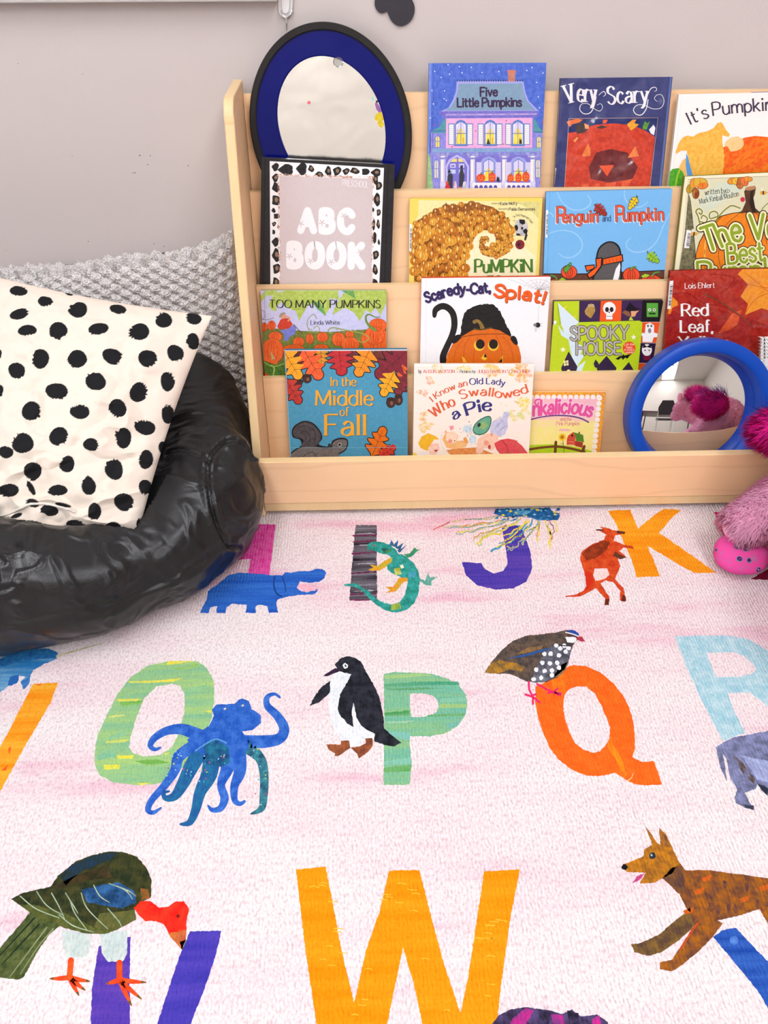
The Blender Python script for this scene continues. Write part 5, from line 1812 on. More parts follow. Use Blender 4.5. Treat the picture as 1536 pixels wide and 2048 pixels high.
# blue sky cover
T = (1070, 360, 4.955)
B = Book('light blue hardcover with red hand-drawn title, falling leaves and pumpkin patch', 1, .009, "112,118 82,1010", "1362,88 1278,1000", T, '#7cbdf0', '#74b6ec', 2.4, spine='#4a86b8')
P = B.P
P.line("148,118 120,1010", 4, '#5aa0dc', 1, smooth=0)
for q in ("220,120 270,220 360,290 460,295 540,250 550,190 515,150", "890,95 888,170 940,250 1040,268 1120,218", "105,540 250,500 380,520 460,600 460,690 380,760 290,765 235,725", "950,575 905,620 920,680 1000,715 1120,690 1210,600 1270,460 1335,330", "120,315 170,340 180,370"):
    P.line(q, [7, 11, 11, 7], '#a6d6f8', 2, cb='#8ac8f4', k=2.4)
P.poly("85,932 600,930 860,915 1282,897 1278,1012 80,1020", '#6c4130', 3, '#5a3426', 2.6)
P.line("85,930 600,928 860,914 1282,895", 9, '#1c1414', 4, smooth=3)
for cx, cy, rx, ry in ((337, 912, 76, 64), (955, 942, 82, 72), (1150, 990, 95, 48), (210, 1010, 58, 30)):
    pumpkin(P, cx, cy, rx, ry, '#e8502a', 5, '#2a1410', None, 4, ('#1c1414', 6), rw=5)
for q in ("275,880 330,830 355,860 330,900 310,925 290,915", "230,990 270,960 310,985 300,1015 240,1015", "1045,950 1090,925 1148,940 1110,965 1060,970"):
    P.poly(q, '#1c1414', 6)
    c0 = np.mean(pts(q), 0)
    P.poly([tuple(c0 + (np.array(p) - c0) * .86) for p in pts(q)], '#5a9a3a' if q[0] == '2' and q[1] == '7' else '#a8c83a', 7)
P.line("330,850 345,822 360,830 350,860", 12, '#4a8a3a', 7)
P.line("160,942 200,960 215,985", 14, '#5a9a4a', 7)
P.line("950,885 965,865 1000,860", 16, '#5a9a4a', 7)
P.line("1160,950 1185,920 1230,910", 14, '#5a9a4a', 7)
# plain rounded grey hill with an orange band in the middle
hill = "575,1020 600,880 604,760 632,670 690,620 745,606 800,622 842,672 858,770 856,880 838,1020"
P.poly(hill, '#141216', 8, smooth=4)
P.poly("592,1020 614,880 618,765 642,682 696,634 745,620 792,636 828,682 844,772 842,880 824,1020", '#5c5a5c', 9, '#535153', 2.5, smooth=4)
P.poly("800,1020 770,990 800,880 840,820 846,860 836,940 815,1020", '#f4f4f6', 10)
P.poly("664,778 868,732 876,808 664,846", '#141216', 11)
P.poly("676,786 858,744 864,800 676,836", '#f4641e', 12, '#e8541a', 2.5)
P.poly("598,772 668,766 660,860 590,950 532,980 505,930 600,860", '#141216', 11)
P.poly("608,784 656,778 648,852 584,938 538,966 522,934 612,862", '#f4641e', 12, '#e8541a', 2.5)
P.poly("490,845 590,835 590,880 510,912", '#141216', 10)
P.poly("503,855 582,846 580,872 515,898", '#f4641e', 11.5)
for y in (795, 815, 840, 870, 905):
    P.line([(612 + (850 - y) * .1, y), (650 - (y - 795) * .35, y + 8)], 4, '#8a2a10', 13, smooth=0, round_=False)
for x in (700, 735, 770, 805, 840):
    P.line([(x, 790 - (x - 700) * .18), (x + 6, 826 - (x - 700) * .2)], 4, '#8a2a10', 13, smooth=0, round_=False)
for a, b, w_, c_ in (((590, 240), (705, 350), 105, '#a8342a'), ((1012, 165), (930, 290), 80, '#f2cc2a'), ((1112, 720), (1225, 815), 100, '#9acc2e')):
    leaf(P, a, b, w_, c_, 6, edge=('#1c1414', 5), vein=('#2a1414', 4), k=0)
P.line("1003,150 1012,168 1015,185", 6, '#1c1414', 7)
P.line("582,245 600,248", 6, '#1c1414', 7, smooth=0)
P.line("1112,700 1114,730", 6, '#1c1414', 7, smooth=0)
for dx, dy, c_, w_, L in ((-7, 8, '#f4f2f4', .17, 5), (0, 0, '#241a1e', .175, 6), (0, 0, '#ea5a3e', .12, 7)):
    P.text("P", [(222 + dx, 420 + dy), (296 + dx, 419 + dy)], 150, c_, L, w_)
    P.text("enguin", [(278 + dx, 420 + dy), (622 + dx, 412 + dy)], 112, c_, L, w_ * 1.2, gap=.22)
    P.text("P", [(808 + dx, 408 + dy), (880 + dx, 406 + dy)], 148, c_, L, w_)
    P.text("umpkin", [(880 + dx, 406 + dy), (1272 + dx, 394 + dy)], 118, c_, L, w_ * 1.2, gap=.22)
P.text("and", "670,410 750,406", 58, '#2a3a6a', 6, .11)
B.label("108,298 130,298 122,570 100,570")
B.done()

# cream book with orange pumpkin and green script
T = (1320, 160, 4.876)
B = Book('cream book with thick green script title across an orange pumpkin at the right', 1, .011, "244,942 142,1850", "1440,886 1340,1850", T, '#e6dfb6', '#d8dcc0', 2.7, spine='#7c7e20')
P = B.P
P.poly("244,938 276,925 180,1860 142,1860", '#f4eec8', 1)
P.poly("276,925 1440,888 1440,925 276,968", '#f6f0d0', 1)
P.line("276,968 1440,925", 3, '#6a5a3a', 1.6, smooth=0)
P.poly("276,1110 300,1180 345,1640 352,1850 186,1850 240,1500", '#8a8462', 2, '#4a4834', 2.8)
P.line("276,1110 300,1200 330,1500 352,1850", 4, '#3a3020', 3)
P.poly("560,1000 700,1010 800,1080 600,1200 420,1300 380,1180", '#cfe0d0', 1.5, '#e6dfb6', 2.8)
for cx, cy, rx, ry, rot, c_ in ((390, 1000, 70, 44, 0, '#d8b83a'), (330, 1005, 36, 46, 10, '#f0962e'), (415, 1030, 52, 32, -10, '#f07a2a'), (348, 1105, 32, 52, 0, '#8a3a20'), (290, 1060, 30, 44, 20, '#b89a2a'),
                               (700, 985, 42, 28, -20, '#f0962e'), (735, 985, 22, 34, 10, '#f4d03a'), (780, 1005, 36, 56, 0, '#a8482a'), (825, 990, 32, 44, -20, '#e8663a'), (860, 965, 40, 22, 10, '#f0962e')):
    P.poly(ell(cx, cy, rx + 4, ry + 4, 16, rot), '#3a2a18', 3 + rx * .001)
    P.poly(ell(cx, cy, rx, ry, 16, rot), c_, 4 + cx * .0003, '#f0a040', 2.5)
    P.line([(cx, cy - ry * .7), (cx, cy + ry * .7)], 3, '#4a2a18', 5, smooth=0, round_=False)
P.text("written by", "440,1125 540,1110 640,1105", 55, '#3a3430', 5, .08)
P.line("650,1100 665,1070 680,1085 655,1100 640,1080 660,1060", 4, '#3a3430', 5)
P.text("Mark Kimball Moulton", "388,1210 500,1185 620,1165 770,1130", 52, '#3a3430', 5, .08)
for bx, by in ((1010, 1100), (335, 1500)):
    for i, x in enumerate((-22, -4, 14)):
        P.dot(bx + x, by, 12, ['#e8a83a', '#3a2a18', '#e8a83a'][i], 4, 20, n=10)
    P.dot(bx - 15, by - 30, 12, '#f0e8c8', 4, 18)
    P.line([(bx + 28, by), (bx + 45, by - 5)], 3, '#3a2a18', 4, smooth=0)
P.poly("352,1850 345,1700 380,1580 430,1490 500,1400 590,1325 700,1296 800,1285 940,1285 1053,1295 1250,1350 1380,1600 1390,1850", '#3a2414', 3)
P.poly("358,1850 352,1700 388,1582 438,1494 508,1406 594,1333 702,1303 800,1292 940,1292 1053,1302 1250,1358 1372,1600 1380,1850", '#f08c1e', 4, '#e8761a', 2.7)
for q in ("600,1335 480,1480 430,1700 440,1850", "760,1310 620,1450 570,1700 600,1850", "800,1300 860,1285 960,1320 1010,1420 1040,1600", "960,1290 1100,1380 1150,1600"):
    P.line(q, 5, '#7a3a10', 5)
P.line("480,1470 440,1600 435,1750", 18, '#f8b04a', 5)
P.line("850,1310 920,1340 970,1400", 16, '#f8b04a', 5)
P.line("780,1250 700,1225 640,1260 590,1310 480,1440 400,1420 370,1330 350,1280 380,1255 410,1280 400,1310 380,1295", 12, '#8a8a3a', 5)
P.line("390,1380 440,1390 460,1350 420,1320 400,1350", 11, '#8a8a3a', 5.5)
P.line("560,1330 490,1350 485,1300 530,1280 565,1310 550,1370 520,1420", 11, '#8a8a3a', 5.5)
P.poly("760,1302 800,1270 835,1190 820,1085 850,1045 925,1032 935,1050 925,1110 900,1180 930,1250 990,1302 880,1290", '#4a3020', 6, '#6a482c', 2.7)
P.poly("905,1120 915,1060 880,1090 870,1200 900,1290 935,1290", '#2e1c14', 7)
P.poly(ell(880, 1056, 54, 20, 16, -8), '#b8865e', 7.5)
P.line("990,1265 1020,1230 1053,1200", 8, '#8a8a3a', 6)
P.dot(805, 1165, 22, '#d03048', 7, 24)
for txt, path, cap in (("The Very", "460,1670 600,1625 760,1570 1053,1540 1350,1530", 235), ("Best", "665,1790 840,1775 1010,1760", 190), ("Pumpkin", "375,1990 700,1970 1053,1950 1330,1930", 215)):
    for c_, w_, L in (('#4a3416', .36, 9), ('#f6f2c4', .27, 11), ('#93aa2c', .13, 13)):
        P.text(txt, path, cap, c_, L, w_)
B.label("258,1460 305,1468 282,1642 232,1635")
B.done()

# ---------------------------------------------------------------- third tier
T = (490, 560, 4.518)
B = Book('wide picture book with a pumpkin field under vine leaves and thin black capitals', 2, .008, "138,95 182,880", "1278,95 1275,620", T, '#c6c8ee', '#d8d8f2', 2.7, spine='#a8b078')
P = B.P
P.poly("150,430 300,440 520,460 760,470 1050,450 1280,430 1280,900 150,900", '#66762e', 2, '#8a8a3e', 2.9)
for q in ("190,95 300,95 280,140 200,140 140,200 130,150 165,120", "210,230 260,130 360,95 640,95 680,150 620,190 560,240 490,370 460,280 380,250 330,200 290,230 280,285 240,270", "640,95 840,95 850,180 760,160 780,230 720,325 680,250 610,220 560,160", "890,120 1000,95 1278,95 1278,200 1225,320 1180,250 1140,300 1090,270 1040,370 980,290 900,250 790,315 810,250 850,180"):
    P.poly(q, '#a9c24a', 3 + (ord(q[0]) - 48) * .1, '#c8d87a', 2.8)
for q in ("600,190 680,200 735,325 650,260", "870,95 980,95 1000,170 930,130"):
    P.poly(q, '#5aa05a', 4.1, '#8ab85a', 2.6)
r_ = random.Random(2)
for k_ in range(46):
    x = r_.choice([r_.uniform(220, 520), r_.uniform(660, 840), r_.uniform(880, 1260)])
    y = r_.uniform(100, 220)
    P.line([(x, y), (x + r_.uniform(-40, 40), y + r_.uniform(8, 28))], 2.2, '#e0e8a8', 5, smooth=0, round_=False)
P.line("175,95 180,250 205,880", 3, '#8a94a8', 4, smooth=0)
P.text("TOO MANY PUMPKINS", "222,250 1222,252", 70, '#2a2420', 8, .17, .07, .1)
P.text("Linda White", "595,402 855,402", 38, '#3a3a4a', 8, .15, .08, .08)
PC = ('#ee5c1e', '#a82c0c', '#f4803a')
for k_, (cx, cy, rx, ry) in enumerate(((175, 425, 26, 40), (240, 410, 36, 42), (275, 510, 60, 44), (485, 558, 50, 42), (585, 530, 34, 46), (700, 515, 50, 44), (845, 535, 58, 62), (945, 490, 38, 32), (950, 580, 82, 66), (250, 640, 100, 112), (440, 625, 100, 42), (690, 615, 66, 36), (1180, 545, 130, 118), (1200, 410, 80, 62), (1170, 500, 90, 80))):
    pumpkin(P, cx, cy, rx, ry, PC[0], 6 + k_ * .25, PC[1], PC[2], 4, ('#4a1c0c', 2.5), rw=3)
P.poly("160,690 230,705 300,750 280,765 200,735 160,720", '#f0601e', 10.5, '#f08a4a', 2.6)
for k_ in range(70):
    x, y = r_.uniform(370, 1040), r_.uniform(430, 610)
    P.line([(x, y), (x + r_.uniform(-22, 22), y + r_.uniform(-16, 16))], 3, r_.choice(['#4a5a22', '#8a9a42', '#a8a85a']), 6, smooth=0, round_=False)
P.poly("160,730 260,765 355,740 355,885 165,885", '#5c8a2e', 11, '#2f5a20', 2.8)
P.line("170,740 255,780 350,755", 12, '#8fb84a', 12)
P.line("250,880 265,800 240,770", 14, '#a0c060', 12)
P.poly("240,715 232,640 275,715", '#b8b878', 12)
P.poly("172,885 180,840 210,850 212,885", '#ee4c1e', 12)
P.line("1175,450 1130,420 1095,370 1095,325 1125,310 1180,335 1225,330", [30, 24, 18, 14, 10, 5], '#6a8a3a', 12, cb='#8aa050', k=2.5)
P.line("780,480 750,460 790,430 900,450 1050,480 1120,520 1080,560 1020,550", 10, '#a0a850', 11)
P.line("590,480 560,400 580,340 620,310 650,350", 6, '#a0a850', 8)
P.line("580,440 600,450 610,470 650,475 675,445 650,415 620,440", 6, '#a0a850', 8)
P.line("140,270 180,290 170,350 140,350 200,360 260,340", 4, '#6a6a6a', 6)
# seated gardener, red jacket and blue skirt
P.poly("290,420 320,360 350,340 400,350 432,400 400,440 310,445", '#d8442e', 12, '#b83422', 2.6)
P.poly("310,455 380,445 440,405 465,430 450,490 405,510 385,550 350,545 355,490", '#8088d8', 12.5, '#6a70c0', 2.6)
P.dot(345, 325, 24, '#e8a078', 13)
P.poly("308,330 320,300 350,290 375,300 350,312 330,330 315,345", '#a8988a', 13.6)
P.line("390,370 405,345 370,325", 14, '#e8a078', 13)
P.line("440,400 520,490", 6, '#6a4a2a', 12, smooth=0)
B.done()

T = (820, 540, 5.12)
B = Book('white square hardcover with black shape behind a carved pumpkin and a cobweb corner', 2, .011, "118,85 102,950", "1440,70 1375,1050", T, '#fbf9fa', '#f4f2f4', 2.4, spine='#d8401c')
P = B.P
P.line("165,85 160,950", 3, '#e4e0e4', 1, smooth=0)
P.text("Scaredy-Cat,", "172,338 300,300 420,262 540,246 680,245 825,228", 100, '#b8b2c4', 3, .26)
P.text("Scaredy-Cat,", "168,332 296,294 416,256 536,240 676,239 820,222", 100, '#33265a', 4, .25)
P.text("Splat!", "866,272 1000,292 1130,300 1250,318 1368,352", 122, '#8a3a1c', 3, .25)
P.text("Splat!", "862,268 996,286 1126,294 1246,312 1364,346", 122, '#f0601e', 5, .235)
for k_ in range(9):
    a = math.radians(100 + k_ * 22)
    P.line([(1315, 205), (1315 + 330 * math.cos(a) * -1, 205 - 130 * abs(math.sin(a)) + (60 if k_ in (0, 8) else 0))], 1.8, '#8a8284', 2, smooth=0, round_=False)
for q in ("1005,92 1315,205", "1315,205 1430,165", "1315,205 1435,235", "1315,205 1420,305", "1315,205 1340,95", "1315,205 1290,95", "1315,205 1230,92", "1315,205 1120,92", "1315,205 1425,92"):
    P.line(q, 2, '#8a7e7e', 2.5, smooth=0, round_=False)
for rad in (25, 50, 78, 110):
    P.line([(1315 + rad * 1.4 * math.cos(a), 205 - rad * math.sin(a)) for a in np.linspace(-.5, 3.05, 14)], 1.6, '#9a8e8e', 2.6, smooth=0, round_=False)
P.line("1318,360 1312,535", 2, '#9a9a9a', 3, smooth=0, round_=False)
P.dot(1308, 563, 27, '#201e20', 4, 26)
P.dot(1280, 562, 17, '#8a888a', 5)
for q in ("1300,585 1290,630", "1285,580 1280,632", "1320,580 1325,605", "1335,550 1358,545", "1335,570 1358,580"):
    P.line(q, 2.5, '#3a383a', 4, smooth=0, round_=False)
# plain black rounded shape and curved band behind the pumpkin
r_ = random.Random(9)


def fuzzy(path, c_, L, w_=None):
    q = crm(pts(path), 6, True) if w_ is None else None
    P.poly([(x + r_.uniform(-5, 5), y + r_.uniform(-5, 5)) for x, y in q], c_, L, '#2c2a2a', 2.5)


fuzzy("520,700 528,560 560,440 640,380 760,350 860,360 930,440 985,560 1040,680 1000,760 560,760", '#181617', 4)
P.line("250,470 262,410 320,372 385,385 440,450 455,560 430,670 380,780 340,880 345,960", [40, 62, 66, 66, 64, 62, 62, 66, 76], '#181617', 4, cb='#2c2a2a', k=2.5)
P.poly("430,745 440,690 490,660 528,672 500,720 460,750", '#181617', 7, smooth=3)
P.poly("1028,700 1050,672 1085,690 1104,750 1085,768 1050,740", '#181617', 7, smooth=3)
P.poly("368,950 382,860 440,750 530,680 640,615 740,600 830,598 920,618 980,655 1060,700 1115,790 1138,890 1135,950 1130,1060 380,1060", '#e2701a', 6, '#d86416', 2.7)
P.line("512,705 560,680 700,660 860,655 985,655", 6, '#5a2408', 7)
for q in ("620,680 560,780 550,945", "700,670 660,790 650,945", "880,670 930,790 945,945", "950,680 1030,790 1060,945", "540,720 470,820 450,945", "760,665 770,690", "640,620 610,660", "860,605 890,640"):
    P.line(q, 4, '#a8480c', 7)
P.poly("545,945 530,880 560,905 580,945", '#f2b83a', 7.6)
P.poly("950,870 905,945 950,945", '#f2b83a', 7.6)
P.poly("940,900 905,945 945,945", '#1a1414', 8.2)
for cx in (715, 850):
    P.dot(cx - (6 if cx < 800 else -2), 772, 55, '#f4c83a', 8, 56)
    P.dot(cx + (4 if cx < 800 else 4), 758, 46, '#241812', 9, 50)
P.poly("765,852 790,905 765,925 725,905", '#f4c83a', 8)
P.poly("768,850 788,895 755,890", '#241812', 9)
P.line("740,590 720,545 690,520 660,530", [44, 34, 30, 40], '#9a7a3a', 8, cb='#6a5a2a', k=2.6)
P.line("655,600 720,610 830,590", 16, '#5a4a22', 8.6)
B.done()

# board book with tabs
T = (1080, 530, 3.368)
B = Book('lime green board book with purple houses, silver letters and picture tabs', 2, .010, "95,245 68,735", "832,235 745,735", T, '#1a1018', '#2a1420', 2.4, spine='#d8702a', pages=False)
P = B.P
P.poly("95,245 265,240 262,385 90,420", '#c3da22', 2, '#bcd41e', 2.4)
sq = [("265,240 410,238 402,380 262,384", '#3c2450'), ("410,238 550,237 545,376 402,380", '#f0581e'), ("550,237 690,235 682,374 545,376", '#3c2450'), ("690,235 832,234 822,382 682,378", '#121014'),
      ("680,384 812,384 795,524 672,522", '#f0581e'), ("672,524 792,526 775,660 660,658", '#2c1840'), ("660,660 775,662 762,740 655,740", '#e0521e')]
for q, c_ in sq:
    P.poly(q, c_, 2, smooth=0)
    P.line(q.split(' ')[0] + ' ' + q.split(' ')[1], 2, '#f0e8e0', 3, smooth=0)
P.poly("815,232 836,232 836,262 828,240", '#e8d8c8', 3)
P.dot(190, 328, 55, '#f4e23a', 3, 56)
P.dot(212, 308, 44, '#c3da22', 4, 42)
for x, y in ((160, 310), (172, 345), (150, 335), (190, 365), (165, 365), (205, 362)):
    P.dot(x, y, 6, '#f8f2b0', 5)
P.poly("318,280 345,258 368,275 372,310 352,345 345,358 330,352 305,330 300,310", '#a8823e', 4, '#c8a45a', 2.6)
P.dot(332, 272, 8, '#f4e8c0', 5)
P.dot(355, 272, 8, '#f4e8c0', 5)
P.dot(332, 272, 4, '#201810', 6)
P.dot(355, 272, 4, '#201810', 6)
P.dot(467, 292, 43, '#f8f6f4', 4, 44)
P.rect(445, 322, 488, 366, '#f8f6f4', 4.6)
for x in (451, 482):
    P.dot(x, 300, 13, '#221a20', 5.5, 17)
P.dot(466, 318, 5, '#221a20', 5.5)
P.line("448,345 487,345", 3, '#221a20', 5.5, smooth=0)
P.poly("575,300 605,250 640,285 685,300 640,308 600,312", '#17101a', 4)
P.poly("552,320 570,305 600,315 612,345 590,345", '#8a5a3a', 4)
P.poly("612,310 645,310 668,305 648,325 640,345 615,350", '#e8a878', 5)
P.poly("598,372 610,345 630,372", '#c3da22', 5)
P.rect(718, 256, 795, 350, '#5aa83a', 4)
for x in (738, 770):
    P.dot(x, 302, 10, '#f4f4f0', 5)
    P.dot(x, 302, 5, '#1a1a1a', 6)
P.rect(734, 322, 778, 332, '#16220e', 5)
P.poly("712,400 740,388 768,405 768,455 795,462 790,485 765,488 755,520 690,518 690,482 680,470 690,455 706,460", '#f8f6f6', 4)
P.dot(738, 442, 11, '#8a8488', 5, 17)
for x in (727, 750):
    P.dot(x, 410, 7, '#6a6468', 5, 9)
P.poly(ell(720, 572, 34, 40), '#f8f0ee', 4)
P.poly("690,560 700,535 720,548 742,535 750,560 720,552", '#140c14', 5)
for x in (707, 735):
    P.dot(x, 574, 5, '#2a2028', 6)
P.poly("695,598 720,622 748,598 740,640 700,640", '#8a1830', 3.6)
# raised smaller front board
fb = pts("85,402 262,384 668,374 684,382 686,398 655,735 60,738", T)
old, P.mb = P.mb, MB()
z0 = 50                                     # three millimetres proud of the board behind
quad3 = [P.at(q, 6) for q in fb]
top3 = [P.at(q, z0) for q in fb]
cc = (pig('#c3da22'), pig('#b4cc1c'), 2.4)
m_ = len(fb)
P.mb.add(quad3 + top3, [tuple(range(m_))[::-1], tuple(range(m_, 2 * m_))] + [(i, (i + 1) % m_, (i + 1) % m_ + m_, i + m_) for i in range(m_)], cc)
P.poly("118,250 262,384 240,400 200,420 215,470 165,450 140,400", '#dcecf4', z0 + 1)
P.poly("118,400 160,460 150,430 215,478 205,420 262,400 235,520 290,545 268,600 300,600 240,690 305,640 275,720 300,720 298,735 240,735 200,560 190,500 140,470", '#d3e8f2', z0 + 1, '#e4f2f8', 2.4)
for c_, w_, L in (('#3a3a20', .24, z0 + 2), ('#b9b1a9', .15, z0 + 4)):
    P.text("SPOOKY", "205,502 330,500 455,494 590,494", 88, c_, L, w_)
    P.text("HOUSE", "245,600 390,600 540,596", 82, c_, L, w_ * 1.05)
P.dot(597, 555, 43, '#f0501e', z0 + 2, n=26)
for tx, pth in (("Lift the", "566,540 630,536"), ("flaps", "578,558 618,556"), ("in every", "564,574 632,572"), ("scene!", "574,591 622,589")):
    P.text(tx, pth, 13, '#fbe8d8', z0 + 3, .14)
P.poly("505,628 530,612 552,606 558,596 566,606 618,594 600,608 585,628 570,620 555,636 545,620 525,636", '#161216', z0 + 2)
for q in ("140,690 190,578 250,682 238,726 148,726", "358,660 372,632 392,658 392,668 445,608 512,690 505,718 385,718 380,690 366,685", "535,720 595,650 635,716"):
    P.poly(q, '#2f1c3e', z0 + 2)
P.poly("155,642 188,638 190,672 158,676", '#f2e8a8', z0 + 3)
P.line("172,640 174,675", 3, '#2f1c3e', z0 + 4, smooth=0)
P.line("156,658 190,655", 3, '#2f1c3e', z0 + 4.4, smooth=0)
P.dot(190, 718, 15, '#f2e8a8', z0 + 3, 18)
for cx, cy in ((152, 566), (627, 483)):
    P.poly([(cx + (20 if i % 2 == 0 else 8) * math.sin(i * math.pi / 5), cy - (20 if i % 2 == 0 else 8) * math.cos(i * math.pi / 5)) for i in range(10)], '#f6f6e0', z0 + 2)
fbo = P.mb.build('front_board', M_COVER, B.root)
P.mb = old
B.label("92,375 110,375 104,510 86,510")
B.done()

# red jacket with maple leaf
B = Book('red jacketed book with white serif title and orange maple leaf, behind the blue mirror', 2, .010, "878,42 835,560", "1700,20 1650,560", T, '#a62a20', '#c4402c', 2.8, spine='#8a2018', mat=M_JACKET)
P = B.P
P.poly("880,205 925,245 930,270 890,290 880,330 862,330 872,240", '#f09a2a', 2, '#e8703a', 2.6)
P.poly("860,330 1000,240 1300,330 1536,400 1700,420 1690,560 830,560", '#97201a', 1, '#b83026', 2.8)
P.poly("1365,26 1536,20 1700,20 1690,330 1600,300 1536,305 1492,290 1380,338 1402,262 1350,212 1402,130 1332,62", '#f08c22', 3, '#f4a83a', 2.8)
for q in ("1390,60 1480,130 1560,200", "1400,130 1500,150 1600,160", "1385,320 1450,230 1536,190"):
    P.line(q, 5, '#d86a1a', 4)
P.poly("1200,460 1290,330 1360,300 1330,400 1270,440", '#e8602a', 2, '#c4402c', 2.7)
for q in ("890,200 990,190 1110,260 1240,280 1370,360", "950,60 1060,120 1010,160", "1140,60 1300,80 1280,140 1220,190", "1380,420 1450,380 1536,420"):
    P.line(q, 6, '#8a1c18', 2.4, cb='#a62a20', k=2.6)
P.line("1112,200 1190,235 1270,285 1350,340 1412,402", [12, 8, 7, 8], '#7a4a2a', 5)
P.text("Lois Ehlert", "977,158 1176,153", 36, '#fbf4f0', 6, .14, .06, .09)
P.text("Red", "957,345 1130,340", 82, '#fdf8f4', 6, .2, .06, .12)
P.text("Leaf,", "948,452 1162,450", 80, '#fdf8f4', 6, .2, .06, .12)
P.text("Yellow", "935,562 1260,556", 80, '#fdf8f4', 6, .2, .06, .12)
B.label("868,108 898,104 880,295 852,295")
B.done()

# white spiral pad at the right edge
T = (1220, 640, 4.861)
o3, n3, zb3 = row_plane(2, off=-.006)
sp = thing('spiral_notebook', 'white spiral bound notebook at the right frame edge above the mirror', 'notebook', tuple(on_plane(1560, 745, o3, n3)))
o4 = np.array([0, 1.208, LIPZ[3]])
PN = Print(o4, n3, None, T)
q3 = [PN.at(pts([q], T)[0]) for q in ((1478, 172), (1640, 168), (1600, 1220), (1400, 1220))]
g3 = [p - n3 * .006 for p in q3]
PN.mb.add(q3 + g3, [(3, 2, 1, 0), (4, 5, 6, 7)] + [(i, (i + 1) % 4, (i + 1) % 4 + 4, i + 4) for i in range(4)], (pig('#f7f5f4'),) * 2 + (0,))
for y in range(185, 360, 34):
    PN.poly([(1495, y), (1506, y - 8), (1512, y + 20), (1498, y + 22)], '#2a2a2e', 1)
    PN.line([(1520, y), (1536, y + 14)], 5, '#3a8a4a', 1, smooth=0)
PN.mb.build('page_block', M_COVER, sp)
wm = MB()
for y in range(172, 420, 32):
    c0 = PN.at(pts([(1474, y)], T)[0], 0) - n3 * .003
    wm.tube([c0 + np.array([.0062 * math.cos(a), 0, 0]) + n3 * .0062 * math.sin(a) + np.array([0, 0, .0012 * math.sin(a)]) for a in np.linspace(0, 2 * math.pi, 13)], .0007, 6)
wm.build('spiral_binding', M_CHROME, sp)
sp.location = sp.location

# ---------------------------------------------------------------- bottom tier
T = (540, 680, 5.12)
B = Book('teal plastic covered book with gold title framed by oak leaves, leftmost on the bottom tier', 3, .012, "145,105 205,1195", "1405,95 1410,1190", T, '#4a96b8', '#58a4c4', 2.6, spine='#3a7a98')
P = B.P
P.poly("145,95 1405,92 1405,108 145,112", '#e8e2e2', 12)
P.line("152,112 212,1195", 8, '#8ab8cc', 11, smooth=0)
for q, c_ in (("230,110 560,110 480,260 320,300 240,160", '#6a2430'), ("780,110 900,110 870,230 800,270", '#7a2a38'), ("1060,110 1405,110 1405,200 1280,170 1160,220 1060,240", '#6a3028')):
    P.poly(q, c_, 2, '#8a3a38', 2.7)
K_ = ('#1c1414', 9)
V_ = ('#3a1a14', 5)
for a, b, w_, c_, h_ in (((250, 470), (330, 420), 60, '#4a2a22', None), ((155, 390), (310, 650), 200, '#b8302c', '#d84a3a'), ((1395, 340), (1300, 560), 190, '#7a2834', '#963a42'), ((1400, 200), (1320, 372), 150, '#e8582e', '#f07a3a'),
                         ((520, 70), (530, 275), 150, '#d8901e', '#e8a83a'), ((330, 70), (520, 402), 260, '#ee5a2e', '#f47a3a'), ((700, 60), (740, 362), 260, '#bc2832', '#d03a3a'), ((1030, 80), (890, 372), 240, '#f49a24', '#f07a2a'),
                         ((1420, 100), (1090, 385), 310, '#7c2234', '#96303e'), ((130, 90), (310, 400), 240, '#f8a41c', '#f8b83a'), ((1275, 320), (1150, 575), 200, '#f8a81c', '#f4b83a'),
                         ((1040, 1200), (1170, 890), 210, '#e8781e', '#d8601e'), ((1110, 1215), (1285, 1080), 150, '#c83228', '#e04a34')):
    leaf(P, a, b, w_, c_, 4 + P.cnt * .01, h_, 2.6, K_, V_)
    P.cnt = (P.cnt + 7) % 90
for cx, cy, rx, ry in ((380, 395, 42, 42), (1237, 640, 42, 50), (1316, 612, 38, 52)):
    P.dot(cx, cy, rx + 6, '#1c1414', 8, ry + 6)
    P.dot(cx, cy, rx, '#4a2a24', 9, ry)
    P.dot(cx + 8, cy + 6, rx * .35, '#8a5a48', 10, ry * .45)
    P.poly(ell(cx, cy - ry * .7, rx * 1.05, ry * .4, 14), '#3a241c', 10)
P.cnt = 0
for dx, dy, c_, L in ((4, 4, '#2a4a5a', 6), (0, 0, '#f4ae34', 8)):
    P.text("In the", [(622 + dx, 472 + dy), (880 + dx, 470 + dy)], 92, c_, L, .15, .07, .09)
    P.text("Middle", [(470 + dx, 670 + dy), (1050 + dx, 668 + dy)], 155, c_, L, .16, .06, .1)
    P.text("of", [(718 + dx, 776 + dy), (805 + dx, 776 + dy)], 88, c_, L, .15, .07, .09)
    P.text("Fall", [(572 + dx, 978 + dy), (980 + dx, 975 + dy)], 215, c_, L, .16, .05, .1)
P.poly("222,950 240,890 290,850 360,826 450,855 520,940 534,1010 500,1070 610,1090 640,1030 720,1000 790,1015 800,1070 775,1130 705,1175 695,1205 215,1205 240,1130 320,1080 305,1020 240,1000", '#1a1618', 4, smooth=3)
P.poly("235,950 252,900 295,862 360,840 440,866 508,945 520,1010 480,1075 420,1095 320,1095 345,1030 310,1005 255,992", '#5c5558', 5, '#3e393c', 2.8, smooth=3)
P.line("270,910 340,880 420,900 470,970 450,1040", 6, '#2a2628', 6)
P.line("300,960 350,930 400,960 410,1020 370,1070", 6, '#2a2628', 6)
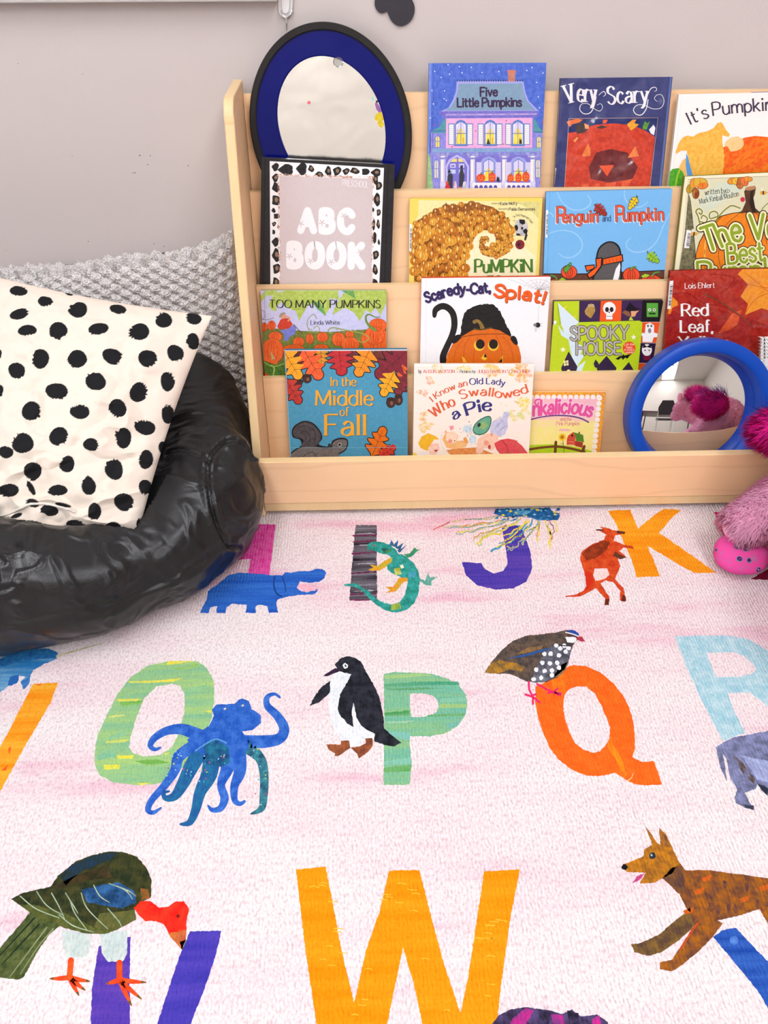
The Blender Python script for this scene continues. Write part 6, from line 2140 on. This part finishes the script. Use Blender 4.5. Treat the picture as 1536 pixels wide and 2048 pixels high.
P.poly("232,1205 250,1140 330,1100 460,1092 600,1108 655,1040 720,1016 782,1026 788,1066 766,1122 700,1162 685,1205", '#6a6462', 5.6, '#847c76', 2.7, smooth=3)
P.poly("590,1090 600,1055 640,1075 640,1110", '#3a3436', 6.5)
P.dot(713, 1072, 19, '#d8d0c8', 7)
P.dot(713, 1072, 14, '#141012', 8)
P.line("340,1200 380,1160 440,1150 480,1200", 6, '#2a2628', 6.5)
P.line("212,1103 1410,1100", 3, '#8ac0d4', 11, smooth=0)
B.done()

T = (810, 710, 5.689)
B = Book('cream watercolour book with curved orange and navy title on the bottom tier', 3, .009, "105,105 90,1145", "1470,105 1410,1125", T, '#fcf1e6', '#faeadc', 2.5, spine='#f0dcc4', fwd=.0085)
P = B.P
P.poly("105,105 1470,105 1470,122 105,125", '#fefcf8', 1)
r_ = random.Random(21)
for cx, cy, n_, sp_, cs in ((660, 150, 9, 60, ('#f4dc6a', '#e8dc8a')), (1000, 160, 10, 80, ('#f6cc5c', '#f2b45c')), (1320, 180, 14, 90, ('#f8c83c', '#f4a850')), (1330, 250, 10, 70, ('#f6c040', '#f4b488')), (270, 290, 9, 60, ('#f4b49a', '#f0c890')), (200, 430, 8, 50, ('#f2a070', '#f4c070')), (215, 700, 12, 60, ('#f2a880', '#f4d880')), (250, 810, 12, 80, ('#f4c860', '#f0d070')),
                            (1330, 560, 14, 80, ('#f6dc4a', '#f4e070')), (1270, 700, 12, 70, ('#ecdc70', '#dce08a')), (1380, 650, 8, 50, ('#e8dc6a', '#f0e48a')), (950, 220, 5, 40, ('#f8c8a0', '#f4b48a')), (350, 150, 6, 70, ('#f4dcb0', '#e8dca0')), (1235, 640, 3, 20, ('#f4a860', '#f0985a')), (1280, 545, 4, 25, ('#f4a04a', '#f0985a')), (1100, 560, 4, 40, ('#fbe0b8', '#fbe4c8'))):
    for k_ in range(n_):
        x, y = cx + r_.gauss(0, sp_ * .5), cy + r_.gauss(0, sp_ * .33)
        P.poly(ell(x, y, sp_ * r_.uniform(.3, .6), sp_ * r_.uniform(.2, .42), 12, r_.uniform(0, 90)), r_.choice(cs), 2 + r_.random() * .9, '#fcf1e6', 2.85)
P.text("by", "155,205 185,205", 40, '#3a3034', 5, .13)
P.text("ALISON JACKSON", "208,205 562,203", 36, '#d85050', 5, .16, .07, .1)
P.dot(596, 195, 5, '#3a3034', 5)
P.text("Pictures by", "625,205 800,203", 36, '#3a3034', 5, .15, .08, .08)
P.text("JUDITH BYRON SCHACHNER", "828,205 1425,203", 36, '#d85050', 5, .16, .07, .1)
P.text("I Know an", "318,535 400,470 520,408 640,365 710,350", 72, '#e4643e', 5, .2, .09, .12)
P.text("Old Lady", "738,338 880,330 1000,332 1132,350", 70, '#3a3a84', 5, .2, .09, .12)
P.text("Who", "335,715 440,635 575,570", 118, '#e4643e', 5, .2, .08, .12)
P.text("Swallowed", "640,505 760,470 900,462 1050,482 1160,488 1280,462 1400,425", 100, '#e8683e', 5, .22, .09, .12)
P.text("a", "570,738 635,688", 118, '#36367e', 5, .24, .1, .12)
P.text("Pie", "712,690 830,655 985,625", 140, '#36367e', 5, .25, .1, .14)
P.poly("768,860 790,790 860,725 950,690 985,725 972,810 930,880 860,912 800,900", '#2e6a5a', 6, smooth=2)
P.poly("778,860 798,795 864,735 945,702 974,728 962,805 924,870 858,900 806,890", '#5aa68c', 7, '#7ab894', 2.7, smooth=2)
P.poly("840,830 880,760 930,745 940,800 900,850", '#78b07a', 8, '#c8c860', 2.5)
P.dot(842, 795, 18, '#22282a', 9, 24, 25)
P.poly("990,760 1060,735 1110,700 1120,650 1165,640 1195,665 1180,700 1165,730 1170,820 1140,900 1080,935 1000,900 960,870", '#c0c0e0', 6, '#dcdcee', 2.8)
for q in ("1000,760 1090,700", "1040,800 1120,740", "1130,660 1170,690", "1080,860 1150,800", "1020,840 1080,780"):
    P.line(q, 4, '#7a7ab0', 7.5, smooth=0, round_=False)
P.poly("830,955 900,900 980,885 1065,920 1050,1000 1020,1060 975,1090 940,1060 900,1060 880,1110 840,1130 805,1110", '#f8d4bc', 6.5, '#f4b8a0', 2.6)
P.dot(925, 1000, 30, '#f0a088', 8)
P.dot(960, 1045, 16, '#b84a48', 8.5, 26)
P.dot(985, 905, 14, '#e8a088', 8.5, 18)
P.poly("1015,1005 1080,965 1170,950 1250,965 1330,1030 1400,1120 1180,1130 1080,1125 1040,1075", '#dc4650', 7.2, '#e8646a', 2.6)
P.line("1100,970 1150,1030 1180,1125", 5, '#6a2028', 8)
for x, y in ((1070, 1085), (1160, 1000), (1245, 1020), (1330, 1080), (1140, 1110), (1210, 1105), (1270, 980)):
    P.dot(x, y, 9, '#a87a4a', 8.2)
for k_ in range(60):
    P.dot(r_.gauss(720, 60), r_.gauss(900, 70), r_.uniform(3, 6), r_.choice(['#8ab0c8', '#5a6a8a', '#b8d0e0']), 6, n=6)
P.dot(710, 840, 50, '#c4dcea', 5.4, 44, cb='#e8f0f4', k=2.8)
P.dot(770, 960, 44, '#c4dcea', 5.4, 50, cb='#e8f0f4', k=2.8)
P.poly("150,1005 185,930 265,888 350,925 390,960 330,960 300,1010 285,1085 240,1085 180,1060", '#f2c22c', 6, '#f4a838', 2.7)
P.poly("260,1060 300,1010 380,1005 398,1070 345,1135 285,1130", '#fbdcc8', 6.6, '#f4b49c', 2.6)
P.poly("330,1080 378,1075 350,1105", '#a82a30', 8)
P.poly("95,1110 130,1120 130,1150 95,1150", '#f4dc2a', 6)
P.dot(205, 1125, 34, '#f4f0ee', 6, 24)
P.poly("425,960 450,900 480,880 560,870 605,920 590,980 650,970 720,985 690,1050 560,1075 470,1050", '#f4c486', 6, '#f0a860', 2.7)
P.poly("470,890 560,872 600,920 580,990 520,1010 465,960", '#fbe4cc', 7, '#f8cca8', 2.6)
P.dot(515, 980, 24, '#f0988a', 8.2)
P.dot(565, 975, 7, '#3a2a2a', 8.5)
P.poly("500,810 550,800 555,840 520,860", '#f0a0a8', 7)
P.poly("440,880 470,850 480,890", '#f4b488', 7)
P.poly("470,1080 620,1062 800,1050 900,1080 1020,1130 1010,1150 520,1150", '#dc8440', 6, '#f0b070', 2.7)
P.poly("690,930 720,985 690,1010 660,950", '#f0a050', 7)
P.line("420,880 410,980 440,1070 530,1150", 10, '#f0e8d8', 7, cb='#e8d8b0', k=2.6)
B.done()

T = (1040, 740, 6.982)
B = Book('small board book with yellow border, white lace edging and pink script title', 3, .006, "30,300 -60,1165", "1198,300 1115,1150", T, '#f6b224', '#f09a3c', 2.6, spine='#e8a020', pages=False)
P = B.P
P.poly("60,290 1200,290 1200,305 60,306", '#fbf4ea', 1)
for k_ in range(130):
    if k_ % 2:
        x, y = r_.uniform(180, 1190), r_.uniform(308, 348)
    else:
        u = r_.random()
        x, y = r_.uniform(1150, 1192) - 78 * u, 320 + 830 * u
    P.poly([(x, y), (x + 14, y - 6), (x + 18, y + 3), (x + 4, y + 8)], r_.choice(['#f07a6a', '#e8607a', '#f4905a']), 2 + r_.random() * .5)
P.poly("30,380 1100,384 1082,600 40,600", '#f9c2c8', 2, '#f8b4c4', 2.5)
P.poly("30,560 1085,560 1050,780 30,780", '#fbd6b8', 2.5, '#f9c2c8', 2.8)
P.poly("20,720 1062,720 1012,1170 0,1170", '#f8ea86', 3, '#fae8a8', 2.7)
P.poly("20,700 700,690 900,760 500,800 20,790", '#fbe0b0', 3.4, '#f8ea86', 2.8)
for i in range(15):
    x = 5 + i * 78
    P.poly(ell(x, 376, 33, 33, 12), '#fbf4f4', 5 + i % 2 * .4)
    for a in range(6):
        P.dot(x + 16 * math.cos(a), 376 + 16 * math.sin(a), 4, '#f0b0b4', 6.2, n=6)
for i in range(11):
    x, y = 1110 - i * 7.6, 392 + i * 75
    P.poly(ell(x, y, 35, 36, 12), '#fbf6f2', 5.2 + i % 2 * .4)
    for a in range(6):
        P.dot(x + 16 * math.cos(a), y + 16 * math.sin(a), 4, '#f0c0a8', 6.4, n=6)
for c_, w_, L in (('#fbd8e4', .33, 7), ('#ea5aa0', .2, 9)):
    P.text("Pi", "-150,680 110,650", 200, c_, L, w_)
    P.text("nkalicious", "190,636 420,612 640,600 800,612 985,650", 195, c_, L, w_, slant=.12)
P.line("150,690 300,655 480,635 680,640 850,675 955,728", [18, 18, 20, 20, 20], '#6c4488', 8)
P.line("300,420 240,410 205,450 240,490 260,455", 22, '#ea5aa0', 9.5)
P.text("and the", "562,708 715,708", 46, '#d8607a', 8, .11)
P.text("Pink Pumpkin", "508,772 830,772", 52, '#e0708a', 8, .1)
P.poly(ell(620, 838, 90, 18, 16), '#f4b4c4', 5, '#f8d8b8', 2.7)
P.poly("0,1060 200,1045 450,1035 700,1060 900,1100 1010,1135 1005,1170 0,1170", '#b8d828', 6, '#a0c81e', 2.6)
P.poly("655,960 672,915 740,866 772,905 770,1050 650,1045", '#d8503a', 8, '#c4442e', 2.5)
P.poly("740,866 880,905 893,1005 780,990 770,920", '#5a8a2e', 8.4, '#4a7a26', 2.5)
P.poly("770,990 880,1008 868,1085 770,1060", '#a83c2a', 8.2)
P.dot(727, 915, 14, '#1e1414', 9, 16)
P.line("680,1000 745,1000 745,1040 680,1040", 4, '#f4d0b8', 9, smooth=0)
P.poly("812,890 820,862 835,862 835,895", '#5a4a2a', 8)
P.line("595,970 605,1040 615,1170", 9, '#5a7a2a', 8)
for a in range(14):
    P.poly(ell(588 + 34 * math.cos(a * .449), 937 + 34 * math.sin(a * .449), 20, 10, 8, math.degrees(a * .449)), '#f8c81e', 9 + a % 2 * .3)
P.dot(588, 937, 26, '#b87a1e', 10)
P.poly("550,1018 590,1025 600,1040", '#5a7a2a', 8)
for q in ("130,1108 300,1082 500,1068 680,1090 900,1142",):
    P.line(q, [34, 32, 34], '#7a4a24', 9, cb='#5a3418', k=2.6)
P.line("500,1005 488,1170", 38, '#6a4020', 10, smooth=0)
P.line("895,1065 870,1150", 40, '#6a4020', 10, smooth=0)
B.done()
# ================================================================== OVAL MIRROR (top tier, left)
o0, n0, zb0 = row_plane(0)
T = T15


def ell_ring(cx, cy, w, h, a, n=96):
    b = math.sqrt(h * h - a * a)
    return [(cx + w * math.cos(t_), cy + a * math.cos(t_) + b * math.sin(t_)) for t_ in [2 * math.pi * k / n for k in range(n)]]


cut = lambda R_, y_: [(a, min(b, y_)) for a, b in R_]        # it stands on a flattened foot
E_OUT = cut(ell_ring(768, 875, 565, 726, 75), 1538)
E_B0 = cut(ell_ring(767, 872, 515, 664, 72), 1490)
E_IN = ell_ring(773, 868, 377, 480, 88)
PO = Print(o0, n0, None, T)


def on_oval(ring, d):
    return [PO.at(p) - PO.n * d for p in pts(ring, T)]


def band(mb, rings):
    """closed band through a list of rings of equal count"""
    n = len(rings[0])
    k = len(rings)
    vs = [p for r_ in rings for p in r_]
    mb.add(vs, [(i * n + j, i * n + (j + 1) % n, ((i + 1) % k) * n + (j + 1) % n, ((i + 1) % k) * n + j) for i in range(k) for j in range(n)])
    return mb


ov = thing('oval_mirror', 'oval mirror with navy blue frame and black foam rim standing on the top tier', 'mirror', tuple(min(on_oval(E_OUT, .006), key=lambda p: p[2])))
t = NT('black_foam')
t.base(t.mix(t.noise(t.coords(), 60, 4), (.012, .011, .010, 1), (.022, .020, .018, 1)))
t.bump(t.noise(t.coords(), 400, 3), .2, .001)
M_FOAM = t.set(.7, .25)
t = NT('navy_plastic')
t.base((.0015, .004, .125, 1))
t.bump(t.noise(t.coords(), 9, 2), .05, .02)
M_NAVY = t.set(.14, .22)
mid_ = cut(ell_ring(768, 874, 556, 716, 75), 1531)
mid2 = cut(ell_ring(767, 872, 523, 672, 72), 1497)
recalc(band(MB(), [on_oval(E_OUT, .003), on_oval(mid_, 0), on_oval(mid2, 0), on_oval(E_B0, .002), on_oval(E_B0, .013), on_oval(E_OUT, .013)]).build('foam_rim', M_FOAM, ov, smooth=False))
in2 = ell_ring(773, 868, 383, 487, 88)
recalc(band(MB(), [on_oval(cut(ell_ring(767, 872, 516, 665, 72), 1491), .004), on_oval(in2, .004), on_oval(E_IN, .0055), on_oval(E_IN, .012), on_oval(cut(ell_ring(767, 872, 516, 665, 72), 1491), .012)]).build('frame', M_NAVY, ov))
t = NT('wavy_mirror')
v = t.coords()
t.base((.93, .915, .885, 1))
w1 = t.noise(t.coords((16, 16, 16)), 1, 2, .45)
w2 = t.noise(t.coords((110, 60, 46)), 1, 2, .5)
b1 = t.bump(w1, .10, .02)
t.bump(w2, .10, .0016, b1)
M_OVM = t.set(.13, .5, 1)
g = on_oval(E_IN, .0075)
c_ = sum(np.array(p) for p in g) / len(g)
mb = MB()
K = 24
rings = [[c_ + (np.array(p) - c_) * (i / K) for p in g] for i in range(1, K + 1)]
vs = [c_] + [p for r_ in rings for p in r_]
n_ = len(g)
fs = [(0, 1 + (j + 1) % n_, 1 + j) for j in range(n_)]
for i in range(K - 1):
    fs += [(1 + i * n_ + j, 1 + i * n_ + (j + 1) % n_, 1 + (i + 1) * n_ + (j + 1) % n_, 1 + (i + 1) * n_ + j) for j in range(n_)]
o = mb.add(vs, fs).build('mirror_sheet', M_OVM, ov, smooth=True)
for p in o.data.polygons:
    pass
PS = Print(o0 - n0 * .0072, n0, None, T)
PS.dot(617, 712, 11, '#f0506a', 1)
PS.dot(617, 712, 3, '#f8d0d0', 3)
ox = PS.mb.build('sticker', M_COVER, ov)
PS.mb = MB()
for x, y in ((1095, 805), (1110, 850), (1125, 820), (1090, 820), (1120, 865), (1108, 795)):
    PS.poly(ell(x, y, 17, 20, 10, 30), '#e8d020', 1 + (x % 7) * .2, '#c8a818', 2.6)
PS.poly("1075,720 1085,705 1095,720 1112,745 1125,775 1105,782 1085,760", '#a86ab0', 2, '#8a5a9a', 2.6)
PS.dot(1090, 705, 9, '#3a3a4a', 3)
PS.poly("1050,685 1060,668 1068,690 1056,705", '#9adcd0', 2)
o = PS.mb.build('sticker', M_COVER, ov)
o['label'] = 'yellow and purple flower sticker'
PS.mb = MB()
t = NT('clear_suction_cup')
t.base((.8, .8, .8, 1))
M_CUP = t.set(.08, .5)
M_CUP.node_tree.nodes['Principled BSDF'].inputs['Transmission Weight'].default_value = .9
q = ell(822, 428, 38, 40, 24)
mb = MB()
f_ = [PS.at(pts([p], T)[0], 10) for p in q]
f2 = [PS.at(pts([(822 + (x - 822) * .8, 428 + (y - 428) * .8)], T)[0], 60) for x, y in q]
m_ = len(q)
mb.add(f_ + f2, [tuple(range(m_))[::-1], tuple(range(m_, 2 * m_))] + [(i, (i + 1) % m_, (i + 1) % m_ + m_, i + m_) for i in range(m_)])
recalc(mb.build('suction_cup', M_CUP, ov))

# ================================================================== ROUND MIRROR (bottom tier, right)
oR, nR = np.array([0, 1.126, .171]), np.array([0, -1, .40])
nR = nR / np.linalg.norm(nR)
cF = on_plane(1405, 829, oR, nR)
Dc = (cF - CAM) @ FWD
R1_, R0_ = 147 / F * Dc, 121 / F * Dc
ax = Vector(-nR)                      # pointing into the stand
rot = ax.to_track_quat('Z', 'Y').to_matrix()
rm = thing('round_mirror', 'round convex mirror in thick blue plastic ring on the bottom tier', 'mirror', tuple(cF + np.array([0, .02, -R1_])))
t = NT('blue_plastic')
v = t.coords()
t.base(t.mix(t.noise(t.coords(), 260, 2), (.002, .062, .42, 1), (.0015, .05, .36, 1)))
t.bump(t.noise(t.coords(), 500, 2), .06, .0008)
M_BLUE = t.set(.35, .3)
prof = [(.001, .0345), (R0_ * .965, .0345), (R0_ * .965, .030), (R0_, .0035), (R0_ + .002, .001), (R0_ + .004, 0), (R1_ - .004, 0), (R1_ - .001, .0015), (R1_, .004), (R1_ + .001, .016), (R1_ + .0005, .018), (R1_ + .0005, .034), (R1_ - .004, .036), (R1_ * .86, .040), (R1_ * .5, .052), (.001, .056)]
o = MB().lathe(prof, cF, 128, rot).build('ring', M_BLUE, rm, smooth=True)
recalc(o)
mo = o.modifiers.new('sharp', 'EDGE_SPLIT')
mo.split_angle = math.radians(40)
t = NT('convex_mirror')
t.base((.93, .92, .93, 1))
M_MIR = t.set(.015, .5, 1)
SR = .42
ra = R0_ * .966
zc = .027
o = MB().lathe([(r_, zc - (math.sqrt(SR * SR - r_ * r_) - math.sqrt(SR * SR - ra * ra))) for r_ in np.linspace(0.0001, ra, 26)], cF, 96, rot).build('mirror_dome', M_MIR, rm, smooth=True)
recalc(o)
if (np.array(o.data.polygons[40].normal) @ np.array(nR)) < 0:
    o.data.flip_normals()

# ================================================================== PINK PLUSH TOY (right frame edge)
t = NT('pink_plush')
t.base(t.mix(t.noise(t.coords(), 70, 3), pig('#ffc2de', .98), pig('#fbaed0', .98)))
t.b.inputs['Sheen Weight'].default_value = .0
M_PLUSH = t.set(.9, .1)
M_PLUSHB = M_PLUSH
M_PLUSH = M_PLUSH.copy()
t.m = M_PLUSH
t.t = M_PLUSH.node_tree
t.b = t.t.nodes['Principled BSDF']
tl = t.n('ShaderNodeBsdfTranslucent')
tl.inputs['Color'].default_value = pig('#fdc0dc', .97)
mx = t.n('ShaderNodeMixShader')
mx.inputs[0].default_value = .3
t.l(t.b.outputs[0], mx.inputs[1])
t.l(tl.outputs[0], mx.inputs[2])
t.l(mx.outputs[0], t.t.nodes['Material Output'].inputs[0])
t = NT('hot_pink_mane')
t.base(t.mix(t.noise(t.coords(), 40, 3), pig('#f8189a', .95), pig('#e80a86', .9)))
M_MANE = t.set(.7, .25)
M_PURPLE = plain('purple_mane', '#5a2a9a', .7, .25)
t = NT('paisley_fabric')
v = t.coords()
vo = t.n('ShaderNodeTexVoronoi')
vo.inputs['Scale'].default_value = 62
t.l(v, vo.inputs['Vector'])
sel = t.n('ShaderNodeSeparateColor')
t.l(vo.outputs['Color'], sel.inputs[0])
wob = t.math('ADD', vo.outputs['Distance'], t.math('MULTIPLY', t.noise(v, 330, 2), .22))
fl = t.ramp(wob, [(.20, pig('#f0c8e0')), (.22, pig('#4a1e62')), (.36, pig('#56206c')), (.38, pig('#6a9aa0')), (.43, pig('#5a8a96')), (.45, pig('#ea4fa0'))])
m_ = t.math('GREATER_THAN', sel.outputs[0], .38)
wv2 = t.ramp(t.noise(t.coords((1, 1, 1)), 95, 1), [(.5, (0, 0, 0)), (.515, (1, 1, 1)), (.54, (1, 1, 1)), (.555, (0, 0, 0))])
bse = t.mix(t.math('MULTIPLY', wv2, .6), pig('#ea4fa0'), pig('#7a8aa0'))
t.base(t.mix(m_, bse, fl))
M_PAIS = t.set(.85, .15)


class Blob:
    """capsule or ellipsoid in space"""

    def __init__(s, c, rad, c2=None, rad2=None):
        s.c, s.r = np.array(c, float), rad
        s.c2 = None if c2 is None else np.array(c2, float)
        s.r2 = rad2

    def dist(s, P):
        if s.c2 is None:
            return np.linalg.norm((P - s.c) / np.array(s.r), axis=1) - 1
        d = s.c2 - s.c
        u = np.clip(((P - s.c) @ d) / (d @ d), 0, 1)
        return np.linalg.norm(P - s.c - u[:, None] * d, axis=1) / (s.r + (s.r2 - s.r) * u) - 1

    def sample(s, n):
        q = rng.normal(size=(n, 3))
        q /= np.linalg.norm(q, axis=1, keepdims=True)
        if s.c2 is None:
            r = np.array(s.r)
            N_ = q / r
            N_ /= np.linalg.norm(N_, axis=1, keepdims=True)
            return s.c + q * r, N_
        u = rng.random(n)
        d = s.c2 - s.c
        a = d / np.linalg.norm(d)
        side = rng.random(n) < .8
        qp = q - (q @ a)[:, None] * a
        qp /= np.linalg.norm(qp, axis=1, keepdims=True)
        N_ = np.where(side[:, None], qp, q)
        u = np.where(side, u, (q @ a > 0) * 1.0)
        return s.c + u[:, None] * d + N_ * (s.r + (s.r2 - s.r) * u)[:, None], N_

    def mesh(s, mb):
        if s.c2 is None:
            G_ = np.array([[(s.c + np.array(s.r) * np.array([math.cos(a) * math.cos(b), math.sin(a) * math.cos(b), math.sin(b)])) for b in np.linspace(-math.pi / 2, math.pi / 2, 18)] for a in np.linspace(0, 2 * math.pi, 29)[:-1]])
            mb.grid(G_, wrap_u=True)
        else:
            L = np.linalg.norm(s.c2 - s.c)
            a = (s.c2 - s.c) / L
            ps = [s.c - a * s.r * math.cos(x) for x in np.linspace(.15, math.pi / 2, 6)] + [s.c + (s.c2 - s.c) * u for u in (.25, .5, .75)] + [s.c2 + a * s.r2 * math.sin(x) for x in np.linspace(0, 1.42, 6)]
            rs = [s.r * math.sin(x) for x in np.linspace(.15, math.pi / 2, 6)] + [s.r + (s.r2 - s.r) * u for u in (.25, .5, .75)] + [s.r2 * math.cos(x) for x in np.linspace(0, 1.42, 6)]
            mb.tube(ps, rs, 24)


FURN = {}


def fur_shade(mb, o):
    """hair takes the light like the surface it grows from"""
    o.data.polygons.foreach_set('use_smooth', [True] * len(o.data.polygons))
    o.data.normals_split_custom_set_from_vertices(np.concatenate(FURN[id(mb)]).tolist())
    return o


def strands(mb, P, N_, length, width, flow, curl=.35, clump=90):
    flow = np.array(flow, float)
    n = len(P)
    rnd = rng.normal(size=(n, 3))
    cl = np.stack([np.sin(P @ np.array([clump, clump * 1.3, -clump * .7]) + k_ * 2) for k_ in range(3)], 1)
    d = N_ * .75 + flow + curl * cl + .22 * rnd
    d /= np.linalg.norm(d, axis=1, keepdims=True)
    s_ = np.cross(d, rng.normal(size=(n, 3)))
    s_ /= np.linalg.norm(s_, axis=1, keepdims=True)
    ln = length * rng.uniform(.7, 1.25, n)[:, None]
    s_ = np.where((np.sum(np.cross(s_, d) * N_, 1) < 0)[:, None], -s_, s_)     # each hair faces outward
    m = P + d * ln * .55
    d2 = d + flow * .8 + curl * .8 * np.roll(cl, 1, 1) - np.array([0, 0, .15])
    d2 /= np.linalg.norm(d2, axis=1, keepdims=True)
    tip = m + d2 * ln * .5
    base = P - N_ * .002
    V = np.stack([base - s_ * width / 2, base + s_ * width / 2, m + s_ * width * .4, m - s_ * width * .4, tip], 1)
    ok_ = (V[:, :, 2] > .003).all(1)
    V, N2_ = V[ok_], (N_ * .9 + d * .25 + np.array([0, -.1, .25]) * 0)[ok_]
    N2_ = N2_ / np.linalg.norm(N2_, axis=1, keepdims=True)
    n = len(V)
    o_ = len(mb.v)
    mb.v += [tuple(p) for p in V.reshape(-1, 3).tolist()]
    FURN.setdefault(id(mb), []).append(np.repeat(N2_, 5, axis=0))
    for i in range(n):
        k_ = o_ + i * 5
        mb.f += [(k_, k_ + 1, k_ + 2, k_ + 3), (k_ + 3, k_ + 2, k_ + 4)]
    mb.c += [None] * (2 * n)
    mb.mi += [0] * (2 * n)


pl = thing('plush_toy', 'pink fluffy plush toy with hot pink mane and paisley feet by the stand', 'plush toy', (.80, .92, 0))
body = Blob((.835, .885, .135), (.115, .14, .125))
neck = Blob((.80, .84, .20), .065, (.72, .76, .25), .055)
head = Blob((.70, .735, .26), (.06, .075, .058))
snout = Blob((.675, .67, .235), (.038, .05, .036))
leg1 = Blob((.80, .965, .160), .060, (.655, .935, .070), .035)
leg2 = Blob((.80, .84, .10), .055, (.735, .845, .06), .045)
parts = [body, neck, head, snout, leg1, leg2]
mb = MB()
for b_ in parts:
    b_.mesh(mb)
o = mb.build('body', M_PLUSHB, pl, smooth=True)
rmod = o.modifiers.new('fuse', 'REMESH')
rmod.mode = 'VOXEL'
rmod.voxel_size = .006
rmod.use_smooth_shade = True
fm = MB()
for b_, n_, ln_, fl_ in ((body, 16000, .012, (0, 0, -.2)), (neck, 4000, .012, (0, 0, -.2)), (head, 5000, .010, (0, 0, -.1)), (snout, 2500, .007, (0, 0, 0)), (leg1, 34000, .014, (-.55, -.3, -.35)), (leg2, 6000, .012, (-.4, -.1, -.3))):
    P_, N_ = b_.sample(n_)
    keep = np.ones(n_, bool)
    for o_ in parts:
        if o_ is not b_:
            keep &= o_.dist(P_) > 0
    if b_ in (leg1, leg2):          # the foot itself is bare fabric
        a_ = (b_.c2 - b_.c) / np.linalg.norm(b_.c2 - b_.c)
        keep &= ((P_ - b_.c2) @ a_) < .026
    strands(fm, P_[keep], N_[keep], ln_, .0021, fl_)
fo = fur_shade(fm, fm.build('fur', M_PLUSH, pl))
fo['kind'] = 'stuff'
for nm, c_, r_, tilt in (('foot', (.652, .900, .027), (.047, .036, .023), 0), ('foot', (.722, .835, .042), (.040, .05, .036), 0)):
    mb = MB()
    G_ = []
    for a in np.linspace(0, 2 * math.pi, 41)[:-1]:
        rowp = []
        for b_ in np.linspace(-math.pi / 2, math.pi / 2, 26):
            x, y, z = math.cos(a) * math.cos(b_), math.sin(a) * math.cos(b_), math.sin(b_)
            # a flattened bottom and a seam ridge along the toe
            z = math.copysign(abs(z) ** .8, z)
            rid = .05 * math.exp(-((y + .5 * x) / .12) ** 2) * (x < 0)
            k_ = 1 + rid
            rowp.append((c_[0] + r_[0] * x * k_, c_[1] + r_[1] * y * k_ + (z > 0) * z * .02, c_[2] + r_[2] * z * (1 + .4 * (z > 0))))
        G_.append(rowp)
    recalc(mb.grid(np.array(G_), wrap_u=True).build('foot', M_PAIS, pl, smooth=True))
# hot pink tuft beside the round mirror, mane on the neck, purple strands in it
cT = on_y(1528, 862, 1.02)
tuft = Blob(cT + np.array([.045, .0, .0]), (.058, .032, .034))
mn = Blob((.775, .84, .285), .03, (.735, .77, .335), .026)
mb = MB()
tuft.mesh(mb)
Blob(cT + np.array([.03, .0, .0]), .026, (.80, .95, .20), .03).mesh(mb)
mn.mesh(mb)
o = mb.build('mane', M_MANE, pl, smooth=True)
fm = MB()
P_, N_ = tuft.sample(5200)
strands(fm, P_, N_, .024, .0011, (-.75, -.1, -.12), .25, 60)
P_, N_ = mn.sample(5000)
strands(fm, P_, N_, .042, .0013, (0, 0, .4), .3, 50)
fur_shade(fm, fm.build('mane_strands', M_MANE, pl))['kind'] = 'stuff'
fm = MB()
P_, N_ = Blob(cT + np.array([.05, .004, .022]), (.05, .03, .022)).sample(420)
strands(fm, P_, N_, .030, .0010, (-.6, -.1, .15), .3, 60)
fur_shade(fm, fm.build('purple_strands', M_PURPLE, pl))['kind'] = 'stuff'
ear = MB()
for x, y in ((.745, .745), (.665, .765)):
    ear = MB()
    Blob((x, y, .325), (.016, .012, .03)).mesh(ear)
    ear.build('ear', M_PLUSHB, pl, smooth=True)
M_EYE = plain('black_eye', '#141414', .1, .6)
for x, y in ((.652, .70), (.712, .672)):
    eb = MB()
    Blob((x, y, .268), (.007, .007, .008)).mesh(eb)
    eb.build('eye', M_EYE, pl, smooth=True)
print('ROUND', cF, R1_, R0_, 'bottom z', cF[2] - R1_, 'oval min z', min(p[2] for p in on_oval(E_OUT, 0)), 'ledge', LIPZ[1] - .055)
print('TUFT', cT)
vs_ = SC.view_settings
vs_.view_transform = 'Standard'
vs_.look = 'None'
vs_.gamma = 1
vs_.use_curve_mapping = False
vs_.exposure = EXPO
SC.cycles.use_denoising = True
SC.cycles.max_bounces = 8
SC.cycles.sample_clamp_indirect = 6
